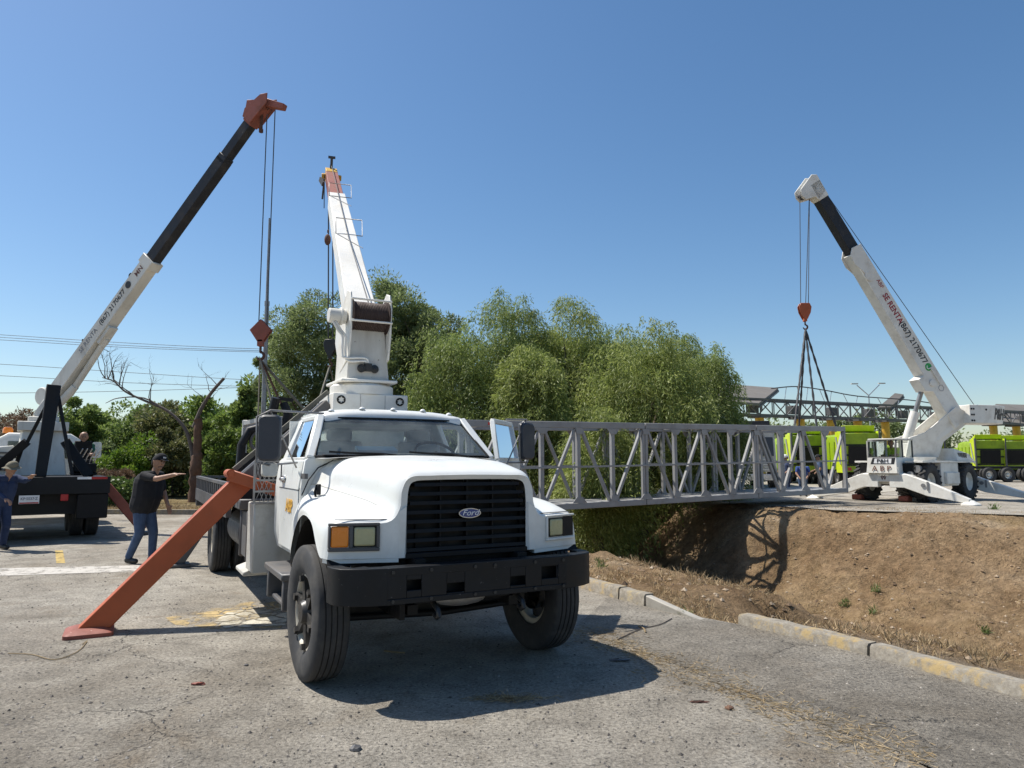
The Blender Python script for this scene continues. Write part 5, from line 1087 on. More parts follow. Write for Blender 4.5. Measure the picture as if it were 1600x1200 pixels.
sd = -LS if (LMI.to_3x3().inverted() @ LS).y > 0 else LS       # side that faces the camera
SIDE = .203
txd = LD; tyd = LU
def btext(s, t, size, mt, off=0, **k): return text(s, size, M[mt], lt, frame(lb(t, 0, 0) + sd * (.165 - .02 * t / .475 + .004) + LU * off, txd, sd.cross(txd)), **k)
btext('SE RENTA', .185, .17, 'txt_grey', .02, bold=.01); btext('(867) 2170677', .305, .18, 'txt_black', .02, bold=.01)
m = MB(); m.lathe([(.09, 0), (.09, .003), (.005, .003)], lb(.385, 0, .02) + sd * .153, sd, 18); m.build('phone_disc', M['txt_black'], lt, 40)
btext('MN', .435, .18, 'txt_brown', .0, bold=.02)

# ------------------------------------------------------------------ rough-terrain crane on the far side of the ditch
RA = math.atan2(-.6, -.8); RO = Vector((15.5, 27.45, .225))
rc = thing('rough_terrain_crane', 'white four-wheeled rough-terrain crane with raised boom on the far side of the ditch', 'crane', RO, RA)
RMI = (Matrix.Translation(RO) @ Matrix.Rotation(RA, 4, 'Z')).inverted()
def rl_(p): return RMI @ Vector(p)
for xx in (1.62, -1.62):
    for sgn in (-1, 1): wheel(rc, (xx, 1.05 * sgn, .69), sgn, .68, .46, .36, 'disc', 36, 'crane_white', 'crane_white', True)
MB().bb(-2.3, 2.3, -.5, .5, .62, 1.12).build('chassis', M['crane_white'], rc, 30, .02)
MB().cyl((1.62, -1.0, .69), (1.62, 1.0, .69), .14, 12).cyl((-1.62, -1.0, .69), (-1.62, 1.0, .69), .14, 12).build('axle', M['grey_dark'], rc, 40)
MB().bb(-2.35, 1.2, -1.22, 1.22, 1.40, 1.47).bb(1.2, 2.2, .6, 1.22, 1.40, 1.47).bb(1.2, 2.2, -1.22, -.6, 1.40, 1.47).build('deck', M['crane_white'], rc, 30, .01)
MB().bb(-.75, .72, .62, 1.2, .55, 1.40).bb(-.75, .72, -1.2, -.62, .55, 1.40).bb(-.6, .5, 1.2, 1.3, .62, 1.05).build('side_tank', M['crane_white'], rc, 30, .02)
MB().hexa([(-2.4, -1.15, 1.47), (-.9, -1.15, 1.47), (-.9, 1.15, 1.47), (-2.4, 1.15, 1.47), (-2.35, -1.0, 1.75), (-1.0, -1.0, 1.95), (-1.0, 1.0, 1.95), (-2.35, 1.0, 1.75)]).build('engine_hood', M['crane_white'], rc, 30, .03, 2)
m = MB()
for k in range(5): m.bb(-1.9 + k * .16, -1.8 + k * .16, 1.0, 1.09, 1.58, 1.78)
m.build('engine_louvre', M['grey_dark'], rc, 30)
for a_, b_, c__, d__ in ((.9, 2.25, .55, 1.0), (.9, 2.25, -1.0, -.55), (-2.3, -.9, .5, .78)): MB().bb(a_, b_, c__, d__, .75, 1.38).build('machinery', M['plastic'], rc, 30)
m = MB(); m.cyl((2.05, 1.02, 1.18), (2.25, 1.02, 1.18), .13, 16); m.cyl((1.6, .9, 1.28), (2.1, .95, 1.25), .09, 14); m.cyl((2.2, .82, .98), (2.34, .82, .98), .12, 14); m.build('lamp_and_horn', M['steel'], rc, 40)
# front body panel and cab
MB().hexa([(2.3, -1.0, .95), (2.55, -1.0, .95), (2.55, 1.0, .95), (2.3, 1.0, .95), (2.2, -.62, 1.040), (2.52, -.62, 1.040), (2.52, .62, 1.040), (2.2, .62, 1.040)]).bb(2.2, 2.56, -1.0, 1.0, .72, .952).build('front_panel', M['crane_white'], rc, 30, .015)
cx0, cx1, cy = 1.25, 2.62, .0
MB().hexa([(cx0, cy - .5, 1.020), (cx1 + .06, cy - .56, 1.020), (cx1 + .06, cy + .56, 1.020), (cx0, cy + .56, 1.020), (cx0, cy - .5, 1.600), (cx1, cy - .5, 1.600), (cx1, cy + .5, 1.600), (cx0, cy + .5, 1.600)]).build('cab_shell', M['crane_white'], rc, 30, .012)
MB().bb(cx0 - .04, cx1 - .06, cy - .52, cy + .52, 2.220, 2.28).build('cab_roof', M['grey_white'], rc, 30, .02)
cf = MB()
for x, y in ((cx1 - .02, -.48), (cx1 - .02, .48), (cx0 + .03, -.48), (cx0 + .03, .48), (2.05, .48), (2.05, -.48)): cf.beam((x, cy + y, 1.590), (x - (.10 if x > 2.3 else 0), cy + y, 2.230), .045, .045)
cf.beam((cx1 - .02, cy - .48, 1.610), (cx1 - .02, cy + .48, 1.610), .04, .04); cf.build('cab_frame', M['grey_dark'], rc, 30)
MB().add([(cx1 - .02, cy - .46, 1.62), (cx1 - .02, cy + .46, 1.62), (cx1 - .11, cy + .46, 2.220), (cx1 - .11, cy - .46, 2.220)], [(0, 1, 2, 3)]).build('windscreen', M['glass_clear'], rc, 0)
for sgn in (-1, 1): MB().add([(cx0 + .05, cy + .485 * sgn, 1.62), (cx1 - .03, cy + .485 * sgn, 1.62), (cx1 - .11, cy + .485 * sgn, 2.220), (cx0 + .05, cy + .485 * sgn, 2.220)], [(0, 1, 2, 3)]).build('side_window', M['glass_clear'], rc, 0)
m = MB(); dr = Matrix.Rotation(R(55), 3, 'Z'); hx = Vector((cx1 - .05, cy - .52, 0))
for a, b in (((0, 0, 1.040), (-.62, 0, 1.040)), ((-.62, 0, 1.040), (-.62, 0, 2.200)), ((-.62, 0, 2.200), (0, 0, 2.200)), ((0, 0, 2.200), (0, 0, 1.040))): m.beam(hx + Matrix.Rotation(R(-75), 3, 'Z') @ Vector(a), hx + Matrix.Rotation(R(-75), 3, 'Z') @ Vector(b), .05, .05)
rd_ = m.build('open_door', M['grey_white'], rc, 30)
q = [hx + Matrix.Rotation(R(-75), 3, 'Z') @ Vector(v) for v in ((0, 0, 1.040), (-.62, 0, 1.040), (-.62, 0, 1.570), (0, 0, 1.570), (-.62, 0, 2.180), (0, 0, 2.180))]
MB().add(q[:4], [(0, 1, 2, 3)]).build('door_skin', M['grey_white'], rd_, 0); MB().add([q[3], q[2], q[4], q[5]], [(0, 1, 2, 3)]).build('door_glass', M['glass_dark'], rd_, 0)
fpn = MB().hexa([(cx1 + .02, cy - .40, 1.350), (cx1 + .03, cy - .40, 1.350), (cx1 + .03, cy + .44, 1.350), (cx1 + .02, cy + .44, 1.350), (cx1, cy - .32, 1.580), (cx1 + .012, cy - .32, 1.580), (cx1 + .012, cy + .48, 1.580), (cx1, cy + .48, 1.580)]).build('name_panel', M['txt_black'], rc, 0)
MB().hexa([(cx1 + .03, cy - .28, 1.380), (cx1 + .036, cy - .28, 1.380), (cx1 + .036, cy + .34, 1.380), (cx1 + .03, cy + .34, 1.380), (cx1 + .02, cy - .24, 1.550), (cx1 + .026, cy - .24, 1.550), (cx1 + .026, cy + .36, 1.550), (cx1 + .02, cy + .36, 1.550)]).build('name_plate', M['txt_white'], fpn, 0)
text('P&H', .175, M['txt_black'], fpn, frame((cx1 + .038, cy + .045, 1.465), (0, 1, 0), (-.1, 0, 1)), bold=.02, sx=1.3)
text('A B P', .27, M['txt_brown'], rc, frame((cx1 + .066, cy, 1.190), (0, 1, 0), (-.1, 0, 1)), sx=1.1, bold=.005)
text('W', .2, M['txt_brown'], rc, frame((2.566, .0, .84), (0, 1, 0), (0, 0, 1)), bold=.0); text('M', .2, M['txt_brown'], rc, frame((2.568, .0, .88), (0, 1, 0), (0, 0, 1)), bold=.0)
MB().tube([(2.6, -.3, 1.0), (2.62, -.3, 1.25)], .03, 6).tube([(2.6, .55, 1.0), (2.62, .55, 1.25)], .03, 6).build('tie_bracket', M['crane_white'], rc, 40)
# outriggers: sloping plate legs
for xx in (2.45, -2.55):
    for sgn in (-1, 1):
        ln = 2.75 if xx > 0 else 3.0
        lg = MB().prism([(xx - .13, .2 * sgn, 1.0), (xx - .13, .8 * sgn, 1.0), (xx - .13, 1.6 * sgn, .70), (xx - .13, ln * sgn, .20), (xx - .13, ln * sgn, .05), (xx - .13, 1.45 * sgn, .26), (xx - .13, .7 * sgn, .52), (xx - .13, .2 * sgn, .52)], (.26, 0, 0)).build('outrigger', M['crane_white'], rc, 30, .015)
        m = MB(); m.cyl((xx + .13, 1.35 * sgn, .62), (xx + .16, 1.35 * sgn, .62), .07, 12); m.bb(xx + .13, xx + .16, 1.5 * sgn - .03, 1.5 * sgn + .03, .45, .75); m.build('lug', M['steel'], lg, 40)
        f_ = MB(); f_.loft([[Vector((xx + a * s_, ln * sgn + b * s_, z)) for a, b in rrect(.5, .5, .1)] for z, s_ in ((.0, 1.0), (.04, 1.0), (.12, .5), (.16, .3))], True, True); f_.build('foot_pad', M['red_steel' if xx < 0 else 'crane_white'], lg, 40)
        if xx > 0: MB().box((xx - .35, .35 * sgn * 0 + (.5 if sgn > 0 else -1.2), .12), (.35, .35, .2)).build('stowed_pad', M['red_steel'], rc, 30, .03)
# superstructure
P0 = rl_(at(1486, 650, 27.3)); P1 = rl_(at(1266, 284, 26.0)); ND = (P1 - P0).normalized(); NS = ND.cross(Vector((0, 0, 1))).normalized(); NU = NS.cross(ND).normalized()
Rm = RMI.to_3x3().inverted()
if (Rm @ NS).y > 0: NSC = -NS
else: NSC = NS                                   # side towards the camera
def nb(t, s=0, u=0): return P0.lerp(P1, t) + NSC * s + NU * u
hdir = Vector((P1.x - P0.x, P1.y - P0.y, 0)).normalized()
m = MB(); m.lathe([(.005, 1.47), (.72, 1.47), (.72, 1.62), (.005, 1.62)], (0, 0, 0), (0, 0, 1), 32); m.build('slew_ring', M['crane_white'], rc, 40)
ctr = Vector((0, 0, 0))
for s_ in (-.36, .36):
    a = ctr + NSC * s_
    pl = [a + hdir * .75 + Vector((0, 0, 1.6)), a + hdir * .55 + Vector((0, 0, 2.35)), a + hdir * -.2 + Vector((0, 0, 2.55)), P0 + NSC * s_ + hdir * .15 + Vector((0, 0, .32)), P0 + NSC * s_ - hdir * .35 + Vector((0, 0, .15)), P0 + NSC * s_ - hdir * .38 + Vector((0, 0, -.28)), a - hdir * 1.0 + Vector((0, 0, 2.2)), a - hdir * .72 + Vector((0, 0, 1.6))]
    MB().prism([p - NSC * .03 for p in pl], NSC * .06).build('turret_side', M['crane_white'], rc, 30, .012)
MB().beam(ctr + hdir * .55 + Vector((0, 0, 1.9)), ctr - hdir * .5 + Vector((0, 0, 1.9)), .66, .5).beam(ctr - hdir * .6 + Vector((0, 0, 2.2)), P0 - hdir * .15 + Vector((0, 0, -.25)), .6, .3).build('turret_core', M['crane_white'], rc, 30, .015)
cw0 = P0 - hdir * .25; 
m = MB(); q0 = cw0 + Vector((0, 0, -.30)); e1 = q0 - hdir * 1.95; e2 = q0 - hdir * 1.75
def cb(p, s): return p + NSC * s
up_ = Vector((0, 0, .70)); pl_ = [(0, .62), (1.0, .62), (1.95, .2), (1.95, -.62), (0, -.62)]
m.loft([[cb(q0 - hdir * (x + (.0 if x < .5 else dx)), y) + Vector((0, 0, z)) for x, y in pl_] for z, dx in ((0, 0), (.70, .16))], True, True)
cwt = m.build('counterweight', M['crane_white'], rc, 30, .02, 2)
bx_ = (-hdir * 1 + Vector((0, 0, 0))).normalized(); n_end = (-hdir + Vector((0, 0, -.28))).normalized(); up_end = (Vector((0, 0, .72)) - hdir * .2).normalized()
fa = cb(q0 - hdir * 1.08, .62); fb_ = cb(q0 - hdir * 2.03, .2); fx = (fb_ - fa).normalized(); fu = (Vector((0, 0, .7)) - hdir * .16).normalized(); fnrm = fx.cross(fu).normalized()
if fnrm.dot(NSC) < 0: fnrm = -fnrm
text('P&H', .58, M['txt_black'], cwt, frame(fa.lerp(fb_, .5) + Vector((0, 0, .35)) + fnrm * .012, fx, fu), bold=.035, sx=.82, shear=.15)
m = MB()
for k in range(3):
    for j in (0, 1): m.cyl(cb(q0 - hdir * (.07 + .1 * j) + Vector((0, 0, .1 + .22 * k)), .625), cb(q0 - hdir * (.07 + .1 * j) + Vector((0, 0, .1 + .22 * k)), .64), .035, 10)
m.cyl(cb(q0 - hdir * .75 + Vector((0, 0, .52)), .622), cb(q0 - hdir * .75 + Vector((0, 0, .52)), .63), .04, 10); m.build('bolt', M['plastic'], cwt, 40)
MB().beam(nb(-.035), nb(.70), .50, .70, NU, .46, .60).build('boom_base_section', M['crane_white'], rc, 30, .015)
m = MB(); m.prism([nb(.665, .235, -.42), nb(.70, .235, -.38), nb(.72, .235, -.16), nb(.715, .235, .28), nb(.60, .235, .28), nb(.60, .235, -.2), nb(.635, .235, -.3)], NSC * .03); m.prism([nb(.665, -.265, -.42), nb(.70, -.265, -.38), nb(.72, -.265, -.16), nb(.715, -.265, .28), nb(.60, -.265, .28), nb(.60, -.265, -.2), nb(.635, -.265, -.3)], NSC * .03); m.lathe([(.2, 0), (.2, .012), (.005, .012)], nb(.60, .26, -.12), NSC, 20); m.build('boom_collar', M['crane_white'], rc, 30, .01)
MB().beam(nb(.69), nb(.93), .36, .46, NU).build('boom_inner_section', M['boom_black'], rc, 30, .012)
hd = MB(); hd.beam(nb(.925), nb(.99), .40, .48, NU)
for s_ in (-.2, .17): hd.prism([nb(.945, s_, .24), nb(1.01, s_, .26), nb(1.02, s_, .05), nb(.995, s_, -.72), nb(.975, s_, -.80), nb(.955, s_, -.74), nb(.945, s_, -.3), nb(.93, s_, -.26)], NSC * .03)
hd.build('boom_head', M['crane_white'], rc, 30, .012)
m = MB()
for tt, uu in ((.972, -.62), (.965, -.12)): m.lathe([(.16, -.08), (.13, -.02), (.13, .02), (.16, .08)], nb(tt, 0, uu), NSC, 20)
m.build('head_sheave', M['cable'], rc, 40)
hb_l = rl_(hr_p); zt0 = nb(.97, 0, -.62)
m = MB()
for k, (dx, src) in enumerate(((-.13, nb(.975, .02, -.76)), (.05, nb(.965, .05, -.36)), (.15, nb(.96, -.1, -.26)))):
    e = rl_(hr_p + Vector((dx, 0, .2))); m.tube([src, e], .014, 5)
m.build('fall_rope', M['cable'], rc, 60)
MB().tube([nb(.99, 0, .3), cw0 - hdir * .9 + Vector((0, 0, .4))], .013, 5).build('hoist_rope', M['cable'], rc, 60)
# lift cylinder
c0 = ctr + hdir * .35 + Vector((0, 0, 2.2)); c1 = nb(.15, 0, -.42)
MB().tube([c0, c0.lerp(c1, .55)], .17, 16).build('lift_cylinder', M['crane_white'], rc, 40); MB().tube([c0.lerp(c1, .5), c1], .085, 12).build('lift_rod', M['steel'], rc, 40)
MB().prism([nb(.12, -.25, -.3), nb(.19, -.25, -.3), nb(.19, -.25, -.62), nb(.14, -.25, -.62)], NSC * .5).build('rod_bracket', M['crane_white'], rc, 30, .012)
m = MB(); c_ = nb(.165, .262, -.05); m.lathe([(.13, 0), (.13, .05), (.07, .06), (.005, .06)], nb(.15, .25, -.18), NSC, 16); m.beam(nb(.13, .265, .12), nb(.2, .265, .12), .04, .1, NU); m.build('pin_boss', M['crane_white'], rc, 40)
MB().tube([ctr + hdir * 1.1 + NSC * .5 + Vector((0, 0, 1.47)), ctr + hdir * 1.1 + NSC * .5 + Vector((0, 0, 2.3))], .05, 8).build('grab_post', M['crane_white'], rc, 40)
# lettering down the boom
def rt(s, t, size, mt, off, **k): return text(s, size, M[mt], rc, frame(nb(t, .25 - .02 * t / .7 + .005, off), -ND, NU), **k)
rt('ABP', .555, .23, 'txt_red', .12, sx=.95); rt('SE RENTA', .455, .34, 'txt_red', .04, bold=.02, sx=.86); rt('(867) 2170677', .31, .34, 'txt_black', .04, bold=.015, sx=.92)
m = MB(); m.lathe([(.15, 0), (.15, .004), (.005, .004)], nb(.205, .246, .05), NSC, 24); pd = m.build('phone_disc', M['txt_green'], rc, 40)
m = MB(); f_ = frame(nb(.205, .254, .05), (rl_(Vector((1, 0, 0))) - rl_(Vector((0, 0, 0)))), (0, 0, 1)); m.tube([f_ @ Vector((.07 * math.cos(a), .07 * math.sin(a), 0)) for a in np.linspace(2.4, 5.6, 10)], .022, 6); m.build('phone_mark', M['txt_white'], pd, 60)
m = MB(); m.tube([nb(.115 + .012 * math.cos(a), .256, .05 + .12 * math.sin(a)) for a in np.linspace(0, 2 * math.pi, 7)], .008, 4); m.build('worn_decal', M['txt_grey'], rc, 60)
# ------------------------------------------------------------------ lime compactor trucks and other vehicles in the yard
YZ = .225
def compactor(loc, rz, label):
    t = thing('refuse_truck', label, 'truck', loc, rz, 'lime green refuse trucks in the yard')
    m = MB(); pr = [(-1.2, 1.05), (-1.2, 2.9), (-1.05, 3.3), (-.7, 3.45), (.7, 3.45), (1.05, 3.3), (1.2, 2.9), (1.2, 1.05)]
    m.loft([[Vector((x, y, z)) for y, z in pr] for x in (-2.2, 2.1)], True, True); m.build('body', M['lime'], t, 40, .02)
    for sgn in (-1, 1):
        for k in range(4): MB().bb(-1.9 + k * 1.15, -1.75 + k * 1.15, 1.2 * sgn - .05, 1.2 * sgn + .05, 1.05, 2.9).build('rib', M['lime'], t, 30)
        MB().prism([(-2.2, 1.22 * sgn - .04, 3.55), (-3.9, 1.22 * sgn - .04, 3.55), (-3.5, 1.22 * sgn - .04, .85), (-2.2, 1.22 * sgn - .04, .85)], (0, .08, 0)).build('hopper_side', M['lime_sunlit'], t, 30, .01)
        m = MB(); m.cyl((-2.5, 1.3 * sgn, 3.2), (-3.3, 1.3 * sgn, 1.4), .06, 10); m.build('ram', M['steel'], t, 40)
    MB().hexa([(-2.3, -1.18, .9), (-2.3, 1.18, .9), (-3.45, 1.18, .9), (-3.45, -1.18, .9), (-2.3, -1.18, 3.42), (-2.3, 1.18, 3.42), (-3.85, 1.18, 3.42), (-3.85, -1.18, 3.42)]).build('tailgate', M['lime'], t, 30, .02)
    for z in (1.35, 2.0, 2.65): xx_ = -3.45 - .40 * (z - .9) / 2.52; MB().bb(xx_ - .05, xx_ + .06, -1.15, 1.15, z - .05, z + .05).build('tailgate_rib', M['black'], t, 30)
    MB().hexa([(-3.50, -.85, 1.42), (-3.50, .85, 1.42), (-3.62, .85, 1.42), (-3.62, -.85, 1.42), (-3.6, -.85, 2.58), (-3.6, .85, 2.58), (-3.78, .85, 2.58), (-3.78, -.85, 2.58)]).build('hopper_door', M['plastic'], t, 30)  # black panel standing in for the shade inside the hopper opening
    for sgn in (-1, 1): MB().bb(-3.9, -3.6, 1.26 * sgn - .05, 1.26 * sgn + .05, .9, 3.6).build('corner_post', M['grey_dark'], t, 30)
    MB().hexa([(-3.3, -1.15, 3.56), (-2.2, -1.15, 3.5), (-2.2, 1.15, 3.5), (-3.3, 1.15, 3.56), (-3.45, -1.15, 3.95), (-2.2, -1.15, 3.58), (-2.2, 1.15, 3.58), (-3.45, 1.15, 3.95)]).build('tailgate_hood', M['lime_sunlit'], t, 30, .02)
    MB().bb(-3.7, -3.5, -1.2, 1.2, .5, .72).build('rear_bar', M['black'], t, 30)
    MB().bb(-3.0, 4.6, -.45, .45, .7, 1.0).build('chassis', M['black'], t, 30)
    MB().hexa([(2.5, -1.2, .7), (4.6, -1.2, .7), (4.6, 1.2, .7), (2.5, 1.2, .7), (2.5, -1.15, 2.9), (4.45, -1.15, 2.9), (4.45, 1.15, 2.9), (2.5, 1.15, 2.9)]).build('cab', M['lime'], t, 30, .06, 2)
    MB().hexa([(4.55, -1.0, 1.7), (4.60, -1.0, 1.7), (4.60, 1.0, 1.7), (4.55, 1.0, 1.7), (4.47, -1.0, 2.6), (4.51, -1.0, 2.6), (4.51, 1.0, 2.6), (4.47, 1.0, 2.6)]).build('windscreen', M['navy'], t, 30)
    for sgn in (-1, 1):
        for x in (3.6, -.55, -1.9): wheel(t, (x, 1.02 * sgn, .52), sgn, .52, .34, .29, 'disc', 20, 'steel')
        MB().bb(-3.9, -3.86, .9 * sgn - .12, .9 * sgn + .12, 1.0, 1.2).build('tail_lamp', M['red_lens'], t, 30)
    return t
c0_ = compactor((0, 0, 0), 0, 'x')
first = True
for px, Y, rz, lb in [(1318, 46, 82, 'lime refuse truck showing its hopper between the footbridge end and the crane cab'),
                      (1240, 50, 84, 'lime refuse truck half hidden behind the right end of the footbridge lattice'),
                      (1425, 50, 76, 'large lime refuse truck with dark hopper opening behind the crane boom foot'),
                      (1528, 60, 72, 'lime refuse truck under the counterweight, first of the row on the right'),
                      (1568, 62, 72, 'lime refuse truck second from the left in the row right of the crane'),
                      (1607, 64, 72, 'lime refuse truck third in the right row, cut by the photo edge'),
                      (1648, 66, 72, 'lime refuse truck at the far right end of the row')]:
    o = c0_ if first else copy_tree(c0_); first = False
    p = at(px, 720, Y); o.location = (p.x, Y, YZ); o.rotation_euler = (0, 0, R(rz)); o.scale = (.9, .82, .92); o['label'] = lb
# trailer chassis with big wheels, in front of the right row
p = at(1560, 735, 52); tr = thing('trailer_chassis', 'low dark trailer chassis with large grey wheels in front of the lime trucks', 'trailer', (p.x, 52, YZ), R(4))
MB().bb(-3.5, 4.5, -.9, .9, .95, 1.12).build('frame', M['black'], tr, 30)
for x in (-1.55, -.15, 1.4, 2.8):
    for sgn in (-1, 1): wheel(tr, (x, 1.0 * sgn, .52), sgn, .52, .34, .29, 'disc', 24, 'chrome')
# parked lorry behind the footbridge
p = at(1170, 720, 40); lo = thing('parked_lorry', 'white and blue lorry cab with a dark box body seen through the footbridge lattice', 'lorry', (p.x, 40, YZ), R(-100))
MB().hexa([(0, -1.15, .9), (2.0, -1.15, .9), (2.0, 1.15, .9), (0, 1.15, .9), (0, -1.1, 3.1), (1.75, -1.1, 3.1), (1.75, 1.1, 3.1), (0, 1.1, 3.1)]).build('cab', M['grey_white'], lo, 30, .06, 2)
MB().hexa([(1.92, -1.0, 1.75), (1.97, -1.0, 1.75), (1.97, 1.0, 1.75), (1.92, 1.0, 1.75), (1.76, -1.0, 2.75), (1.81, -1.0, 2.75), (1.81, 1.0, 2.75), (1.76, 1.0, 2.75)]).build('windscreen', M['navy'], lo, 30)
for k in range(5): MB().bb(2.0, 2.03, -.8, .8, 1.0 + k * .13, 1.07 + k * .13).build('grille_slat', M['chrome'], lo, 30)
MB().bb(2.0, 2.15, -1.2, 1.2, .45, .8).build('bumper', M['chrome'], lo, 30, .03)
MB().bb(-6.5, -.3, -1.25, 1.25, 1.1, 3.75).build('box_body', M['boom_black'], lo, 30, .02)
MB().bb(-6.3, 1.6, -.45, .45, .7, 1.1).build('chassis', M['black'], lo, 30)
for x in (1.1, -4.0, -5.3):
    for sgn in (-1, 1): wheel(lo, (x, 1.0 * sgn, .52), sgn, .52, .34, .29, 'disc', 20, 'steel')

# ------------------------------------------------------------------ gantry with yellow columns, canopy roofs
GA = Vector((15.5, 54.3, YZ)); GB = Vector((53, 71.5, YZ)); GD = (GB - GA).normalized(); GL = (GB - GA).length
ga = thing('lattice_gantry', 'long lattice gantry on yellow columns across the yard behind the crane', 'gantry', GA)
z0, z1 = 5.15, 6.4; gn = Vector((-GD.y, GD.x, 0))
for off in (0, 1.3):
    o_ = gn * off
    for z in (z0, z1): MB().beam(o_ + Vector((0, 0, z)), o_ + GD * GL + Vector((0, 0, z)), .14, .16).build('chord', M['grey_dark'], ga, 30)
    n = 28
    for k in range(n + 1):
        q = o_ + GD * (GL * k / n)
        MB().beam(q + Vector((0, 0, z0)), q + Vector((0, 0, z1)), .07, .07).build('web_post', M['grey_dark'], ga, 30)
        if k < n: a = q; b = o_ + GD * (GL * (k + 1) / n); MB().beam(a + Vector((0, 0, z0 if k % 2 else z1)), b + Vector((0, 0, z1 if k % 2 else z0)), .07, .07).build('web_diagonal', M['grey_dark'], ga, 30)
for k in range(0, 29, 3): q = GD * (GL * k / 28) + gn * .65; MB().box(q + Vector((0, 0, 5.7)), (.9, .5, .7), Matrix.Rotation(math.atan2(GD.y, GD.x), 3, 'Z')).build('lamp_box', M['grey_dark'], ga, 30, .03)
def on_line(px):
    r_ = (px - 800) / FPX; return (r_ * GA.y - GA.x) / (GD.x - r_ * GD.y)
for px in (1196, 1260, 1308, 1350, 1393, 1478, 1562, 1598, 1650):
    q = GD * on_line(px) + gn * .65; m = MB(); m.tube([q, q + GD * .15 + Vector((0, 0, 2.4)), q + Vector((0, 0, z0))], [.33, .30, .36], 14); m.build('column', M['yellow_steel'], ga, 40)
    MB().box(q + Vector((0, 0, z0 - .1)), (1.1, 1.5, .2), Matrix.Rotation(math.atan2(GD.y, GD.x), 3, 'Z')).build('column_head', M['grey_dark'], ga, 30)
def canopy(pts, lb, ribs=8):
    P = [at(*q) for q in pts]; t = thing('canopy_roof', lb, 'canopy', P[0], 0, 'canopy roofs over the gantry')
    L = [p - P[0] for p in P]; d = Vector((0, 0, -.22))
    MB().hexa([L[0] + d, L[1] + d, L[2] + d, L[3] + d] + L).build('roof_slab', M['roof_grey'], t, 30, .02)
    for k in range(ribs + 1): a = L[0].lerp(L[1], k / ribs); b = L[3].lerp(L[2], k / ribs); MB().beam(a + d * 1.3, b + d * 1.3, .12, .16).build('purlin', M['grey_dark'], t, 30)
    for f in (.15, .85):
        a = L[0].lerp(L[1], f).lerp(L[3].lerp(L[2], f), .5); MB().beam(a + d, Vector((a.x, a.y, -P[0].z + 5.9)), .18, .18).build('strut', M['steel'], t, 30)
canopy([(1110, 624, 54), (1186, 630, 55), (1216, 606, 63), (1110, 598, 62)], 'left tilted canopy roof next to the rightmost willow')
canopy([(1372, 636, 63), (1392, 636, 63.5), (1412, 616, 68), (1398, 614, 67.5)], 'small middle canopy roof left of the crane boom', 3)
canopy([(1528, 654, 68), (1660, 668, 73), (1660, 634, 84), (1556, 631, 79)], 'right tilted canopy roof beyond the counterweight')
# arched cable with hangers over the gantry
ac = thing('arched_cable', 'thin arched cable with hangers above the lattice gantry', 'cable', at(1205, 607, 60))
A0 = at(1205, 607, 60); pts = cr([tuple(at(px, py, Y) - A0) for px, py, Y in ((1205, 607, 60), (1245, 604, 61), (1290, 610, 62), (1340, 619, 63), (1420, 625, 65), (1480, 634, 67), (1545, 644, 69))], 5)
MB().tube(pts, .05, 5).build('cable', M['cable'], ac, 60)
for k in range(3, len(pts) - 3, 2): a = Vector(tuple(pts[k])); MB().tube([a, Vector((a.x + (.6 if k % 4 == 1 else -.3), a.y, 6.1 + YZ - A0.z))], .03, 4).build('hanger', M['chrome'], ac, 60)
lp = at(1363, 720, 75); t = thing('street_lamp', 'twin-armed grey street lamp rising behind the gantry', 'street lamp', (lp.x, 75, YZ)); h = at(1363, 618, 75).z - YZ
MB().tube([(0, 0, 0), (0, 0, h)], [.12, .07], 8).build('post', M['chrome'], t, 50); MB().tube([(0, 0, h), (-1.2, 0, h + 1.1)], .05, 6).build('arm', M['chrome'], t, 50); MB().tube([(0, 0, h), (1.2, 0, h + 1.15)], .05, 6).build('arm', M['chrome'], t, 50)
MB().box((-1.45, 0, h + 1.25), (.7, .25, .1)).build('lamp_head', M['grey_white'], t, 30); MB().box((1.45, 0, h + 1.3), (.7, .25, .1)).build('lamp_head', M['grey_white'], t, 30)
for i, (px, py, Y, hw, lb) in enumerate([(1225, 662, 95, 45, 'far low tree left of the second yellow column'), (1290, 655, 98, 40, 'far bushy tree between the yellow columns'), (1372, 650, 96, 46, 'far dark tree above the crane cab roof'), (1440, 668, 100, 45, 'far tree hidden behind the boom foot'), (1160, 672, 92, 40, 'far tree under the left canopy roof'), (1570, 676, 105, 60, 'far tree right of the counterweight')]):
    leafy(px, py, Y, hw, YZ, lb, 80 + i, 'tree_dark', nclump=26, per=220, ls=(.35, .6), clump=(1.0, 1.8), group='far trees behind the yard', low=.6)

# ------------------------------------------------------------------ people
SK = paint('skin', (.36, .20, .13), .55, (.28, .14, .09), .3, 14, bump=.03)
CL = {'black_shirt': paint('black_cotton', (.009, .009, .012), .95, (.02, .02, .024), .4, 12), 'denim': paint('blue_denim', (.05, .085, .16), .9, (.025, .04, .08), .5, 9), 'navy': paint('navy_work_cloth', (.022, .04, .10), .9, (.012, .02, .05), .5, 9),
      'shoe': paint('black_shoe', (.015, .015, .015), .5, (.06, .05, .04), .4, 12), 'hair': paint('dark_hair', (.012, .01, .009), .6, (.02, .02, .02), .2, 20), 'khaki': paint('khaki_cloth', (.19, .17, .12), .9, (.1, .09, .06), .5, 12), 'green': paint('green_shirt', (.03, .12, .07), .85, (.02, .06, .04), .4, 10), 'hiviz': paint('hi_vis_vest', (.55, .75, .05), .8, (.4, .5, .1), .3, 10), 'blue': paint('royal_blue_cloth', (.03, .07, .28), .85, (.02, .04, .14), .4, 10), 'helmet': paint('white_helmet', (.75, .75, .74), .35, (.5, .48, .45), .2, 8)}
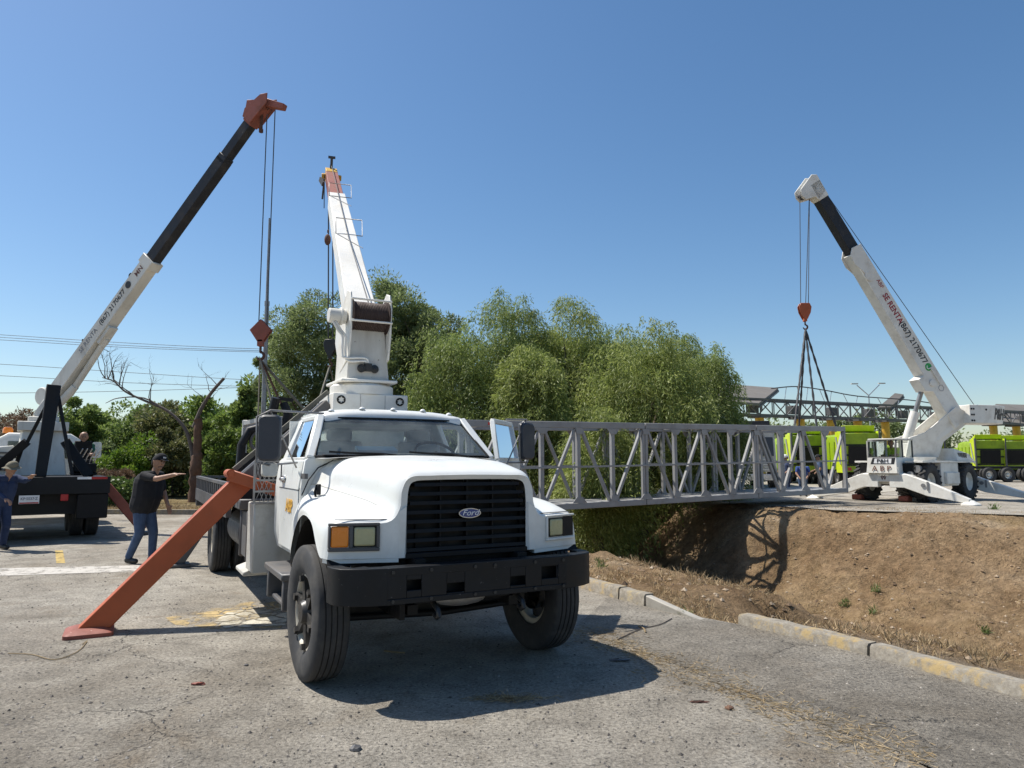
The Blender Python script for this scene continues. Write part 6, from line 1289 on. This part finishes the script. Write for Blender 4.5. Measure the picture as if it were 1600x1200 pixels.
def cap_mesh(a, b, ra, rb, n=12):
    """closed tapered capsule"""
    m = MB(); a, b = Vector(a), Vector(b); d = b - a; L = d.length; d = d.normalized() if L > 1e-5 else Vector((0, 0, 1))
    pts = []; rs = []
    for k in range(5): th = math.pi / 2 * k / 4; pts.append(a - d * ra * math.cos(th) * (.98 if k == 0 else 1)); rs.append(max(ra * math.sin(th), .0015))
    for k in range(5): th = math.pi / 2 * k / 4; pts.append(b + d * rb * math.sin(th)); rs.append(max(rb * math.cos(th), .0015))
    m.tube(pts, rs, n); return m
def hand_caps(w, d, up, s=1.0, curl=.3, thumb_side=1):
    """palm, four fingers, thumb; w wrist, d pointing direction, up = back of the hand normal"""
    w, d, up = Vector(w), Vector(d).normalized(), Vector(up); sd_ = d.cross(up).normalized(); up = sd_.cross(d).normalized(); out = []
    pc = w + d * .05 * s
    for o_ in (-.026, 0, .026): out.append((w + sd_ * o_ * .7 * s, w + d * .085 * s + sd_ * o_ * s, .017 * s, .014 * s, 'skin'))
    for o_, L in ((-.033, .062), (-.011, .075), (.011, .080), (.033, .070)):
        b = w + d * .092 * s + sd_ * o_ * s; k1 = b + (d * math.cos(curl) - up * math.sin(curl)) * L * .5 * s; k2 = k1 + (d * math.cos(curl * 2.2) - up * math.sin(curl * 2.2)) * L * .5 * s
        out += [(b, k1, .0105 * s, .010 * s, 'skin'), (k1, k2, .010 * s, .0085 * s, 'skin')]
    b = w + d * .03 * s + sd_ * .03 * thumb_side * s; k1 = b + (d * .6 + sd_ * .75 * thumb_side - up * .2).normalized() * .045 * s; k2 = k1 + (d * .9 + sd_ * .3 * thumb_side - up * .2).normalized() * .03 * s
    out += [(b, k1, .013 * s, .0115 * s, 'skin'), (k1, k2, .0115 * s, .0095 * s, 'skin')]; return out
def person(loc, rz, label, J, cloth, stout=1.0, voxel=.009, hat=None, fingers=True, group=None, beard=False):
    t = thing('person', label, 'person', loc, rz, group)
    V = Vector; caps = []
    hd = V(J['head']); nk = V(J['neck']); f = V(J.get('look', (1, 0, 0))).normalized(); upv = (hd - nk).normalized(); rt_ = f.cross(upv).normalized()
    S = 'skin'
    caps += [(hd - upv * .03, hd + upv * .035 - f * .005, .092, .097, S), (hd - upv * .065 + f * .034, hd - upv * .095 + f * .05, .064, .048, S), (hd - upv * .01 + f * .095, hd - upv * .032 + f * .115, .013, .019, S), (hd + rt_ * .096, hd + rt_ * .096 - upv * .03, .018, .014, S), (hd - rt_ * .096, hd - rt_ * .096 - upv * .03, .018, .014, S), (nk - upv * .06, hd - upv * .05, .062, .058, S), (hd - upv * .068 + f * .07, hd - upv * .068 + f * .07 + rt_ * .015, .016, .016, S)]
    ch = V(J['chest']); be = V(J['belly']); hp = V(J['hips']); lat = V(J.get('lat', (0, 1, 0))).normalized()
    for s_ in (-1, 1):
        k = 'L' if s_ > 0 else 'R'
        sh = V(J['sh' + k]); el = V(J['el' + k]); wr = V(J['wr' + k]); hi = V(J['hip' + k]); kn = V(J['kn' + k]); an = V(J['an' + k]); ft = V(J.get('ft' + k, an + V((.16, 0, -.04))))
        caps += [(ch + lat * .085 * s_, be + lat * .075 * s_, .125 * stout, .13 * stout, 'top'), (be + lat * .07 * s_, hp + lat * .07 * s_, .13 * stout, .125 * stout, 'top'), (nk - upv * .06 + lat * .04 * s_, sh, .065, .075, 'top')]
        sl = J.get('sleeve', .55)
        mid = sh.lerp(el, min(sl, 1)); caps += [(sh, mid, .072, .06, 'top')]
        if sl < 1: caps += [(mid, el, .05, .044, S), (el, wr, .044, .03, S)]
        else: caps += [(mid, el, .06, .052, 'top'), (el, el.lerp(wr, .95), .05, .038, 'top')]
        d_ = (wr - el).normalized()
        if fingers: caps += hand_caps(wr, V(J.get('hd' + k, d_)), J.get('hu' + k, (0, 0, 1) if abs(d_.z) < .7 else lat * s_), 1.05, J.get('curl', .3), J.get('th' + k, 1))
        else: caps += [(wr, wr + d_ * .1, .035, .03, S)]
        caps += [(hi, kn, .102 * stout ** .5, .076, 'leg'), (kn, an + V((0, 0, .03)), .074, .06, 'leg'), (hi, hp, .11, .11, 'leg')]
        fd = (ft - an); caps += [(an + V((-.03, 0, -.035)), ft, .046, .042, 'shoe'), (an, an + V((0, 0, -.03)), .046, .046, 'shoe')]
    caps = [(V(a), V(b), ra, rb, l_) for a, b, ra, rb, l_ in caps]
    m = MB()
    for a, b, ra, rb, _ in caps: q = cap_mesh(a, b, ra, rb, 12); m.add(q.v, q.f)
    o = m.build('body', None, None, 0); md = o.modifiers.new('r', 'REMESH'); md.mode = 'VOXEL'; md.voxel_size = voxel; s2 = o.modifiers.new('s', 'SMOOTH'); s2.iterations = 2; s2.factor = .5
    dg = bpy.context.evaluated_depsgraph_get(); me = bpy.data.meshes.new_from_object(o.evaluated_get(dg)); bpy.data.objects.remove(o)
    order = ['skin', 'top', 'leg', 'shoe']; mats = [SK, CL[cloth[0]], CL[cloth[1]], CL['shoe']]
    for q in mats: me.materials.append(q)
    n = len(me.polygons); C = np.zeros(n * 3); me.polygons.foreach_get('center', C); C = C.reshape(-1, 3); best = np.full(n, 1e9); idx = np.zeros(n, np.int32)
    for a, b, ra, rb, l_ in caps:
        a_, b_ = np.array(a), np.array(b); d = b_ - a_; L2 = max(d @ d, 1e-9); tt = np.clip(((C - a_) @ d) / L2, 0, 1); dist = np.linalg.norm(C - a_ - tt[:, None] * d, axis=1) - (ra + (rb - ra) * tt) - (.006 if l_ in ('top',) else 0)
        k = dist < best; best[k] = dist[k]; idx[k] = order.index(l_)
    me.polygons.foreach_set('material_index', idx); me.polygons.foreach_set('use_smooth', [True] * n)
    bo = bpy.data.objects.new('body', me); COL.objects.link(bo); bo.parent = t
    ey = MB()
    for s_ in (-1, 1): ey.ball(hd + f * .091 + rt_ * .034 * s_ + upv * .006, .011, 8)
    ey.build('eyes', CL['hair'], t, 60)
    Mh = Matrix((f, -rt_, upv)).transposed().to_4x4(); Mh.translation = hd
    hm = MB(); rings = []
    for k in range(7): th = math.pi / 2 * k / 6; rings.append([Mh @ V((.112 * math.cos(th) * math.cos(a) - .006, .109 * math.cos(th) * math.sin(a), .022 + .125 * math.sin(th))) for a in np.linspace(0, 2 * math.pi, 20, endpoint=False)])
    if hat in ('cap', 'helmet', 'boonie'):
        hm.loft(rings, True, False)
        if hat == 'cap': rr_ = [[Mh @ V((.075 + .085 * k, y * (1 - .25 * k), .045 - .02 * k - .35 * y * y)) for y in np.linspace(-.075, .075, 9)] for k in (0, .5, 1)]; hm.loft(rr_, False); hm.loft([[p + upv * .006 for p in r_] for r_ in rr_], False)
        if hat == 'boonie': hm.loft([[Mh @ V((r0 * math.cos(a), r0 * .95 * math.sin(a), z + .012 * math.sin(3 * a))) for a in np.linspace(0, 2 * math.pi, 28, endpoint=False)] for r0, z in ((.092, .035), (.13, .022), (.165, .0))], True)
        if hat == 'helmet': hm.loft([[Mh @ V((r0 * math.cos(a) + .01, r0 * .92 * math.sin(a), z)) for a in np.linspace(0, 2 * math.pi, 20, endpoint=False)] for r0, z in ((.1, .03), (.125, .024))], True)
        ho = hm.build('cap' if hat == 'cap' else ('hat' if hat == 'boonie' else 'helmet'), CL[{'cap': 'black_shirt', 'boonie': 'khaki', 'helmet': 'helmet'}[hat]], t, 50)
        if hat == 'cap': MB().box(Mh @ V((.092, 0, .075)), (.012, .05, .025), Mh.to_3x3()).build('cap_badge', M['txt_white'], ho, 0)
    hr = MB(); hr.loft([[Mh @ V((-.02 + r0 * math.cos(a), r0 * .98 * math.sin(a), z)) for a in np.linspace(.55 * math.pi, 1.45 * math.pi, 14)] for r0, z in ((.102, .05), (.103, .0), (.095, -.045), (.078, -.075))], False); hr.build('hair', CL['hair'], t, 60)
    if beard: br = MB(); br.ball(hd - upv * .085 + f * .05, .045, 10, (1, 1.1, .8)); br.build('beard', CL['hair'], t, 60)
    return t
# man in black shirt, pointing to the right
G = at_ground(222, 880)
person((G[0], G[1], 0), R(-12), 'man in black shirt, jeans and cap pointing with one arm behind the orange leg', dict(head=(.22, 0, 1.66), neck=(.16, 0, 1.50), look=(1, -.25, -.1), chest=(.05, 0, 1.31), belly=(.03, 0, 1.10), hips=(-.02, 0, .95),
    shR=(.11, -.20, 1.43), elR=(.40, -.27, 1.38), wrR=(.70, -.22, 1.45), hdR=(1, .1, .1), huR=(0, 0, 1), shL=(.09, .20, 1.43), elL=(.10, .30, 1.15), wrL=(.24, .24, .93),
    hipL=(-.03, .09, .92), hipR=(-.02, -.09, .92), knR=(.0, -.10, .5), anR=(-.17, -.10, .09), ftR=(-.02, -.13, .05), knL=(.10, .10, .5), anL=(.08, .12, .09), ftL=(.24, .12, .05), sleeve=.75, curl=.08), ('black_shirt', 'denim'), 1.45, hat='cap', beard=True)
# man in navy overalls with hat, far left
G = at_ground(-4, 860)
person((G[0], G[1], 0), R(-25), 'man in navy work clothes and khaki brimmed hat behind the left crane truck', dict(head=(.24, 0, 1.54), neck=(.17, 0, 1.40), look=(1, .2, -.15), chest=(.08, 0, 1.22), belly=(.03, 0, 1.04), hips=(-.02, 0, .90),
    shR=(.12, -.19, 1.34), elR=(.20, -.22, 1.10), wrR=(.36, -.14, .98), shL=(.12, .19, 1.34), elL=(.30, .22, 1.30), wrL=(.52, .18, 1.33), hdL=(.7, 0, .7), huL=(-.7, 0, .7),
    hipL=(-.02, .09, .88), hipR=(-.02, -.09, .88), knR=(.05, -.10, .47), anR=(.0, -.12, .09), ftR=(.15, -.12, .05), knL=(.04, .10, .47), anL=(-.06, .12, .09), ftL=(.09, .12, .05), sleeve=1.0, curl=.4), ('navy', 'navy'), 1.05, hat='boonie', beard=True)
# crane operator on the left truck
sp = LMI.inverted() @ Vector((3.9, -.92, 1.52))
SEATED = dict(head=(.12, 0, .78), neck=(.08, 0, .62), look=(1, 0, -.1), chest=(.02, 0, .45), belly=(-.02, 0, .25), hips=(-.05, 0, .10), shR=(.05, -.2, .55), elR=(.18, -.24, .32), wrR=(.40, -.18, .34), shL=(.05, .2, .55), elL=(.18, .24, .32), wrL=(.40, .18, .34), hipL=(0, .1, .09), hipR=(0, -.1, .09), knL=(.42, .12, .10), knR=(.42, -.12, .10), anL=(.42, .12, -.28), anR=(.42, -.12, -.28), sleeve=.6, curl=.7)
person(sp, LA + math.pi, 'operator in a green and black shirt seated on the left crane truck', SEATED, ('green', 'black_shirt'), 1.0, .012)
sp = RMI.inverted() @ Vector((1.75, .0, 1.34))
person(sp, RA, 'crane operator in a lime safety vest inside the cab of the white crane', SEATED, ('hiviz', 'denim'), 1.0, .014)
STAND = dict(head=(.06, 0, 1.62), neck=(.03, 0, 1.46), look=(1, 0, -.1), chest=(.02, 0, 1.28), belly=(.0, 0, 1.09), hips=(-.02, 0, .94), shR=(.03, -.2, 1.40), elR=(.05, -.26, 1.13), wrR=(.25, -.2, 1.05), shL=(.03, .2, 1.40), elL=(.05, .26, 1.13), wrL=(.2, .2, 1.0), hipL=(-.02, .09, .92), hipR=(-.02, -.09, .92), knL=(.03, .1, .5), knR=(.02, -.1, .5), anL=(.06, .11, .09), anR=(-.06, -.11, .09), sleeve=.6)
BEND = dict(STAND, head=(.45, 0, 1.28), neck=(.36, 0, 1.18), look=(1, 0, -.6), chest=(.27, 0, 1.12), belly=(.12, 0, 1.02), shR=(.32, -.2, 1.18), shL=(.32, .2, 1.18), elR=(.42, -.25, .95), wrR=(.55, -.15, .8), elL=(.42, .25, .95), wrL=(.55, .15, .8))
p = at(1229, 722, 31); person((p.x, 31, YZ), R(200), 'worker with white helmet and dark clothes seen through the footbridge lattice', STAND, ('navy', 'navy'), 1, .016, 'helmet', False, 'workers behind the footbridge')
p = at(1253, 722, 30); person((p.x, 30, YZ), R(250), 'worker in royal blue shirt bending down behind the footbridge', BEND, ('blue', 'denim'), 1.1, .016, None, False, 'workers behind the footbridge')
p = at(1281, 722, 30.5); person((p.x, 30.5, YZ), R(170), 'worker in dark jacket and jeans near the right end of the footbridge', STAND, ('denim', 'black_shirt'), 1.05, .016, 'cap', False, 'workers behind the footbridge')

# ------------------------------------------------------------------ loose stones, straw, weeds, twigs
rng = np.random.default_rng(3)
def stones(name, pts, rmin, rmax, mat, label_kind='stuff'):
    n = len(pts); base = np.array([(1, 0, 0), (-1, 0, 0), (0, 1, 0), (0, -1, 0), (0, 0, 1), (0, 0, -.4)], float); F = np.array([(0, 2, 4), (2, 1, 4), (1, 3, 4), (3, 0, 4), (2, 0, 5), (1, 2, 5), (3, 1, 5), (0, 3, 5)])
    r_ = rng.uniform(0, 1, n) ** 3 * (rmax - rmin) + rmin; V = base[None] * r_[:, None, None] * rng.uniform(.6, 1.3, (n, 6, 1)) * np.array([1, 1, .7]); th = rng.uniform(0, 6.28, n); c, s = np.cos(th), np.sin(th)
    x = V[..., 0] * c[:, None] - V[..., 1] * s[:, None]; y = V[..., 0] * s[:, None] + V[..., 1] * c[:, None]; V = np.stack([x, y, V[..., 2]], -1) + np.array(pts)[:, None, :]
    me = bpy.data.meshes.new(name); me.from_pydata(V.reshape(-1, 3).tolist(), [], (F[None] + (np.arange(n) * 6)[:, None, None]).reshape(-1, 3).tolist()); me.update(); me.materials.append(mat)
    o = bpy.data.objects.new(name, me); COL.objects.link(o); o['kind'] = 'stuff'; return o
M['gravel'] = leafmat('gravel', (.05, .045, .04), (.14, .125, .11), (.34, .31, .27), 0, .9)
pts = []
while len(pts) < 9000:
    Y = 2.0 + 12 * rng.uniform() ** 1.8; X = rng.uniform(-Y * .8, Y * .75)
    if X < xk(Y) - .05: pts.append((X, Y, .002))
tag(stones('gravel', pts, .003, .016, M['gravel']), 'loose gravel scattered over the worn asphalt', 'gravel')
pts = []
while len(pts) < 9000:
    Y = rng.uniform(4, 24); s_ = rng.uniform(.5, 15); X = xk(Y) + s_ / .885
    pts.append((X, Y, 0))
M['clod'] = leafmat('dirt_clod', (.10, .065, .04), (.22, .15, .09), (.42, .34, .25), 0, .95)
from mathutils.bvhtree import BVHTree
gobj = bpy.data.objects['ground']; bvh = BVHTree.FromPolygons([v.co for v in gobj.data.vertices], [p.vertices[:] for p in gobj.data.polygons])
def drop(x, y):
    h = bvh.ray_cast(Vector((x, y, 5)), Vector((0, 0, -1))); return h[0].z if h[0] is not None else 0
pts = [(x, y, drop(x, y) + .004) for x, y, _ in pts]
tag(stones('clods', pts, .008, .06, M['clod']), 'clods and small stones on the dirt bank', 'stones')
def blades(name, P, L, W, mat, spread=.7, up=1.0):
    n = len(P); D = rng.normal(size=(n, 3)) * spread + np.array([0, 0, up]); D[:, 2] = np.abs(D[:, 2]); return quads_obj(name, leaf_quads(P, D, rng.uniform(L * .5, L * 1.3, n), W, rng), M[mat], None, 'stuff')
# straw drift on the road
P = []
for _ in range(2400):
    t = rng.uniform(); a = np.array(at_ground(905, 985)) * (1 - t) + np.array(at_ground(1440, 1195)) * t; o_ = rng.normal(size=2) * np.array([.14, .12]) * (1 + .4 * math.sin(t * 17)); P.append((a[0] + o_[0], a[1] + o_[1], .006))
for _ in range(420): a = np.array(at_ground(795, 1093)); P.append((a[0] + rng.normal() * .13, a[1] + rng.normal() * .035, .006))
P = np.array(P); D = rng.normal(size=P.shape); D[:, 2] *= .12; D[:, 2] = np.abs(D[:, 2])
tag(quads_obj('straw', leaf_quads(P, D, rng.uniform(.03, .11, len(P)), .005, rng), M['straw'], None, 'stuff'), 'dry straw drifted across the road', 'straw')
# dry grass behind the kerb, on the bank and verge
P = []
while len(P) < 52000:
    Y = rng.uniform(3.5, 23); k = rng.uniform()
    s_ = rng.uniform(.2, 2.2) if k < .35 else (s_toe(Y) + rng.normal() * 1.0 if k < .55 else rng.uniform(8, 17)); X = float(xk(Y) + s_ / .885)
    if noise.noise(Vector((X * .9, Y * .9, 3))) + .35 * noise.noise(Vector((X * 4, Y * 4, 3))) > .0: P.append((X, Y, 0))
P = np.array(P); zz, ss, _ = height(P[:, 0], P[:, 1])
for i in range(len(P)): P[i, 2] = drop(P[i, 0], P[i, 1]) - .01
tag(blades('dry_grass', P, .12, .009, 'drygrass', .9, .6), 'short dry grass on the bank and behind the kerb', 'grass')
P = np.array([(x, yv(x) + .15 + abs(rng.normal()) * 1.6, .1) for x in rng.uniform(-22, -6, 9000)]); P[:, 2] = .11
tag(blades('verge_grass', P, .13, .012, 'drygrass', .6, .8), 'dry yellow grass on the verge behind the man', 'grass')
for i, (px, py, lb) in enumerate([(1070, 966, 'small green weed at the gap in the kerb'), (938, 887, 'green weed in the dirt right of the truck bumper'), (905, 875, 'green weed next to the truck bumper end'), (1320, 948, 'green tuft at the foot of the bank, leftmost'), (1365, 960, 'green tuft at the foot of the bank, right of the leftmost'), (1540, 990, 'tall thin weed near the right edge of the photo'), (1370, 925, 'small round green tuft on the dirt bank'), (1553, 797, 'pale bushy weed on top of the bank by the yard')]):
    # place where the line of sight meets the ground
    x_ = (px - 800) / FPX; u_ = (600 - py) / FPX; d_ = Vector((x_, math.cos(PITCH) - u_ * math.sin(PITCH), math.sin(PITCH) + u_ * math.cos(PITCH)))
    h_ = bvh.ray_cast(Vector((0, 0, CAMZ)), d_.normalized()); g_ = h_[0] if h_[0] is not None else Vector((*at_ground(px, py), 0))
    dist = g_.y; n = 70; s_ = .006 * dist + .03
    Pw = np.zeros((n, 3)); Pw[:, :2] = rng.normal(size=(n, 2)) * s_ * .4; D = rng.normal(size=(n, 3)) * .6 + np.array([0, 0, 1]); D[:, 2] = np.abs(D[:, 2])
    Pw[n // 2:, 2] = rng.uniform(0, s_, n - n // 2)
    o = quads_obj('weed', leaf_quads(Pw, D, rng.uniform(.4, 1.3, n) * s_, s_ * .14, rng), M['weed']); o.location = g_; tag(o, lb, 'weed', 'weeds by the ditch')
def twig(pix, r, lb, mat='bark_dead', z=.012, name='twig', cat='twig'):
    pts = cr([(*at_ground(px, py), z) for px, py in pix], 4); tag(MB().tube(pts, r, 5).build(name, M[mat], None, 60), lb, cat)
twig([(965, 1001), (1000, 985), (1030, 978), (1050, 968)], .005, 'thin bent twig on the road by the wing wall')
twig([(998, 980), (1006, 984), (1009, 990)], .008, 'short pale stick on the road below the bent twig', 'straw')
twig([(600, 1019), (617, 1021), (632, 1022)], .008, 'thin stick lying in the shade under the truck', 'straw')
twig([(12, 1022), (50, 1024), (85, 1032), (120, 1020), (136, 1003), (128, 1008)], .004, 'thin cord curled on the road near the stabiliser foot', 'straw', .008, 'cord', 'cord')
def chunk(px, py, r, lb, mat='rust', sc=(1, 1, .5)):
    g_ = at_ground(px, py); m = MB(); m.ball((0, 0, r * .25), r, 7, sc, 5); m.v = [(x + random.uniform(-.2, .2) * r, y + random.uniform(-.2, .2) * r, max(z + random.uniform(-.1, .1) * r, 0)) for x, y, z in m.v]; o = m.build('stone', M[mat], None, 20); o.location = (*g_, 0); tag(o, lb, 'stone')
chunk(556, 1171, .035, 'dark stone chunk near the bottom edge of the photo', 'grey_dark'); chunk(310, 1070, .035, 'small reddish scrap on the open asphalt', 'red_steel', (1.6, .6, .3)); chunk(1140, 1108, .03, 'brown lump in the straw on the right of the road', 'bark_red')
chunk(968, 1033, .045, 'flat grey scrap in the truck shadow', 'grey_dark', (2.2, .6, .15)); chunk(1093, 1098, .03, 'thin red-brown scrap on the road left of the straw', 'rust', (2.4, .4, .2))
chunk(385, 1040, .018, 'dark pebble left of the front wheel', 'grey_dark')
